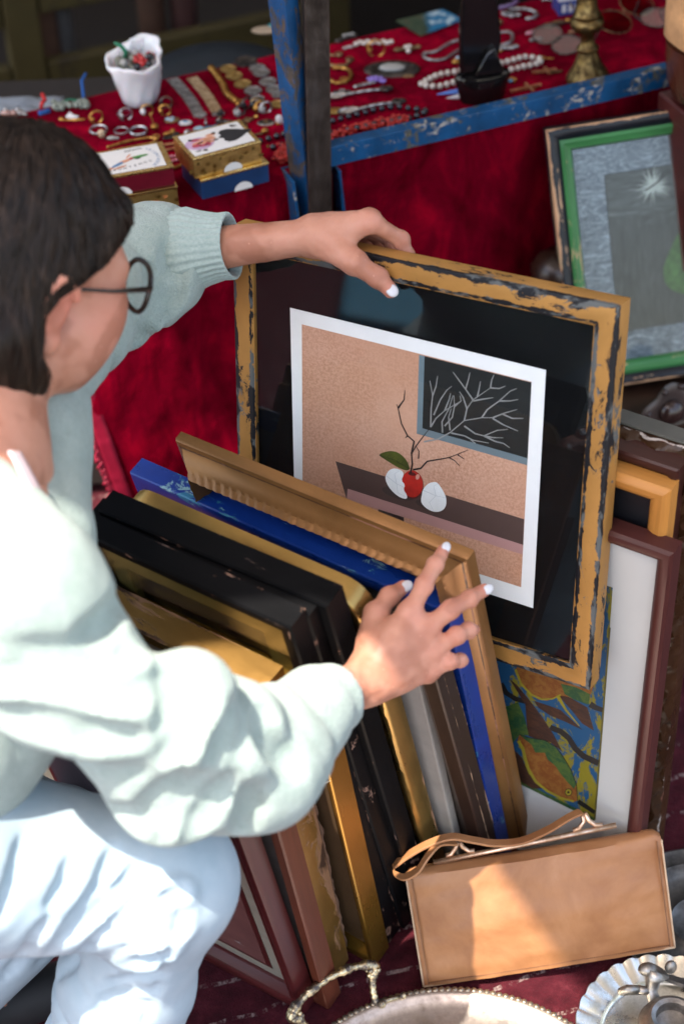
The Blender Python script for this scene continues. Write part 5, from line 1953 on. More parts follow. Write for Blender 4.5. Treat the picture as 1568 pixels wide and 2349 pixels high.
for sg in (-1, 1):
    mb = MB(); mb.ball(HL(.0835, sg * .030, -.004) - per.matrix_world.translation, .0105, 16, 10); mb.build('eye', eyew, per, smooth=True)
    mb = MB(); mb.ball(HL(.0915, sg * .030, -.005) - per.matrix_world.translation, .0052, 12, 8); mb.build('iris', eyei, per, smooth=True)
lipm = plain('lips', (.42, .12, .10, 1), .4)

# ---- hair
hs = SDF([HC[k] - .19 for k in range(3)], [HC[k] + .19 for k in range(3)], .003)
def strand(g, q):
    f_, r_, u_ = q[..., 0], q[..., 1], q[..., 2]
    a = np.arctan2(f_, np.abs(r_) + .02) * 12 + vnoise(g, 28) * 1.6 + vnoise(g, 9) * 2.5
    return .0018 * np.sin(a * 2.2) + .0011 * np.sin(a * 5.7 + 1) + .004 * vnoise(g, 17)
hs.ell(HL(-.018, 0, .032), (.099, .086, .086), HR_, .02, 'add', strand)
hs.ell(HL(-.030, 0, -.030), (.084, .087, .088), HR_, .04, 'add', strand)
hs.ell(HL(-.050, .030, -.072), (.062, .060, .046), HR_, .04, 'add', strand)
hs.ell(HL(-.050, -.030, -.072), (.062, .060, .046), HR_, .04, 'add', strand)
hs.cone(HL(.038, .058, .060), HL(.010, .079, .016), .022, .010, .02)        # sweep over the temple
hs.cone(HL(.038, -.058, .060), HL(.010, -.079, .016), .022, .010, .02)
hs.cone(HL(-.050, .074, -.045), HL(-.018, .078, -.100), .024, .013, .02)
hs.cone(HL(-.022, .072, -.068), HL(.014, .066, -.112), .018, .006, .02)    # lock behind the ear
HLU = [-.13, -.085, -.055, -.02, .002, .012, .05, .08, .11, .14]
HLF = [.026, .010, -.018, -.022, -.012, .002, .044, .056, .066, .086]
def cutface(g, d):
    q = g - V3(HC)
    f_ = q @ V3(hf); r_ = np.abs(q @ V3(hr)); u_ = q @ V3(hu)
    lim = np.where(u_ > .055, .12, .0)
    hl_ = .074 + .35 * np.clip(u_ - .03, 0, .1) - .010 * vnoise(g, 40)       # hairline on the forehead and temples
    lowl = .030 + 1.05 * (u_ + .005)                                        # line from the temple down to the ear
    line = np.interp(u_, HLU, HLF).astype(np.float32) + .004 * vnoise(g, 45)
    cut = (f_ - line) * .8
    bot = -(u_ + .114 + .020 * vnoise(g, 34) + .25 * np.clip(-f_ - .03, 0, 1) * 0)
    dd = np.maximum(d, cut)
    return np.maximum(dd, bot)
hs.fn(cutface)
hairm = Mat('dark_brown_hair', .40, spec=.16)
hx = hairm.noise(16, 6, .7, 1.0, hairm.co('Object', (3.2, 3.2, .6)))
hairm.set('Base Color', hairm.ramp(hx, [(.32, (.005, .0032, .0026)), (.55, (.017, .0105, .0075)), (.76, (.058, .036, .026))]))
hairm.set('Anisotropic', .6)
hairm.bump(hx, .5, .002)
def hair_strands(n=1500):
    D, lo_, re = hs.D, hs.lo, hs.res
    def samp(P):
        q = np.clip((P - lo_) / re, 0, np.array(hs.n) - 2.001)
        i = q.astype(int); f = q - i
        o = 0
        for dx in (0, 1):
            for dy in (0, 1):
                for dz in (0, 1):
                    w = (f[:, 0] if dx else 1 - f[:, 0]) * (f[:, 1] if dy else 1 - f[:, 1]) * (f[:, 2] if dz else 1 - f[:, 2])
                    o = o + w * D[i[:, 0] + dx, i[:, 1] + dy, i[:, 2] + dz]
        return o
    def grad(P, e=.004):
        g = np.stack([samp(P + np.eye(3)[k] * e) - samp(P - np.eye(3)[k] * e) for k in range(3)], 1)
        return g / (np.linalg.norm(g, axis=1, keepdims=True) + 1e-9)
    rs = np.random.RandomState(3)
    F_, R_, U_, H_ = (np.array(list(x)) for x in (hf, hr, hu, HC))
    a = rs.uniform(0, 2 * np.pi, n); e = rs.uniform(.05, 1.25, n)
    d0 = (np.cos(a) * np.sin(e))[:, None] * F_ + (np.sin(a) * np.sin(e))[:, None] * R_ + np.cos(e)[:, None] * U_
    P = H_ + U_ * .032 + d0 * .12
    for _ in range(12): P = P - grad(P) * samp(P)[:, None]
    part = H_ - F_ * .02 - R_ * .01 + U_ * .11
    lift = rs.uniform(.0004, .0022, n); lens = rs.randint(14, 30, n); wob = rs.uniform(-1, 1, (n, 3)) * .25
    paths = [P + grad(P) * lift[:, None]]
    for st in range(30):
        g = grad(P)
        away = P - part; away -= (away @ U_)[:, None] * U_
        away /= np.linalg.norm(away, axis=1, keepdims=True) + 1e-6
        dirv = -U_ * 1.0 + away * .8 * np.clip(1 - st / 12, 0, 1) + wob + F_ * .12
        dirv = dirv - (dirv * g).sum(1, keepdims=True) * g
        dirv /= np.linalg.norm(dirv, axis=1, keepdims=True) + 1e-6
        P = P + dirv * .0065
        g = grad(P); P = P - g * samp(P)[:, None] * .8
        paths.append(P + g * (lift * (1 + .4 * np.sin(st * .7 + a * 9)))[:, None])
    A_ = np.stack(paths, 1)
    fu = ((A_ - H_) @ F_); uu = ((A_ - H_) @ U_)
    line = np.interp(uu, HLU, HLF)
    bad = (fu > line + .006) | (uu < -.125)
    vs, fs = [], []
    for i in range(n):
        L_ = lens[i]
        b_ = np.argwhere(bad[i, :L_])
        if len(b_): L_ = int(b_[0, 0])
        if L_ < 5: continue
        w_ = rs.uniform(.0006, .0013)
        off0 = len(vs)
        gm = A_[i, :L_]
        t_ = np.gradient(gm, axis=0); t_ /= np.linalg.norm(t_, axis=1, keepdims=True) + 1e-9
        nr = gm - (H_ - U_ * .01); nr /= np.linalg.norm(nr, axis=1, keepdims=True)
        sd = np.cross(t_, nr)
        for k in range(L_):
            w2 = w_ * (1 - (k / L_) ** 3 * .8)
            vs += [gm[k] - sd[k] * w2, gm[k] + nr[k] * w2 * .7, gm[k] + sd[k] * w2]
        for k in range(L_ - 1):
            o = off0 + k * 3
            for q in range(2): fs.append((o + q, o + q + 1, o + q + 4, o + q + 3))
    return np.array(vs), np.array(fs)
sdf_object([hs, hair_strands()], 'hair', hairm.m, per, 0)

# ---- glasses (worn: a thing of their own)
gl_o = empty('glasses', HL(.10, 0, 0), label='dark round rimmed glasses on the face of the crouching person', cat='glasses')
bpy.context.view_layer.update()
tort = plain('dark_tortoiseshell', (.016, .011, .009, 1), .2, var=.4)
offg = gl_o.location
def ring_pts(sg, n=40, sc=1.):
    o = []
    for k in range(n):
        a = 2 * math.pi * k / n
        x = .0255 * sc * math.copysign(abs(math.cos(a)) ** .85, math.cos(a)); z = .0225 * sc * math.copysign(abs(math.sin(a)) ** .85, math.sin(a))
        o.append(HL(.112 - .010 * ((sg * .034 + x) / .06) ** 2, sg * .034 + x, -.006 + z) - offg)
    return o
mb = MB()
for sg in (-1, 1): mb.tube(ring_pts(sg), .0025, 8, closed=True)
mb.tube([HL(.111, -.010, .002) - offg, HL(.114, 0, .004) - offg, HL(.111, .010, .002) - offg], .0024, 8)
mb.build('rims', tort, gl_o, smooth=True)
for sg in (-1, 1):
    mb = MB(); mb.tube([HL(.102, sg * .059, .004) - offg, HL(.095, sg * .069, .004) - offg, HL(.05, sg * .0765, .002) - offg, HL(.0, sg * .084, .004) - offg, HL(-.022, sg * .084, -.004) - offg, HL(-.034, sg * .080, -.02) - offg], [.003, .0028, .0019, .0017, .0017, .0017], 8)
    mb.build('temple', tort, gl_o, smooth=True)
    mb = MB(); p_ = ring_pts(sg, 40, .97)
    mb.add(p_, [tuple(range(40))]); mb.build('lens', GLASS, gl_o, solid=.001)
mb = MB(); e_ = HL(-.006, .083, -.052)
er = empty('stud_earring', e_, label='small silver stud earring in the ear of the crouching person', cat='earring')
mb.ball((0, 0, 0), .0036, 12, 8); mb.build('stud', metalm('silver_stud', (.8, .8, .8, 1), .2), er, smooth=True)
mb = MB(); mb.tube([(0, 0, 0), tuple(-hr * .008)], .0006, 6); mb.build('pin', bpy.data.materials['silver_stud'], er)

# ---- sweater
wool = Mat('mint_wool', .95, spec=.12, Sheen_Weight=.25)
wv = wool.noise(420, 3, .7)
wn2 = wool.noise(55, 5, .7)
wool.set('Base Color', wool.ramp(wool.math('ADD', wool.math('MULTIPLY', wv, .5), wool.math('MULTIPLY', wn2, .5)), [(.35, (.27, .345, .31)), (.65, (.39, .465, .425))]))
wool.bump(wool.math('ADD', wool.math('MULTIPLY', wv, .8), wool.math('MULTIPLY', wn2, .6)), .8, .004)
wool = wool.m
CUF_R = EL_R + (WR_R - EL_R) * .86
CUF_L = EL_L + (WR_L - EL_L) * .50
al = [SH_R, SH_L, EL_R, EL_L, CHEST, PELV, CUF_R, CUF_L]
lo = [min(p[k] for p in al) - .16 for k in range(3)]; hi = [max(p[k] for p in al) + .10 for k in range(3)]
sw = SDF(lo, hi, .004)
def folds(axis, amp, fr, sk=0.):
    ax = V3(axis.normalized())
    def f(g, t):
        c = g @ ax
        n1 = vnoise(g, 7.) ; n2 = vnoise(g, 15., 3.)
        ph = c * fr + 4.5 * n1 + 1.6 * n2
        return amp * (.55 + .8 * n1) * ((1 - np.abs(np.sin(ph * .5))) ** 2.2 - .25) + .005 * n2 * (amp / .012)
    return f
armu = EL_R - SH_R
sw.cone(SH_R - armu * .02, EL_R, .055, .053, .03, fold=folds(armu + CU * .06, .009, 62))
fo = CUF_R - EL_R
M1 = at_d(590, 1752, 1.595)
sw.cone(EL_R + Vector((0, 0, -.006)), M1, .056, .051, .014, fold=folds(fo, .009, 74))
sw.cone(M1, EL_R + fo * .88, .052, .036, .03, fold=folds(fo, .008, 90))
sw.cone(EL_R + fo * .85, CUF_R, .037, .031, .01)
sw.cone(EL_R + fo * .25, EL_R + fo * .5 - Vector((0, 0, .018)), .05, .045, .03)
sw.cone(SH_L, EL_L, .046, .054, .03, fold=folds(EL_L - SH_L, .010, 90))
fo2 = CUF_L - EL_L
sw.cone(EL_L, EL_L + fo2 * .30, .050, .046, .03, fold=folds(fo2, .008, 110))
sw.cone(at_d(300, 700, 1.88), at_d(395, 640, 1.90), .034, .028, .03, fold=folds(fo2, .010, 120))
sw.cone(SH_R, CHEST, .06, .09, .05)
sw.cone(at_d(-70, 1100, 1.50), at_d(52, 1222, 1.49), .032, .034, .02)
sw.cone(SH_L, CHEST, .042, .085, .05)
sw.cone(CHEST, PELV, .118, .128, .06, fold=folds(PELV - CHEST, .012, 60))
sw.cone(SH_L + (CHEST - SH_L) * .3, CHEST + (PELV - CHEST) * .35 + CR * .03, .075, .09, .05)
sw.cone(NECK + (CHEST - NECK) * .45, CHEST, .060, .10, .05)
sw.cone(at_d(96, 1010, 1.66), at_d(128, 1200, 1.60), .022, .028, .03)
sw.cone(at_d(88, 950, 1.72), at_d(76, 1330, 1.63), .030, .044, .03)
# neck opening: follow the neck, then a V down the chest
vdir = at_d(94, 1192, 1.54)
sw.cone(NECK - (CHEST - NECK) * .5, NECK + (CHEST - NECK) * .12, .060, .050, .012, 'sub')
sw.cone(at_d(-25, 1040, 1.53), vdir, .036, .009, .010, 'sub')
def mouths(g, d):
    for c0, ax, r_ in ((CUF_R, (WR_R - EL_R).normalized(), .027),):
        q = g - V3(c0); t = q @ V3(ax)
        rad = np.sqrt(np.maximum((q * q).sum(-1) - t * t, 0))
        near = (np.abs(t) < .06) & (rad < .09)
        cap = np.where(near, t - .0, -1)
        d = np.maximum(d, np.where(near, cap, d))
        hole = np.maximum(rad - r_, np.abs(t + .004) - .012)
        d = np.maximum(d, -hole)
    return d
sw.fn(mouths)
C5 = lambda x, y: (x * .5, 1174.5 + y * .5)
C7 = lambda x, y: (x * .5, 1762 + y * .5)
C3b = lambda x, y: (x * .5, 587.3 + y * .5)
sw.creases([[(0, 800), (200, 850), (430, 900), (640, 900), (760, 850)], [(60, 740), (250, 780), (430, 800), (540, 780)]], C5, .022, .006, .03, 'add')
sw.creases([[(860, 760), (900, 850), (880, 960), (800, 1080)], [(1010, 830), (960, 1000), (850, 1150)], [(1150, 900), (1110, 1060), (1040, 1180)]], C5, .020, .006, .025, 'add')
sw.creases([[(120, 660), (300, 690), (460, 690), (570, 650), (630, 610)], [(0, 760), (150, 790), (400, 830), (600, 830), (740, 790)], [(0, 950), (200, 1010), (420, 1060), (640, 1070)]], C5, .013, .011, .013)
sw.creases([[(770, 750), (820, 830), (820, 920), (760, 1010)], [(930, 810), (900, 950), (830, 1080), (740, 1180)], [(1110, 880), (1060, 1030), (980, 1160)], [(1230, 900), (1235, 1010), (1290, 1100), (1370, 1180)], [(560, 420), (500, 520), (380, 570)]], C5, .010, .010, .011)
sw.creases([[(540, 330), (640, 260), (740, 150), (860, 40)], [(720, 350), (770, 250), (850, 160), (960, 60)], [(880, 370), (930, 260), (990, 160), (1080, 60)], [(1120, 300), (1150, 200), (1160, 100)], [(300, 180), (450, 230), (600, 220)]], C7, .010, .009, .011)
sw.creases([[(720, 330), (740, 260), (790, 200), (830, 170)], [(640, 420), (690, 340), (700, 250)], [(700, 60), (730, 150), (720, 230)], [(790, -60), (810, 40), (815, 150)]], C3b, .010, .009, .012)
swo = sdf_object([sw], 'sweater', wool, per, 1)
# ribbed cuff on the far arm
ribm = Mat('ribbed_wool', .95, spec=.12, Sheen_Weight=.25)
ribm.set('Base Color', ribm.ramp(ribm.noise(300, 3), [(.3, (.29, .37, .335)), (.7, (.39, .465, .43))]))
ribm.bump(ribm.noise(420, 3), .5, .0015)
def cuff(a, b, ra, rb, n, parent, ribs=62):
    ax = (b - a).normalized(); nx = ax.orthogonal().normalized(); ny = ax.cross(nx)
    mb = MB()
    nu = ribs * 6
    prof = [(-.25, ra * .9), (0, ra), (.25, ra * 1.02), (.5, (ra + rb) / 2), (.8, rb * 1.02), (.97, rb * 1.03), (1.0, rb), (.985, rb * .93), (.8, rb * .88)]
    off = Vector()
    def fn(u, v):
        i = min(int(v * (len(prof) - 1) + 1e-6), len(prof) - 1)
        t_, r_ = prof[i]
        an = 2 * math.pi * u
        r2_ = r_ + .0007 * math.copysign(abs(math.cos(an * ribs / 2)) ** .6, math.cos(an * ribs / 2)) * (1 if i < 6 else .3) + .0014 * math.sin(an * 3 + t_ * 2)
        return a + (b - a) * t_ + (nx * math.cos(an) + ny * math.sin(an)) * r2_ - off
    mb.grid(nu, len(prof), fn, close_u=True)
    return mb.build('cuff', ribm.m, parent, smooth=True)
c = cuff(EL_L + (WR_L - EL_L) * .22, EL_L + (WR_L - EL_L) * .54, .0435, .0335, 0, swo)
# undershirt edge at the neck
und = plain('pale_pink_cotton', (.62, .48, .50, 1), .8)
off = per.matrix_world.translation
a_ = at_d(20, 1035, 1.485); b_ = at_d(62, 1110, 1.475); c_ = at_d(112, 1215, 1.475)
mb = MB()
mb.grid(14, 5, lambda u, v: (a_ * (1 - u) ** 2 + b_ * 2 * u * (1 - u) + c_ * u * u) + (CR * .006 - CD * -.02) * v - off)
mb.build('undershirt', und, per, smooth=True, solid=.002)

# ---- jeans
den = Mat('washed_denim', .85, spec=.15)
tw = den.wave(700, 1.0, 2, den.co('Object', (1, 1, .8), (.5, .6, .2)), 'DIAGONAL')
bl2 = den.noise(9, 5, .65)
den.set('Base Color', den.mix(den.math('MULTIPLY', tw, .22), den.ramp(bl2, [(.3, (.27, .37, .43)), (.7, (.44, .515, .555))]), (.50, .58, .64, 1)))
den.bump(tw, .25, .0008)
den = den.m
al = [PELV, HIP_R, KNEE_R, ANK_R, HIP_L, KNEE_L, ANK_L]
lo = [min(p[k] for p in al) - .14 for k in range(3)]; hi = [max(p[k] for p in al) + .13 for k in range(3)]
jn = SDF(lo, hi, .004)
thx = KNEE_R - HIP_R; shx = ANK_R - KNEE_R
fold_dir = (thx.normalized() * .85 + CU * -.5)
jn.cone(HIP_R, KNEE_R - thx * .06, .096, .064, .03, fold=folds(fold_dir, .0015, 110))
jn.cone(KNEE_R - thx * .1, KNEE_R, .063, .060, .03, fold=folds(thx + CU * .1, .002, 150))
jn.cone(KNEE_R, KNEE_R + shx * .42, .060, .060, .03, fold=folds(shx + CR * .1, .003, 130))
jn.cone(KNEE_R + shx * .42, KNEE_R + shx * .93, .063, .058, .03, fold=folds(shx, .008, 110))
for hip, kn, an in ((HIP_L, KNEE_L, ANK_L),):
    jn.cone(hip, kn, .095, .066, .03, fold=folds(kn - hip, .006, 50)); jn.cone(kn, kn + (an - kn) * .93, .066, .056, .03, fold=folds(an - kn, .006, 50))
jn.cone(PELV, HIP_R, .12, .10, .05); jn.cone(PELV, HIP_L, .12, .10, .05)
jn.creases([[(690, 600), (770, 575), (850, 560)], [(610, 700), (720, 690), (850, 640)], [(590, 790), (700, 770), (860, 720)], [(560, 870), (690, 840), (800, 800)]], C7, .012, .0025, .012, 'add')
jn.creases([[(530, 380), (500, 450), (450, 570), (360, 690), (270, 800)], [(630, 450), (570, 550), (480, 640), (340, 760), (180, 900)], [(700, 500), (640, 610), (540, 720), (400, 840), (260, 960)], [(330, 420), (300, 540), (230, 640)],
            [(110, 330), (80, 470), (40, 600), (0, 700)], [(230, 700), (120, 850), (20, 960)]], C7, .006, .005, .007)
jn.creases([[(640, 680), (720, 650), (800, 600), (860, 570)], [(580, 765), (690, 745), (790, 720), (880, 670)], [(560, 850), (680, 810), (780, 775), (870, 745)], [(560, 930), (660, 910), (750, 880)], [(480, 1010), (600, 990), (720, 950)], [(450, 1080), (560, 1060), (690, 1030)], [(420, 1140), (540, 1120), (660, 1090)]], C7, .0065, .0055, .008)
jn.creases([[(830, 640), (800, 800), (740, 960), (690, 1090), (660, 1170)]], C7, .004, .003, .004)
sdf_object([jn], 'jeans', den, per, 1)
# seam along the outside of the shin
shoem = plain('black_canvas_shoe', (.012, .012, .013, 1), .7)
for an in (ANK_R, ANK_L):
    s_ = SDF([an[k] - .12 for k in range(2)] + [-.01], [an[k] + .30 for k in range(2)] + [an.z + .1], .005)
    d_ = Vector((.93, .30, 0)).normalized()
    s_.cone(an + Vector((0, 0, -.01)), an + d_ * .02 + Vector((0, 0, -.03)), .043, .040, .03)
    s_.cone(an - d_ * .035 + Vector((0, 0, -.035)), an + d_ * .16 + Vector((0, 0, -.042)), .038, .030, .03)
    s_.fn(lambda g, d: np.maximum(d, .003 - g[..., 2]))
    sdf_object([s_], 'shoe', shoem, per, 1)
# ================================================================== THINGS LYING ON THE RED TABLE
def cz(p):
    s_, n_ = p.dot(T1), p.dot(T2)
    t = TB + .03 - n_
    return TZ + .0035 * fbm(s_ * 5, n_ * 7, .3) * min(1, max(0, (LTOP - t) / .04 + .2)) + .0014


def TP(q):
    p = at_z(q[0], q[1], TZ + .001)
    p.z = cz(p)
    return p


GOLD = metalm('jewel_gold', (.62, .34, .09, 1), .26, (.26, .12, .03, 1), 150)
ROSE = metalm('rose_gold', (.72, .38, .20, 1), .28, (.34, .14, .07, 1), 150)
SILV = metalm('jewel_silver', (.62, .60, .58, 1), .28, (.2, .19, .18, 1), 150)
BRON = metalm('old_bronze', (.34, .22, .11, 1), .38, (.09, .055, .03, 1), 120)
DARK = metalm('blackened_metal', (.12, .10, .09, 1), .4, (.03, .028, .026, 1), 120)
NICK = metalm('dull_nickel', (.33, .315, .30, 1), .42, (.17, .16, .15, 1), 120)
CGOLD = metalm('worn_coin_brass', (.48, .33, .12, 1), .4, (.26, .16, .05, 1), 120)
PEARL = plain('pearl_white', (.62, .55, .46, 1), .22, var=.06)
BLKP = plain('black_pearl', (.012, .014, .02, 1), .1, spec=.7)
PINKB = plain('pink_beads', (.62, .26, .30, 1), .25)
CORAL = plain('red_coral', (.42, .022, .012, 1), .4, var=.25, vscale=120)
WHT = plain('white_enamel', (.62, .60, .58, 1), .2)
BLU = plain('blue_enamel', (.05, .19, .30, 1), .2)
LBL = plain('pale_blue_enamel', (.30, .44, .50, 1), .2)
GRN = plain('green_enamel', (.02, .20, .09, 1), .25)
YEL = plain('yellow_enamel', (.50, .36, .05, 1), .3)
BRN = plain('brown_stone', (.09, .035, .02, 1), .15)
PURP = plain('purple_crystal', (.22, .13, .45, 1), .08, spec=.9)
MAR = plain('garnet_stone', (.12, .01, .03, 1), .08)
GRY = plain('grey_stone', (.30, .29, .26, 1), .25)
BLKG = plain('black_stone', (.008, .008, .009, 1), .12)
PXM = 1 / 1650.


def thing_at(kind, label, cat, q, parts, group=None, rot=0., z=0.):
    p = TP(q); p.z += z
    if len(parts) == 1:
        nm, mb, mt = parts[0]
        o = mb.build(kind, mt, None, autosmooth=50)
        tag(o, label, cat, group)
        o.location = p; o.rotation_euler = (0, 0, rot)
        return o
    o = empty(kind, p, label=label, cat=cat, group=group)
    o.rotation_euler = (0, 0, rot)
    for nm, mb, mt in parts: mb.build(nm, mt, o, autosmooth=50)
    return o


def polyline(qs, n=8, closed=False):
    """smooth world-space path through pixels on the table"""
    P = [TP(q) for q in qs]
    out = []
    m_ = len(P)
    for i in range(m_ if closed else m_ - 1):
        g = lambda k: P[k % m_] if closed else P[max(0, min(m_ - 1, k))]
        p0, p1, p2, p3 = g(i - 1), g(i), g(i + 1), g(i + 2)
        for k in range(n):
            t = k / n
            out.append(.5 * ((2 * p1) + (p2 - p0) * t + (2 * p0 - 5 * p1 + 4 * p2 - p3) * t ** 2 + (3 * p1 - p0 - 3 * p2 + p3) * t ** 3))
    if not closed: out.append(P[-1])
    for p in out: p.z = cz(p)
    return out


def resample(path, step):
    out = [path[0]]; acc = 0.
    for a, b in zip(path, path[1:]):
        L_ = (b - a).length
        while acc + L_ >= step:
            t = (step - acc) / L_
            a = a + (b - a) * t; out.append(a); L_ = (b - a).length; acc = 0.
        acc += L_
    return out


def necklace(kind, label, cat, paths, r, step, mt, clasp=None, group=None):
    pts = []
    for pth in paths: pts.append(resample(polyline(pth), step))
    o0 = pts[0][0].copy()
    o = empty(kind, o0, label=label, cat=cat, group=group)
    mb = MB()
    for pp in pts:
        for i, p in enumerate(pp):
            mb.ball(p - o0 + Vector((0, 0, r)), r * (.92 + .12 * rng.random()), 10, 8)
    mb.build('beads', mt, o, smooth=True)
    if clasp:
        c = TP(clasp) - o0
        mb = MB(); mb.ball(c + Vector((0, 0, .0035)), (.006, .0035, .0032), 12, 8); mb.tube([c + Vector((.004, 0, .003)), c + Vector((.012, .002, .002)), c + Vector((.016, .0, .002))], .0012, 8)
        mb.build('clasp', GOLD, o, smooth=True)
    return o


def chain(kind, label, cat, paths, r, mt, clasp=None, link=.0042):
    pts = [resample(polyline(p), link * .5) for p in paths]
    o0 = pts[0][0].copy()
    mb = MB()
    for pp in pts:
        mb.tube([p - o0 + Vector((0, 0, r * 1.1)) for p in pp], [r * (1.25 if i % 2 else .7) for i in range(len(pp))], 7)
    if clasp:
        c = TP(clasp) - o0
        o = empty(kind, o0, label=label, cat=cat)
        mb.build('links', mt, o, smooth=True)
        mb2 = MB(); mb2.ball(c + Vector((0, 0, .003)), (.0045, .0036, .003), 10, 8); mb2.tube([c + Vector((.005 * math.cos(k * .7), .005 * math.sin(k * .7) + .006, .003)) for k in range(10)], .0009, 6)
        mb2.build('clasp', mt, o, smooth=True)
        return o
    o = mb.build(kind, mt, None, smooth=True); o.location = o0
    return tag(o, label, cat)


def coin(q, d, mt, label, kind='coin', group=None):
    r = d * PXM / 2
    mb = MB(); mb.lathe([(.0005, .0016), (r * .5, .0017), (r * .86, .0015), (r * .9, .0021), (r * .985, .0021), (r, .0016), (r, .0004), (r * .97, 0), (.0005, 0)], 32, 0, Matrix.Identity(4),
                        lambda rr, z, a: (rr, z + (.00035 * math.sin(a * 3 + rr * 900) if .0015 < z < .0019 and rr < r * .8 else 0)))
    return thing_at(kind, label, 'coin', q, [('c', mb, mt)], group, rng.random() * 6)


G1 = 'loose coins near the frame post'
coin(B(968, 122), 54, DARK, 'largest coin on the red table, dark and silvery, at the back edge', 'medal')
coin(B(810, 186), 39, CGOLD, 'brass coin nearest the back edge, upper of three brass coins in a row')
coin(B(864, 242), 40, CGOLD, 'brass coin in the middle of the row of three brass coins')
coin(B(940, 306), 40, CGOLD, 'brass coin nearest the viewer in the row of three brass coins')
coin(B(1073, 178), 39, NICK, 'grey coin overlapped by another just below the largest coin')
o = coin(B(1110, 226), 40, NICK, 'grey coin lying half over the one behind it'); o.location.z += .0018
coin(B(1168, 290), 41, NICK, 'grey coin to the left of the blue brace, third from the back')
coin(B(1034, 363), 41, NICK, 'grey coin nearest the twisted gold bracelet')
coin(B(1222, 352), 38, NICK, 'grey coin partly hidden behind the blue brace')
coin(B(1262, 400), 34, NICK, 'smaller grey coin almost hidden behind the blue brace')
coin(B(1066, 434), 36, NICK, 'grey coin nearest the viewer, alone below the others')
coin(B(1256, 492), 36, CGOLD, 'brass coin half hidden by the blue brace')
coin(B(1492, 440), 36, CGOLD, 'brass coin seen in the gap between the two uprights')


def band_between(a, b, w, mt, kind, label, cat, seg=.0042, clasp=None, th=.0016, sag=None):
    """woven metal bracelet lying between two pixels"""
    qs = [a, sag, b] if sag else [a, b]
    pp = resample(polyline(qs, 14), seg)
    o0 = pp[0].copy()
    mb = MB()
    for i in range(len(pp) - 1):
        t = (pp[i + 1] - pp[i]).normalized(); sd = Vector((-t.y, t.x, 0)).normalized()
        Mx = Matrix((t, sd, t.cross(sd))).transposed().to_4x4(); Mx.translation = pp[i] - o0 + Vector((0, 0, th / 2))
        L_ = (pp[i + 1] - pp[i]).length
        for k in range(5):
            y0 = -w / 2 + k * w / 5
            off = L_ * .25 if k % 2 else -L_ * .25
            mb.box((-L_ * .02 + off, y0 + .0001, -th / 2), (L_ * .92 + off, y0 + w / 5 - .0001, th / 2), 0, Mx)
    e = pp[-1] - o0
    t = (pp[-1] - pp[-3]).normalized(); sd = Vector((-t.y, t.x, 0)).normalized()
    m2 = MB(); Mx = Matrix((t, sd, t.cross(sd))).transposed().to_4x4(); Mx.translation = e + Vector((0, 0, th / 2))
    m2.box((-.002, -w / 2 - .0006, -.0014), (.007, w / 2 + .0006, .002), 0, Mx); m2.box((.0072, -w / 4, -.001), (.011, w / 4, .0012), 0, Mx)
    o = empty(kind, o0, label=label, cat=cat)
    mb.build('mesh_band', mt, o, bevel=.0003, bseg=1); m2.build('clasp', clasp or SILV, o, bevel=.0004)
    return o


band_between(B(312, 275), B(556, 575), .0165, NICK, 'watch_bracelet', 'grey mesh metal watch bracelet lying flat, left one of two', 'bracelet', sag=B(450, 415))
band_between(B(490, 262), B(726, 572), .0155, metalm('champagne_metal', (.60, .45, .28, 1), .38, (.36, .24, .13, 1), 150), 'watch_bracelet', 'pale gold mesh watch bracelet with grey clasp, right one of two', 'bracelet', sag=B(620, 402))
chain('gold_bracelet', 'twisted gold bracelet with a ring clasp between the mesh bracelets and the coins', 'bracelet', [[B(655, 188), B(700, 240), B(770, 330), B(795, 395), B(850, 450), B(900, 480)]], .0042, GOLD, B(905, 482), .006)


def ring(q, R_, r, mt, label, bezel=None, bm=None, stand=False, rot=0., kind='finger_ring', flat=1.4):
    mb = MB()
    pts = [(R_ * math.cos(2 * math.pi * k / 26), R_ * math.sin(2 * math.pi * k / 26), 0) for k in range(26)]
    r *= .58; R_ *= .84
    mb.tube(pts, r, 8, closed=True)
    mb.v = [(x, y, z * flat) for x, y, z in mb.v]
    if stand: mb.v = [(x, z, y * .98 + R_) for x, y, z in mb.v]
    else: mb.v = [(x, y, z + r * flat) for x, y, z in mb.v]
    parts = [('band', mb, mt)]
    if bezel:
        m2 = MB(); c = (-R_ * 1.05, 0, r * 1.6) if not stand else (-R_ * .8, 0, R_ * .9)
        m2.ball(c, bezel, 12, 8); parts.append(('stone', m2, bm or mt))
    return thing_at(kind, label, 'ring', q, parts, 'rings laid out on the red velvet', rot)


ring(A(868, 430), .0095, .0022, GOLD, 'chunky gold ring nearest the head, with a pale stone', (.0035, .006, .004), GOLD, True, .5)
ring(A(1115, 348), .0095, .0019, MAR, 'dark purple ring behind the ring with sparkling stones')
ring(A(1130, 398), .0095, .0014, SILV, 'slim ring with sparkling stones leaning beside the purple one', (.003, .0075, .006), SILV, True, .4)
ring(A(1320, 352), .0085, .0018, GOLD, 'gold ring with a white oval front', (.004, .0065, .005), WHT, True, .2)
ring(A(1490, 285), .0085, .0026, BRN, 'brown stone ring with a dark square front, nearest the white vase', (.002, .004, .007), BLKG, True, .15)
ring(A(1480, 352), .0080, .0018, GOLD, 'gold signet ring in front of the brown stone ring', (.003, .0045, .0045), GOLD, True, .1)
ring(A(885, 508), .0115, .0018, SILV, 'wide silver band ring lying flat close to the hair', flat=1.9)
ring(A(1087, 507), .0092, .0014, SILV, 'thinnest plain band ring lying flat')
ring(A(1243, 517), .0115, .0020, SILV, 'largest silver band ring lying flat, right of the thinnest band', flat=2.1)


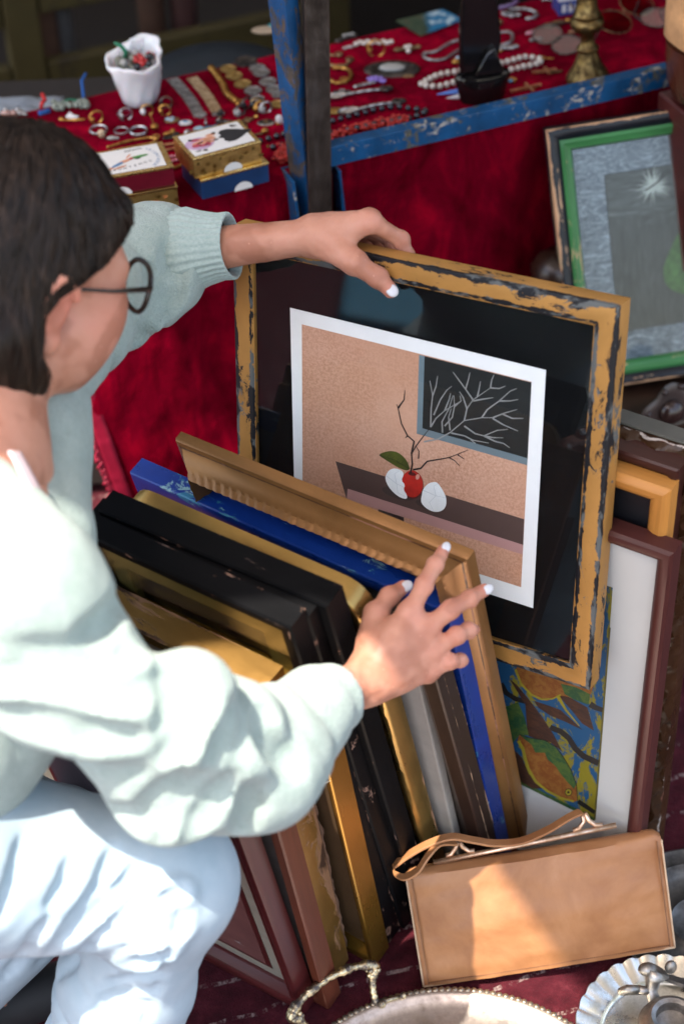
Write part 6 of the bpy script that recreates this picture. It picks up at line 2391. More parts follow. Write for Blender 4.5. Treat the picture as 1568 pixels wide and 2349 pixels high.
def lump(kind, q, label, cat, balls, mt, z=0., rot=0., extra=None, group=None, S=.74):
    """small cast ornament: overlapping rounded pieces in one mesh, with optional further parts"""
    mb = MB()
    sc_ = lambda c, r_: (tuple(x * S for x in c), tuple(x * S for x in r_) if isinstance(r_, (tuple, list)) else r_ * S)
    for c, r_ in balls: mb.ball(*sc_(c, r_), 12, 8)
    parts = [('setting', mb, mt)]
    for nm, bs, mt2 in (extra or []):
        m2 = MB()
        for c, r_ in bs: m2.ball(*sc_(c, r_), 12, 8)
        parts.append((nm, m2, mt2))
    return thing_at(kind, label, cat, q, parts, group, rot, z)


mm_ = .001
lump('brooch', A(640, 405), 'white and gold brooch shaped like a flower on a thin bar', 'brooch', [((-18 * mm_, 0, .003), (.005, .004, .003)), ((0, -3 * mm_, .002), (.022, .0022, .002)), ((12 * mm_, -4 * mm_, .002), (.016, .003, .002))], GOLD,
     extra=[('petals', [((0, 4 * mm_, .005), (.010, .004, .004)), ((4 * mm_, -1 * mm_, .006), (.011, .004, .004)), ((-2 * mm_, 9 * mm_, .006), (.005, .007, .004))], WHT)])
lump('earring', A(915, 560), 'round pale tan stud earring beside the wide silver ring', 'earring', [((0, 0, .007), (.0075, .006, .0085))], plain('tan_stone', (.40, .29, .18, 1), .4), extra=[('back', [((.001, .004, .003), (.003, .003, .003))], GOLD)])
lump('pebble_pendant', A(1003, 585), 'grey drop pendant next to the round tan stud', 'pendant', [((0, 0, .004), (.009, .004, .004)), ((.009, .001, .003), (.005, .003, .003))], GRY, extra=[('loop', [((-.010, 0, .003), (.003, .002, .002))], DARK)])
mb = MB(); mb.ball((0, 0, .005), (.0055, .005, .005), 14, 10); m2 = MB(); m2.tube([(0, 0, .006), (-.004, .004, .018), (-.006, .006, .024)], .0006, 6)
thing_at('stud_earring', 'gold knot stud earring with its pin pointing up', 'earring', A(1390, 493), [('knot', mb, GOLD), ('pin', m2, GOLD)])
lump('charm', A(180, 362), 'clear faceted glass charm at the left end of the table, nearer the cord', 'charm', [((0, 0, .007), (.010, .007, .008)), ((.009, -.002, .005), (.006, .005, .006))], plain('smoky_glass_stone', (.20, .18, .16, 1), .08, spec=.9), extra=[('cap', [((-.003, 0, .015), (.004, .004, .003))], SILV)])
lump('charm', A(62, 380), 'rosy glass charm at the far left end of the table', 'charm', [((0, 0, .008), (.012, .008, .011)), ((.014, 0, .008), (.006, .006, .010))], plain('rosy_stone', (.30, .17, .13, 1), .1, spec=.8), extra=[('cap', [((0, 0, .019), (.004, .004, .003))], SILV)])
# beaded cord bracelet with coloured tassels
o0 = TP(A(640, 300))
bc = empty('cord_bracelet', o0, label='tangle of grey green beads on blue and red cords near the back left edge', cat='bracelet')
mb = MB()
for k in range(26):
    a_ = k * .9
    mb.ball((.022 * math.sin(a_ * 1.7) + .004 * math.cos(k * 2.), .008 * math.cos(a_ * 1.3), .004 + .003 * abs(math.sin(k))), (.0045, .0035, .004), 8, 6)
mb.build('beads', plain('sage_beads', (.17, .19, .15, 1), .4, var=.5, vscale=200), bc, smooth=True)
mb = MB(); mb.tube([TP(A(*p)) - o0 + Vector((0, 0, z_)) for p, z_ in (((755, 235), .004), ((752, 190), .010), ((748, 150), .016), ((790, 120), .022))], .0022, 8)
mb.tube([TP(A(*p)) - o0 + Vector((0, 0, .003)) for p in ((450, 330), (410, 345), (380, 352), (350, 360))], .0035, 8)
mb.build('blue_cord', plain('blue_yarn', (.01, .07, .25, 1), .9), bc, smooth=True)
mb = MB(); mb.tube([TP(A(*p)) - o0 + Vector((0, 0, z_)) for p, z_ in (((372, 300), .003), ((385, 262), .004), ((410, 250), .005), ((385, 215), .008))], .0028, 8)
mb.build('red_cord', plain('red_yarn', (.4, .012, .012, 1), .9), bc, smooth=True)
mb = MB(); mb.tube([(-.012, .004, .006), (-.004, .010, .008), (.008, .006, .008), (.02, .009, .006)], .002, 8)
mb.build('green_cord', plain('green_yarn', (.01, .10, .05, 1), .9), bc, smooth=True)

chain('gold_chain', 'short fine gold chain doubled back beside the head', 'chain', [[A(960, 665), A(1100, 622), A(1250, 590), A(1350, 575), A(1405, 590), A(1370, 625), A(1250, 650), A(1120, 675), A(1000, 695)]], .0019, GOLD, A(1398, 590))
chain('gold_chain', 'long rose gold chain doubled back between the head and the card boxes', 'chain', [[A(1010, 775), A(1200, 720), A(1400, 660), B(330, 855), B(480, 812), B(545, 812), B(552, 835), B(500, 862), B(300, 905), A(1250, 765), A(1040, 825)]], .0021, ROSE)
necklace('bead_necklace', 'thin string of pale pink beads between the two pairs of card boxes', 'necklace', [[B(215, 1000), B(260, 975), B(340, 968), B(425, 950)], [B(255, 1040), B(320, 1010), B(370, 1000), B(425, 985)]], .0021, .0042, PINKB)
chain('gold_chain', 'gold link chain running under the blue card box', 'chain', [[B(300, 1082), B(350, 1068), B(400, 1050), B(440, 1045)]], .0024, GOLD)
lump('clip_earring', B(735, 598), 'dark twisted clip earring at the end of the pale gold mesh bracelet', 'earring', [((0, 0, .006), (.005, .009, .006)), ((.003, .006, .008), (.005, .005, .006))], DARK, extra=[('clip', [((.001, -.008, .004), (.003, .004, .003))], BRON)])
lump('clip_earring', B(765, 655), 'dark leaf shaped clip earring lying below the twisted one', 'earring', [((0, 0, .004), (.014, .006, .004)), ((.010, -.003, .004), (.010, .005, .004))], DARK, extra=[('clip', [((-.008, .003, .006), (.004, .003, .003))], SILV)])
lump('badge', B(302, 638), 'pale blue enamel flower badge with gold rays', 'badge', [((0, 0, .003), (.013, .010, .003)), ((.009, .002, .003), (.007, .006, .003))], BRON, extra=[('enamel', [((-.005, .001, .0055), (.006, .005, .002)), ((.002, .004, .0055), (.005, .004, .002)), ((.001, -.004, .0055), (.005, .004, .002))], LBL), ('centre', [((0, 0, .007), (.0025, .0022, .0015))], GOLD)])
lump('badge', B(430, 660), 'oval white badge with a blue centre', 'badge', [((0, 0, .0025), (.0135, .010, .0026))], SILV, extra=[('enamel', [((0, 0, .0042), (.0115, .0082, .0015))], WHT), ('centre', [((0, 0, .0056), (.006, .004, .0007))], BLU)])
lump('pin_badge', B(302, 790), 'dark triangular pin badge with a golden bird on top', 'badge', [((0, 0, .003), (.017, .007, .003)), ((.010, .004, .004), (.008, .006, .004))], DARK, rot=.35, extra=[('ornament', [((-.002, .004, .008), (.012, .004, .004)), ((.006, .006, .010), (.005, .004, .004))], GOLD)])
mb = MB(); mb.box((-.0155, -.010, .0), (.0155, .010, .0022)); m2 = MB(); m2.box((-.0145, -.009, .00225), (-.004, .002, .0032)); m3 = MB(); m3.box((.001, -.004, .00225), (.0145, .004, .0033)); m4 = MB(); m4.box((-.0035, -.009, .00225), (.0145, -.0045, .0031)); m5 = MB(); m5.box((-.003, .0045, .00225), (.0145, .009, .0031)); m6 = MB(); m6.box((-.0145, .003, .00225), (-.004, .009, .0031))
thing_at('enamel_pin', 'rectangular enamel pin in green, yellow, blue and white', 'badge', B(640, 738), [('plate', mb, DARK), ('green_field', m2, GRN), ('yellow_field', m3, YEL), ('white_field', m4, WHT), ('blue_field', m5, BLU), ('pale_field', m6, LBL)], rot=.3, z=.002)
lump('pin_badge', B(545, 712), 'small pale blue pin touching the rectangular enamel pin', 'badge', [((0, 0, .003), (.011, .006, .003))], SILV, rot=.4, extra=[('enamel', [((0, 0, .005), (.009, .0045, .002))], LBL)])
lump('pin_badge', B(615, 680), 'tiny silver pin standing behind the rectangular enamel pin', 'badge', [((0, 0, .005), (.003, .003, .006))], SILV, extra=[('stem', [((0, .003, .012), (.0018, .0018, .004))], SILV)])
lump('pin_badge', B(455, 772), 'dark red and silver shield pin left of the rectangular enamel pin', 'badge', [((0, 0, .006), (.008, .006, .008))], SILV, rot=.5, extra=[('enamel', [((.001, -.003, .007), (.005, .004, .005))], MAR)])
lump('pin_badge', B(745, 800), 'round dark button badge leaning right of the rectangular enamel pin', 'badge', [((0, 0, .006), (.011, .007, .006)), ((.004, .004, .010), (.006, .005, .004))], DARK, rot=.4, extra=[('rim', [((-.001, -.003, .005), (.009, .005, .004))], BRON)])
lump('pin_badge', B(755, 755), 'small bronze badge behind the leaning dark button badge', 'badge', [((0, 0, .005), (.007, .006, .005))], BRON, extra=[('enamel', [((0, -.001, .0085), (.004, .003, .002))], GRN)])
lump('medal', B(932, 690), 'bronze religious medal with a ring at its top', 'medal', [((0, 0, .003), (.012, .013, .003)), ((-.004, -.009, .003), (.005, .006, .003))], BRON, extra=[('relief', [((0, 0, .0055), (.005, .006, .002))], CGOLD)])
lump('medal', B(985, 637), 'bronze cross shaped medal behind the religious medal, with a gold loop', 'medal', [((0, 0, .003), (.013, .0045, .003)), ((.0, .0, .003), (.005, .010, .003))], BRON, rot=.3, extra=[('loop', [((.018, .004, .004), (.0045, .0045, .0036))], GOLD)])
for q, lb, mt, st_ in ((B(976, 510), 'small dark ring close to the twisted gold bracelet', DARK, BLKG), (B(1070, 512), 'bronze ring with a dark stone behind the grey cameo ring', BRON, BLKG), (B(1150, 555), 'grey ring with a purple grey stone, right of the bronze ring', SILV, GRY), (B(922, 578), 'dark ring with a square stone standing behind the religious medal', DARK, GRY), (B(1098, 545), 'golden ring between the bronze ring and the grey ring', GOLD, GOLD)):
    ring(q, .0085, .0022, mt, lb, (.005, .006, .006), st_, True, rng.random())
lump('oval_pendant', B(1150, 660), 'oval dark pendant with a golden figure, left of the shell charm', 'pendant', [((0, 0, .002), (.0165, .012, .0025))], SILV, extra=[('face', [((0, 0, .0036), (.0142, .010, .0014))], DARK), ('relief', [((0, 0, .0052), (.005, .006, .0012))], BRON)])
lump('shell_charm', B(1270, 668), 'white shell charm standing next to the blue brace', 'charm', [((0, 0, .009), (.007, .005, .010)), ((.004, .002, .006), (.005, .004, .007))], WHT, extra=[('mount', [((-.002, -.002, .003), (.005, .004, .003))], GOLD)])
lump('lizard_brooch', B(930, 800), 'gold lizard shaped brooch behind the box with the black spade card', 'brooch', [((-.012 + .008 * k, .002 * math.sin(k * 1.5), .004), (.0065 - .0006 * k, .0042, .004)) for k in range(5)] + [((-.004, .008, .003), (.003, .005, .002)), ((.008, -.006, .003), (.003, .005, .002))], GOLD, rot=.3, extra=[('eyes', [((-.015, .002, .007), (.0015, .0015, .0015))], MAR)])
lump('key_charm', B(1060, 778), 'small bronze key charm with a golden ball end', 'charm', [((-.008 + .005 * k, 0, .003), (.004, .0022, .0022)) for k in range(5)] + [((-.010, .003, .003), (.003, .004, .002))], BRON, rot=.35, extra=[('ball_end', [((.018, .001, .006), (.007, .006, .006))], GOLD)])

# black pearls and coral, running behind the uprights
necklace('black_pearl_necklace', 'black pearl necklace laid in long double strands behind the frame post', 'necklace',
         [[B(1100, 850), B(1155, 836), B(1210, 820), B(1262, 805), B(1305, 792), D4(150, 1010), D4(200, 995), D4(250, 982), D4(310, 966), D4(370, 948), D4(430, 938), D4(480, 925), D4(535, 908), D4(590, 899), D4(645, 890), D4(705, 880), D4(755, 876), D4(810, 880), D4(850, 888), D4(890, 892), D4(945, 900), D4(1000, 908), D4(1035, 912), D4(985, 930), D4(955, 945), D4(915, 960), D4(870, 972), D4(760, 990), D4(650, 1012), D4(480, 1045), D4(290, 1085), D4(150, 1112), B(1400, 878), B(1330, 885), B(1280, 895), B(1225, 905), B(1172, 915)]], .0045, .0122, BLKP)
mb = MB()
r5 = random.Random(11)
o0 = TP(D4(480, 1040))
cor = []
for pth in ([D4(150, 1135), D4(260, 1100), D4(360, 1065), D4(480, 1038), D4(600, 1018), D4(700, 1000), D4(780, 978), D4(850, 970)], [D4(150, 1135), D4(60, 1120), B(1350, 950), B(1320, 900), B(1290, 940), B(1255, 990), B(1290, 1010), B(1340, 960)]):
    for p in resample(polyline(pth), .0032):
        for k in range(4):
            cor.append(p + Vector((r5.uniform(-.006, .006), r5.uniform(-.008, .008), .002 + r5.random() * .006)))
for p in cor: mb.ball(p - o0, (.0024 + .0014 * r5.random(), .0022, .0022), 6, 5)
o = mb.build('coral_necklace', CORAL, None, smooth=True); o.location = o0
tag(o, 'knotted red coral necklace along the blue rail and around the post', 'necklace')

# behind the rail, right of the post
lump('brooch', D4(305, 252), 'silver and pearl brooch nearest the back edge right of the post', 'brooch', [((-.016, -.003, .004), (.010, .006, .004)), ((.0, .002, .005), (.012, .007, .005)), ((.016, .003, .005), (.008, .008, .005))], DARK, rot=.35, extra=[('stones', [((-.004 + .006 * k, .003, .009), (.004, .004, .003)) for k in range(4)], GRY)])
lump('leaf_brooch', D4(500, 295), 'curved leaf brooch set with pale pearls', 'brooch', [((-.046, -.014, .003), (.005, .004, .003)), ((-.036, -.009, .003), (.009, .004, .003))], SILV, extra=[('pearls', [((-.024 + .0075 * k, -.002 + .003 * math.sin(k * .45) + (k % 2) * .005, .005), (.0056, .0052, .0045)) for k in range(10)], PEARL)])
ring(D4(567, 380), .0125, .0022, GOLD, 'wide gold ring lying below the pearl leaf brooch', (.004, .006, .003), GOLD, True, .0)
lump('bar_brooch', D4(850, 345), 'brown bar brooch with pale pearls in its middle', 'brooch', [((-.020 + .010 * k, .001 * k, .0045), (.0075, .005, .0045)) for k in range(5)], BRON, rot=.1, extra=[('pearls', [((-.003, 0, .009), (.005, .005, .004)), ((.004, .002, .009), (.004, .004, .004)), ((0, -.009, .005), (.005, .006, .005))], PEARL)])
chain('silver_chain', 'fine grey bead chain in a long loop behind the black sailing boat', 'chain', [[D4(1345, 348), D4(1300, 355), D4(1240, 395), D4(1180, 432), D4(1100, 442), D4(1020, 425), D4(992, 400), D4(1000, 378), D4(1060, 372), D4(1120, 355), D4(1180, 318), D4(1250, 280), D4(1345, 258), E5(345, 235), E5(400, 220), E5(450, 216), E5(474, 235), E5(465, 275), E5(410, 295), E5(355, 306)]], .0021, SILV)
# grey oval brooch
mb = MB()
mb.lathe([(.001, .0), (.037, .0), (.040, .002), (.038, .004), (.033, .0048), (.024, .004), (.0225, .002), (.001, .002)], 40, 0, Matrix.Scale(.62, 4, (0, 1, 0)))
m2 = MB(); m2.ball((0, 0, .0045), (.019, .0095, .006), 20, 12)
m3 = MB(); m3.ball((.022, -.021, .002), (.010, .004, .002), 10, 6)
thing_at('oval_brooch', 'large grey oval brooch with a long white stone', 'brooch', D4(712, 518), [('setting', mb, DARK), ('stone', m2, GRY), ('pin', m3, BRON)], rot=-.05)
chain('gold_bangle', 'thin gold bracelet with a knot, beside the post', 'bracelet', [[D4(175, 520), D4(250, 518), D4(315, 530), D4(345, 580), D4(330, 625), D4(285, 648), D4(230, 662), D4(180, 648), D4(145, 610)]], .0028, GOLD, D4(280, 640), .012)
chain('bronze_bangle', 'thin bronze bracelet curving next to the post, behind the gold one', 'bracelet', [[D4(135, 488), D4(200, 495), D4(270, 490), D4(320, 470), D4(340, 440), D4(400, 440)]], .0022, BRON, D4(330, 450), .012)
chain('hat_pin', 'short bronze pin with a pale knob next to the post', 'pin', [[D4(135, 395), D4(180, 398), D4(225, 402)]], .0018, BRON, D4(238, 402), .012)
lump('flower_brooch', D4(540, 650), 'silver spray brooch with purple crystal flowers', 'brooch', [((-.032 + .008 * k, -.012 + .003 * k, .003), (.006, .0035, .003)) for k in range(5)], SILV, rot=.05, extra=[('crystals', [((.004 + .006 * math.cos(k * 1.3) * (1 + k % 2), .006 + .006 * math.sin(k * 1.3), .006 + .001 * (k % 3)), (.0038, .0036, .0032)) for k in range(9)] + [((.018 + .004 * math.cos(k * 1.6), .0 + .004 * math.sin(k * 1.6), .005), (.0034,) * 3) for k in range(4)], PURP)])
def spoon(a, b, bowl_first, label):
    pa, pb = TP(a), TP(b)
    d_ = pb - pa; L_ = d_.length
    mb = MB()
    n_ = 22
    mb.tube([(L_ * (.18 + .70 * k / n_), 0, .003 + .002 * math.sin(math.pi * k / n_)) for k in range(n_ + 1)], [.0019 + .0006 * (k % 2) for k in range(n_ + 1)], 8)
    m2 = MB(); m2.lathe([(.001, .0015), (.012, .003), (.0145, .0052), (.0155, .0056), (.0148, .004), (.010, .0012), (.001, 0)], 24, 0, Matrix.Translation((L_ * .10, 0, .0)) @ Matrix.Scale(.52, 4, (0, 1, 0)))
    m3 = MB()
    for k in range(6): m3.ball((L_ * (.88 + .022 * k), .002 * math.sin(k * 2.), .004), (.006, .005 + .002 * math.sin(k * 1.2), .003), 10, 6)
    o = thing_at('spoon', label, 'spoon', a, [('handle', mb, SILV), ('bowl', m2, SILV), ('ornate_end', m3, DARK)], rot=math.atan2(d_.y, d_.x))
    return o
spoon(D4(150, 795), D4(690, 710), True, 'tarnished souvenir spoon with a large ornate end, the rear one of two')
spoon(D4(260, 922), D4(805, 815), True, 'tarnished souvenir spoon with an oval end, beside the black pearls')
lump('clasp_buckle', D4(265, 745), 'small dark buckle lying against the bowl of the rear spoon', 'buckle', [((-.012 + .006 * k, 0, .004), (.005, .004, .004)) for k in range(5)], DARK, extra=[('tongue', [((0, .004, .006), (.007, .002, .002))], SILV)])
lump('medal', D4(195, 893), 'yellow oval medal with a ring, next to the post', 'medal', [((0, 0, .002), (.020, .013, .0022))], CGOLD, extra=[('relief', [((0, 0, .0038), (.008, .005, .001))], GOLD), ('loop', [((.020, .008, .003), (.003, .004, .002))], BRON)])
# picture postcard
pc_ = [TP(q) for q in (D4(745, 112), D4(1160, 10), D4(1348, 100), D4(962, 250))]
o0 = (pc_[0] + pc_[2]) / 2
cm = Mat('postcard_print', .3)
sp_ = cm.n('SeparateXYZ'); cm.link(cm.co('Object'), sp_.inputs[0])
nx_ = cm.noise(50, 5, .65)
gr_ = cm.ramp(cm.noise(70, 5, .7), [(.35, (.015, .035, .022)), (.55, (.05, .07, .035)), (.7, (.10, .05, .03))])
sea = cm.mix(cm.step(cm.math('ADD', nx_, cm.math('MULTIPLY', sp_.outputs['Y'], 2.5)), .50, .62), (.01, .13, .25, 1), (.40, .50, .52, 1))
cm.set('Base Color', cm.mix(cm.step(cm.math('ADD', sp_.outputs['X'], cm.math('MULTIPLY', nx_, .02)), -.012, .012), gr_, sea))
mb = MB(); mb.prism([(p.x - o0.x, p.y - o0.y) for p in pc_], .0, .0012, axis='xy')
o = mb.build('postcard', cm.m, None); o.location = o0 + Vector((0, 0, .004))
tag(o, 'glossy picture postcard of a blue sea and white cloud at the back of the table', 'postcard')
necklace('pearl_necklace', 'white pearl necklace looped around the foot of the black sailing boat', 'necklace',
         [[D4(1310, 655), D4(1270, 670), D4(1235, 680), D4(1195, 690), D4(1150, 700), D4(1110, 703), D4(1070, 702), D4(1030, 695), D4(995, 692), D4(970, 680), D4(985, 665), D4(1010, 652), D4(1040, 638), D4(1065, 622), D4(1095, 608), D4(1125, 598), D4(1160, 585), D4(1200, 577), D4(1240, 572), D4(1280, 565), D4(1340, 550), E5(365, 435), E5(400, 428), E5(430, 420), E5(460, 412), E5(490, 403), E5(515, 394), E5(545, 384), E5(575, 382), E5(605, 385), E5(635, 388), E5(655, 395), E5(645, 415), E5(620, 425), E5(595, 432), E5(565, 438), E5(535, 447), E5(500, 458), E5(470, 465), E5(435, 474)]], .0044, .0100, PEARL, E5(665, 384))
lump('locket', D4(1300, 465), 'pale grey and gold locket half hidden behind the black sailing boat', 'locket', [((0, 0, .006), (.014, .009, .006))], GOLD, rot=.5, extra=[('stone', [((.004, .002, .010), (.010, .006, .004))], LBL)])
for q0, q1, lb, mt in ((D4(1110, 768), D4(1325, 748), 'shiny blue tapered hair spike beside the foot of the black boat', plain('blue_lacquer', (.10, .22, .62, 1), .15)), (D4(1195, 800), D4(1340, 793), 'white tapered hair spike in front of the blue one', plain('ivory_lacquer', (.55, .50, .50, 1), .2))):
    pa, pb = TP(q0), TP(q1); d_ = pb - pa
    mb = MB(); mb.tube([(0, 0, .003), (d_.length * .5, 0, .004), (d_.length, 0, .005), (d_.length + .02, 0, .005)], [.0004, .0028, .0042, .0042], 10)
    m2 = MB(); m2.ball((d_.length + .022, 0, .0055), .0055, 10, 8)
    thing_at('hair_spike', lb, 'hair pin', q0, [('spike', mb, mt), ('knob', m2, mt)], rot=math.atan2(d_.y, d_.x))

# black wooden sailing boat
ebony = Mat('polished_ebony', .12, spec=.6, color=(.006, .005, .005, 1)).m
bp = at_z(1105, 228, TZ + .003)
hb = bp
boat = empty('sailing_boat_sculpture', hb, label='glossy black carved sailing boat with a tall sail at the edge of the table', cat='sculpture')
boat.rotation_euler = (0, 0, math.radians(12)); boat.scale = (1.22, 1.22, 1.15)
mb = MB()
def hull(r, z, a):
    return (r * (1 + .0 * z), z)
mb.lathe([(.001, 0), (.024, 0), (.026, .004), (.029, .018), (.032, .030), (.030, .034), (.020, .036), (.001, .0365)], 40, 0, Matrix.Scale(.52, 4, (0, 1, 0)))
mb.build('hull', ebony, boat, autosmooth=40)
mb = MB()
sail = [(-.026, .037), (-.0275, .08), (-.026, .14), (-.022, .20), (-.014, .262), (-.002, .262), (.006, .19), (.014, .12), (.019, .075), (.0165, .05), (.010, .037)]
n_ = len(sail)
for sgn in (0,):
    vs = [(x, -.004 - .006 * math.sin(math.pi * (z - .037) / .225) * (1 if abs(x) < .02 else .4), z) for x, z in sail] + [(x, .005, z) for x, z in sail]
    cx_ = [(-.006 + .002 * k, -.011, .05 + .05 * k) for k in range(4)]
    fs = [tuple(range(n_)), tuple(range(2 * n_ - 1, n_ - 1, -1))] + [(i, (i + 1) % n_, n_ + (i + 1) % n_, n_ + i) for i in range(n_)]
    mb.add(vs, fs)
mb.build('sail', ebony, boat, bevel=.003, autosmooth=50, bseg=3)
mb = MB(); mb.prism([(-.012, .0372), (.002, .064), (.010, .070), (.022, .0372)], -.012, -.004); mb.build('jib', ebony, boat, bevel=.0015, autosmooth=40)

# brass candlestick
cbs = at_z(1348, 182, TZ + .002)
cst = empty('brass_candlestick', cbs, label='old brass candlestick with turned stem standing behind the blue rail', cat='candlestick')
cst.rotation_euler = (0, math.radians(-4), 0)
ob = metalm('antique_brass', (.23, .15, .055, 1), .33, (.07, .045, .02, 1), 60)
mb = MB(); mb.lathe([(.001, 0), (.030, 0), (.031, .004), (.028, .009), (.020, .022), (.015, .036), (.0125, .044), (.001, .044)], 40); mb.build('foot', ob, cst, autosmooth=50)
mb = MB(); mb.lathe([(.001, .0442), (.015, .0442), (.0155, .048), (.012, .051), (.009, .058), (.0095, .068), (.019, .076), (.023, .082), (.0225, .089), (.018, .093), (.019, .097), (.0155, .10), (.0125, .125), (.0115, .150), (.001, .150)], 40); mb.build('stem', ob, cst, autosmooth=50)
mb = MB(); mb.lathe([(.001, .1502), (.017, .1502), (.0205, .155), (.018, .160), (.012, .164), (.014, .175), (.016, .20), (.019, .203), (.001, .203)], 40); mb.build('socket', ob, cst, autosmooth=50)

# bangles, glasses and small things at the right-hand end
chain('silver_bangle', 'enamelled bangle at the back edge right of the black boat', 'bracelet', [[E5(300, 10), E5(282, 35), E5(310, 62), E5(360, 72), E5(420, 62), E5(480, 42), E5(508, 15)]], .0034, plain('purple_enamel', (.16, .10, .20, 1), .2), E5(350, 66), .01)
chain('silver_bangle', 'thin silver bangle with a cluster of dark stones', 'bracelet', [[E5(430, 118), E5(460, 75), E5(530, 68), E5(600, 80), E5(632, 105), E5(600, 130), E5(540, 138)]], .0026, SILV, E5(470, 118), .01)
lump('stone_cluster', E5(465, 112), 'dark jewelled cluster fixed beside the thin silver bangle', 'brooch', [((-.014 + .007 * k, .002 * (k % 2), .006), (.006, .006, .005)) for k in range(5)], SILV, rot=-.3, extra=[('stones', [((-.012 + .007 * k, -.003, .010), (.003, .003, .003)) for k in range(4)], BLKG)])
lump('brooch', E5(355, 172), 'dark bronze knot brooch right behind the black sail', 'brooch', [((-.010 + .007 * k, .003 * math.sin(k * 2), .007), (.008, .006, .007)) for k in range(4)], BRON, extra=[('stones', [((0, -.004, .010), (.004, .004, .004))], BRN)])
lump('brooch', E5(765, 165), 'bronze leaf brooch with a gold tip left of the candlestick', 'brooch', [((-.020, -.004, .005), (.014, .007, .005)), ((0, 0, .006), (.015, .007, .005))], BRON, rot=.2, extra=[('tip', [((.022, .005, .006), (.006, .004, .004))], GOLD)])
lump('charm', E5(585, 221), 'tiny reddish charm between the grey chain and the spectacles', 'charm', [((0, 0, .004), (.010, .004, .004))], PINKB, rot=.3, extra=[('cap', [((.009, .003, .005), (.003, .003, .003))], SILV)])
lump('brooch', E5(625, 262), 'small sparkling silver brooch next to the round spectacle lens', 'brooch', [((-.009 + .006 * k, .001 * k, .004), (.005, .004, .004)) for k in range(4)], SILV, rot=.2, extra=[('stones', [((0, 0, .008), (.003, .003, .002))], GRY)])
lump('clip_earring', E5(435, 325), 'silver and gold clip earring below the end of the grey chain', 'earring', [((-.014 + .008 * k, .003 * math.sin(k * 1.6), .005), (.008, .005, .005)) for k in range(5)], SILV, rot=.2, extra=[('clip', [((-.016, -.006, .004), (.008, .004, .003))], GOLD)])
lump('flower_charm', E5(470, 530), 'small blue and gold flower charm in front of the pearls', 'charm', [((.005 * math.cos(k * 1.26), .004 * math.sin(k * 1.26), .005), (.005, .004, .004)) for k in range(5)], GOLD, extra=[('petals', [((-.002, -.005, .006), (.005, .004, .004))], BLU)])
def cross(q, label, rot, s=1.):
    mb = MB(); mb.box((-.019 * s, -.0022, .001), (.013 * s, .0022, .0042)); m2 = MB(); m2.box((.001, .00225, .0012), (.0052, .010 * s, .004)); m2.box((.001, -.010 * s, .0012), (.0052, -.00225, .004))
    m3 = MB(); m3.ball((.015 * s, 0, .003), (.003, .003, .002), 8, 6)
    thing_at('cross_pendant', label, 'pendant', q, [('upright', mb, ROSE), ('crossbar', m2, ROSE), ('loop', m3, ROSE)], rot=rot)
cross(E5(567, 571), 'rose gold cross pendant lying nearest the blue rail', .35, 1.3)
cross(E5(680, 462), 'bronze cross pendant with a figure, behind the cross nearest the rail', .2)
chain('gold_chain', 'short broken gold chain right of the bronze cross pendant', 'chain', [[E5(715, 470), E5(745, 462), E5(770, 457), E5(795, 452)]], .0018, BRON)
def spectacles(q1, q2, label, rimm, rw, lensm, kind='spectacles'):
    a, b = TP(q1), TP(q2)
    d_ = (b - a); L_ = d_.length
    o = empty(kind, a, label=label, cat='spectacles'); o.rotation_euler = (math.radians(18), 0, math.atan2(d_.y, d_.x))
    mb = MB()
    for cx in (0, L_):
        mb.tube([(cx + rw * math.cos(t * .262), rw * .82 * math.sin(t * .262), .016) for t in range(24)], .0011, 6, closed=True)
    mb.tube([(rw, 0, .016), (L_ / 2, .004, .018), (L_ - rw, 0, .016)], .0011, 6)
    mb.build('rims', rimm, o, smooth=True)
    for cx in (0, L_):
        mb = MB(); mb.add([(cx + rw * .96 * math.cos(t * .262), rw * .79 * math.sin(t * .262), .016) for t in range(24)], [tuple(range(24))])
        mb.build('lens', lensm, o, solid=.0015)
    for sx, cx in ((-1, -rw), (1, L_ + rw)):
        mb = MB(); mb.tube([(cx, 0, .016), (cx + sx * .002, .02, .008), (cx - sx * .02, .05, .002), (cx - sx * .035, .075, .001)], .0013, 6); mb.build('temple', rimm, o, smooth=True)
    return o
def lens_mat(nm, c, a=.5):
    m = Mat(nm); out = m.nt.nodes['Material Output']
    t = m.n('BsdfTransparent'); t.inputs[0].default_value = c
    g = m.n('BsdfGlossy'); g.inputs['Roughness'].default_value = .05
    mx = m.n('MixShader'); mx.inputs[0].default_value = .12
    m.link(t.outputs[0], mx.inputs[1]); m.link(g.outputs[0], mx.inputs[2]); m.link(mx.outputs[0], out.inputs['Surface'])
    return m.m
clear = lens_mat('clear_lens', (.9, .85, .86, 1)); rosyl = lens_mat('rosy_lens', (.75, .5, .5, 1))
spectacles(E5(712, 272), E5(835, 340), 'round thin rimmed spectacles left of the candlestick', DARK, .024, clear)
spectacles(E5(1100, 200), E5(1240, 85), 'large sunglasses with rosy lenses right of the candlestick', BRON, .030, rosyl, 'sunglasses')
spectacles(E5(1375, 172), E5(1500, 150), 'thin black wire spectacles next to the glazed jar', BLKG, .024, clear)
lump('cigarette_holder', E5(880, 214), 'short tan stick beside the stem of the candlestick', 'stick', [((-.010 + .007 * k, .002 * k, .004), (.006, .003, .003)) for k in range(5)], plain('tan_wood_stick', (.36, .17, .08, 1), .5), extra=[('tip', [((.024, .010, .004), (.003, .003, .003))], GOLD)])
mb = MB(); mb.box((-.022, -.016, 0), (.022, .016, .022)); m2 = MB(); m2.box((-.0225, -.0165, .0222), (.0225, .0165, .030)); m3 = MB()
for k in range(4): m3.box((-.018 + .010 * k, -.0166, .005), (-.012 + .010 * k, -.0161, .017))
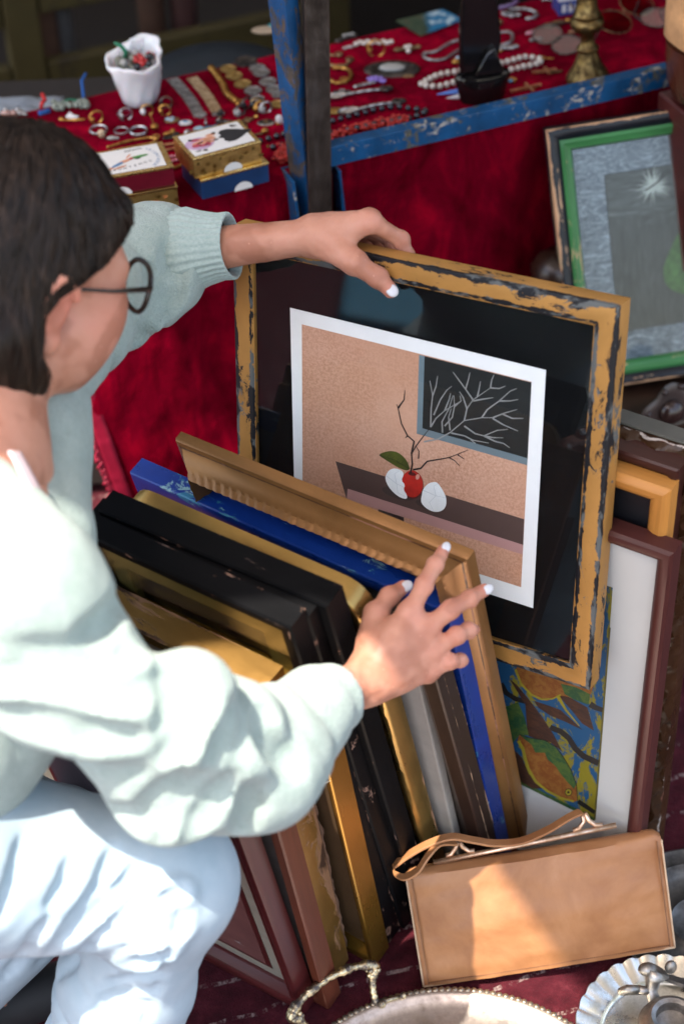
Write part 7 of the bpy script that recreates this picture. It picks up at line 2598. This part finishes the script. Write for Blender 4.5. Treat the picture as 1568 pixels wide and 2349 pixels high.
thing_at('porcelain_box', 'small blue and white porcelain box behind the candlestick', 'box', E5(840, 68), [('base', mb, plain('cobalt_porcelain', (.03, .06, .22, 1), .15)), ('lid', m2, WHT), ('pattern', m3, WHT)], rot=.2)
lump('glass_stopper', E5(725, 12), 'clear glass stopper at the back of the table near the porcelain box', 'stopper', [((0, 0, .008), (.012, .008, .008)), ((.016, 0, .006), (.008, .006, .006))], plain('clear_stopper', (.34, .31, .30, 1), .1, spec=.9), extra=[('stem', [((-.014, 0, .005), (.008, .004, .004))], GRY)])
lump('card_fan', D4(145 - 560, 190), 'folded banknote and blue card at the back edge between the uprights', 'paper', [((0, 0, .006), (.03, .016, .006))], plain('beige_paper', (.30, .22, .14, 1), .7), extra=[('card', [((.016, .006, .013), (.012, .008, .002))], plain('teal_card', (.03, .25, .27, 1), .4))])

# milk glass vase with trinkets
vp = at_z(322, 232, TZ + .002)
vase = empty('milk_glass_vase', vp, label='white moulded milk glass vase with a folded rim at the back of the table', cat='vase')
mg = Mat('milk_glass', .18, spec=.6, color=(.66, .65, .65, 1), Subsurface_Weight=.3, Subsurface_Scale=.01)
VS = 1.0
def vs_fn(r, z, a):
    k = z / .088
    fold = .0035 * k * math.sin(3 * a + 5 * k) + .0018 * math.sin(9 * a + 14 * k) * (k > .1)
    return (r + fold, z + (.012 * k ** 4 * math.cos(a - 1.0) + .007 * k ** 6 * max(0, math.cos(2 * (a - 1.2)))))
mb = MB(); mb.lathe([(.001, 0), (.020, 0), (.0235, .004), (.026, .020), (.030, .045), (.0345, .068), (.038, .082), (.0375, .087), (.035, .087), (.0315, .078), (.027, .05), (.022, .02), (.001, .014)], 72, 0, Matrix.Identity(4), vs_fn)
mb.build('bowl', mg.m, vase, smooth=True); vase.scale = (1.02, 1.02, .78)
mb = MB(); mb.prism([(-.010, .074), (.011, .074), (.010, .100), (-.009, .099)], .030, .036); mb.build('rim_tab', mg.m, vase, bevel=.003, autosmooth=60, bseg=3)
r6 = random.Random(4)
for kind, lb, mt, n_, sz in (('red_bead_string', 'red and black bead string heaped in the white vase', plain('red_glass_bead', (.38, .018, .015, 1), .2), 16, .005), ('grey_trinket', 'tangle of grey and green trinkets in the white vase', plain('grey_green_trinket', (.14, .14, .10, 1), .4, var=.6, vscale=120), 16, .0055)):
    o = empty(kind, vp + Vector((0, 0, .052)), label=lb, cat='beads')
    mb = MB(); m2 = MB()
    for k in range(n_):
        x = (.010 if kind == 'red_bead_string' else -.010) + r6.uniform(-.012, .012); y = r6.uniform(-.018, .016)
        (mb if k % 3 else m2).ball((x, y, r6.uniform(.004, .014)), sz * r6.uniform(.8, 1.2), 8, 6)
    mb.build('beads', mt, o, smooth=True); m2.build('dark_beads', BLKG if kind[0] == 'r' else GRY, o, smooth=True)
mb = MB(); mb.tube([(-.016, .004, .060), (-.012, .004, .072), (-.018, .002, .082), (-.026, .0, .088)], [.0025, .003, .003, .0015], 8)
o = mb.build('green_ribbon', plain('green_ribbon_silk', (.01, .16, .075, 1), .4), None, smooth=True); o.location = vp
tag(o, 'short curled green ribbon sticking out of the white vase', 'ribbon')

# ---------------------------------------------------------------- playing card boxes
goldfoil = Mat('embossed_gold_foil', .30, .9)
fv = goldfoil.voro(85, None, 'F1'); fn_ = goldfoil.noise(120, 4, .7)
goldfoil.set('Base Color', goldfoil.ramp(goldfoil.math('ADD', goldfoil.math('MULTIPLY', fv, .6), goldfoil.math('MULTIPLY', fn_, .5)), [(.32, (.20, .10, .02)), (.46, (.62, .40, .12)), (.8, (.72, .50, .17))]))
goldfoil.bump(goldfoil.math('ADD', fv, fn_), .5, .001)
goldfoil = goldfoil.m
goldedge = metalm('gold_edge', (.75, .52, .2, 1), .22, (.45, .26, .08, 1), 90)
navy = plain('navy_card', (.006, .03, .09, 1), .3, var=.2)
maroon = plain('maroon_card', (.10, .004, .012, 1), .3, var=.2)
cardw = plain('card_white', (.66, .64, .60, 1), .35, var=.02)
ink = plain('black_ink', (.012, .012, .014, 1), .5)
skinp = plain('printed_skin', (.55, .25, .14, 1), .5); redp = plain('printed_red', (.36, .05, .07, 1), .5); purp_ = plain('printed_mauve', (.45, .30, .42, 1), .5)
greenp = plain('printed_green', (.06, .20, .04, 1), .5); bluep_ = plain('printed_blue', (.10, .2, .34, 1), .5)
starm = plain('foil_star_red', (.45, .16, .05, 1), .35)


def star(cx, cy, r, y):
    return [(cx + (r if k % 2 == 0 else r * .45) * math.sin(k * math.pi / 5), cy + (r if k % 2 == 0 else r * .45) * math.cos(k * math.pi / 5)) for k in range(10)]


def cardbox(kind, label, M, W_, D_, H_, mt, trim, top=None, notch=True, stars=None, notch_x=.1):
    o = empty(kind, M=M, label=label, cat='card box')
    mb = MB(); mb.box((-W_ / 2, 0, .0), (W_ / 2, D_, H_)); mb.build('body', mt, o, bevel=.0008)
    mb = MB(); mb.box((-W_ / 2 - .0006, -.0006, H_ - .003), (W_ / 2 + .0006, D_ + .0006, H_ + .0004)); mb.build('gold_edge', trim, o, bevel=.0006)
    if notch:
        mb = MB(); mb.prism([(notch_x + .0125 * math.cos(k * math.pi / 16), -.0002 + .0105 * math.sin(k * math.pi / 16)) for k in range(17)], -.0012, -.0007); mb.build('thumb_notch', cardw, o)
    if stars:
        mb = MB()
        for (x, z, r) in stars: mb.prism(star(x, z, r, 0), -.0011, -.0006)
        mb.build('stars', starm if mt is goldfoil and trim is not goldedge else plain('foil_star_dark', (.16, .09, .02, 1), .4, .5) if 'foil_star_dark' not in bpy.data.materials else bpy.data.materials['foil_star_dark'], o)
    return o


def flatpoly(mb, pts, z, mi=0):
    mb.prism([(p[0], p[1]) for p in pts], z, z + .00012, mi, axis='xy')


def text_part(txt, size, loc, rot, mt, parent, name='lettering', ext=.00006):
    cu = bpy.data.curves.new(name, 'FONT'); cu.body = txt; cu.size = size; cu.extrude = ext; cu.align_x = 'CENTER'
    cu.materials.append(mt)
    t_ = bpy.data.objects.new(name, cu); col.objects.link(t_)
    bpy.context.view_layer.update()
    me = bpy.data.meshes.new_from_object(t_.evaluated_get(bpy.context.evaluated_depsgraph_get()))
    bpy.data.objects.remove(t_)
    o = bpy.data.objects.new(name, me); col.objects.link(o); o.parent = parent
    o.location = loc; o.rotation_euler = rot
    return o


def boxM(pl, pr, zb):
    """matrix from the pixels of the lower front left and right corners"""
    a, b = at_z(*pl, zb), at_z(*pr, zb)
    X_ = (b - a).normalized(); Y_ = Vector((-X_.y, X_.x, 0))
    M_ = mat4(X_, Y_, Vector((0, 0, 1)), (a + b) / 2)
    return M_, (b - a).length


zb = TZ + .0045
# right pair: gold box with the spade card on a navy box
C = lambda x, y: (229.4 + x * .3109, 258.1 + y * .3109)              # card box crop
M_, W_ = boxM(C(757, 645), C(1250, 510), zb)
DB_, HB = .066, .0275
nb = cardbox('playing_card_box', 'navy blue card box with gold edges, under the box with the black spade', M_, W_, DB_, HB, navy, goldedge, notch_x=.01)
M2 = M_.copy(); M2.translation = M_.translation + Vector((0, 0, HB + .0006)) + M_.to_3x3() @ Vector((-.006, .005, 0))
W2 = W_ * .99
gb = cardbox('playing_card_box', 'gold foil card box topped with a white card with a black spade', M2, W2, DB_, .0285, goldfoil, goldedge, stars=[(-.05, .012, .004), (-.032, .006, .0034), (-.04, .021, .0028), (-.01, .02, .003), (.018, .014, .0042), (.035, .022, .0035), (.045, .010, .004), (.055, .02, .003)], notch_x=.006)
zt_ = .0285 + .0005
mb = MB(); mb.box((-W2 / 2 + .0045, .0045, zt_), (W2 / 2 - .0055, DB_ - .0045, zt_ + .0006)); mb.build('card_face', cardw, gb)
zc = zt_ + .0007
mb = MB()
hx = W2 / 2 - .0055
# spade, pointing right
sp2 = [(.046, 0)]
for k in range(13):
    a = -math.pi * .5 + math.pi * k / 12
sp_pts = [(.050, .0), (.040, .0045), (.030, .0115), (.020, .0165), (.011, .0160), (.0065, .0105), (.008, .0045), (.003, .0012), (.003, -.0012), (.008, -.0045), (.0065, -.0105), (.011, -.0160), (.020, -.0165), (.030, -.0115), (.040, -.0045)]
flatpoly(mb, [(x - .0, y + DB_ / 2) for x, y in sp_pts], zc)
flatpoly(mb, [(hx - .014 + x * .16, DB_ - .012 + y * .16) for x, y in sp_pts], zc)
flatpoly(mb, [(-hx + .020 - x * .16, .012 + y * .16) for x, y in sp_pts], zc)
mb.build('spade', ink, gb)
text_part('9', .011, (hx - .004, DB_ - .014, zc), (0, 0, math.radians(90)), ink, gb)
text_part('9', .011, (-hx + .004, .014, zc), (0, 0, math.radians(-90)), ink, gb)
mb = MB()
flatpoly(mb, [(-.024 + .019 * math.cos(k * .42), DB_ / 2 + .0155 * math.sin(k * .42) - .002) for k in range(15)], zc, 3)
for (x, y, rx, ry, mi) in ((-.024, .006, .013, .003, 0), (-.012, .012, .007, .003, 0), (-.030, -.002, .010, .0035, 0), (-.040, .008, .006, .003, 1), (-.006, .014, .003, .0025, 2), (-.018, .002, .009, .0024, 0), (-.045, -.006, .006, .004, 1), (-.034, -.009, .006, .003, 1), (-.026, -.008, .004, .0045, 1), (-.040, .0, .008, .003, 0), (-.020, -.004, .006, .0022, 0), (-.047, .011, .003, .0025, 2), (-.010, -.003, .0035, .002, 2)):
    x = x * .8 + .006
    flatpoly(mb, [(x + rx * math.cos(k * .52), DB_ / 2 + y + ry * math.sin(k * .52)) for k in range(12)], zc + .00014 + .00005 * mi)
    for q_ in range(1): mb.m[-14:] = [mi] * 14
mb.build('printed_figures', [skinp, redp, ink, purp_], gb)
# left pair: maroon box with a white card on a gold box
M_, W_ = boxM(C(140, 770), C(583, 690), zb)
Wl = .098
M_.translation += M_.to_3x3() @ Vector((W_ / 2 - Wl / 2, 0, 0))
gb2 = cardbox('playing_card_box', 'gold foil card box with red stars, under the maroon box', M_, Wl, DB_, .028, goldfoil, metalm('pale_gold_edge', (.7, .46, .16, 1), .25), stars=[(.006, .008, .0042), (.021, .012, .004), (.033, .017, .0036)], notch_x=-.018)
M2 = M_.copy(); M2.translation = M_.translation + Vector((0, 0, .0288)) + M_.to_3x3() @ Vector((-.0015, .003, 0))
mbx = cardbox('playing_card_box', 'maroon card box topped with a white card with a dancing figure', M2, Wl, DB_, .0265, maroon, goldedge, notch_x=-.018)
zt_ = .0265 + .0005
mb = MB(); mb.box((-Wl / 2 + .0035, .0045, zt_), (Wl / 2 - .0075, DB_ - .0045, zt_ + .0006)); mb.build('card_face', cardw, mbx)
zc = zt_ + .0007
# lettering runs across the card, read from its long side
for i, chh in enumerate('TRIUNFADOR'):
    a = math.radians(62 - i * 13.5)
    text_part(chh, .0068, (.018 + .016 * math.cos(a), .030 + .022 * math.sin(a), zc), (0, 0, a - math.pi / 2), bluep_, mbx)
for i, chh in enumerate('CUAUHTEMOC'):
    text_part(chh, .0062, (-.036 + .0068 * i, .0125 - .0032 * math.sin(i * .45) + .0004 * i, zc), (0, 0, .12 * (i - 4) * .25), ink, mbx)
text_part('XIPIXOL', .0062, (.010, .053, zc), (0, 0, .1), ink, mbx)
mb = MB()
for (x, y, rx, ry, rt_, mi) in ((-.006, .030, .010, .0032, .4, 0), (.006, .036, .006, .0022, .2, 0), (.011, .033, .004, .003, 0, 1), (.014, .036, .012, .003, .12, 2), (-.016, .024, .010, .0026, .5, 3), (-.026, .017, .008, .0022, .6, 0), (-.014, .017, .009, .002, .3, 0), (.001, .041, .006, .0014, .9, 0), (.003, .0335, .0028, .0024, 0, 4)):
    flatpoly(mb, [(x + rx * math.cos(k * .52) * math.cos(rt_) - ry * math.sin(k * .52) * math.sin(rt_), y + rx * math.cos(k * .52) * math.sin(rt_) + ry * math.sin(k * .52) * math.cos(rt_)) for k in range(12)], zc + .00012 + .00004 * mi)
    mb.m[-14:] = [mi] * 14
mb.build('printed_figure', [skinp, ink, greenp, bluep_, redp], mbx)
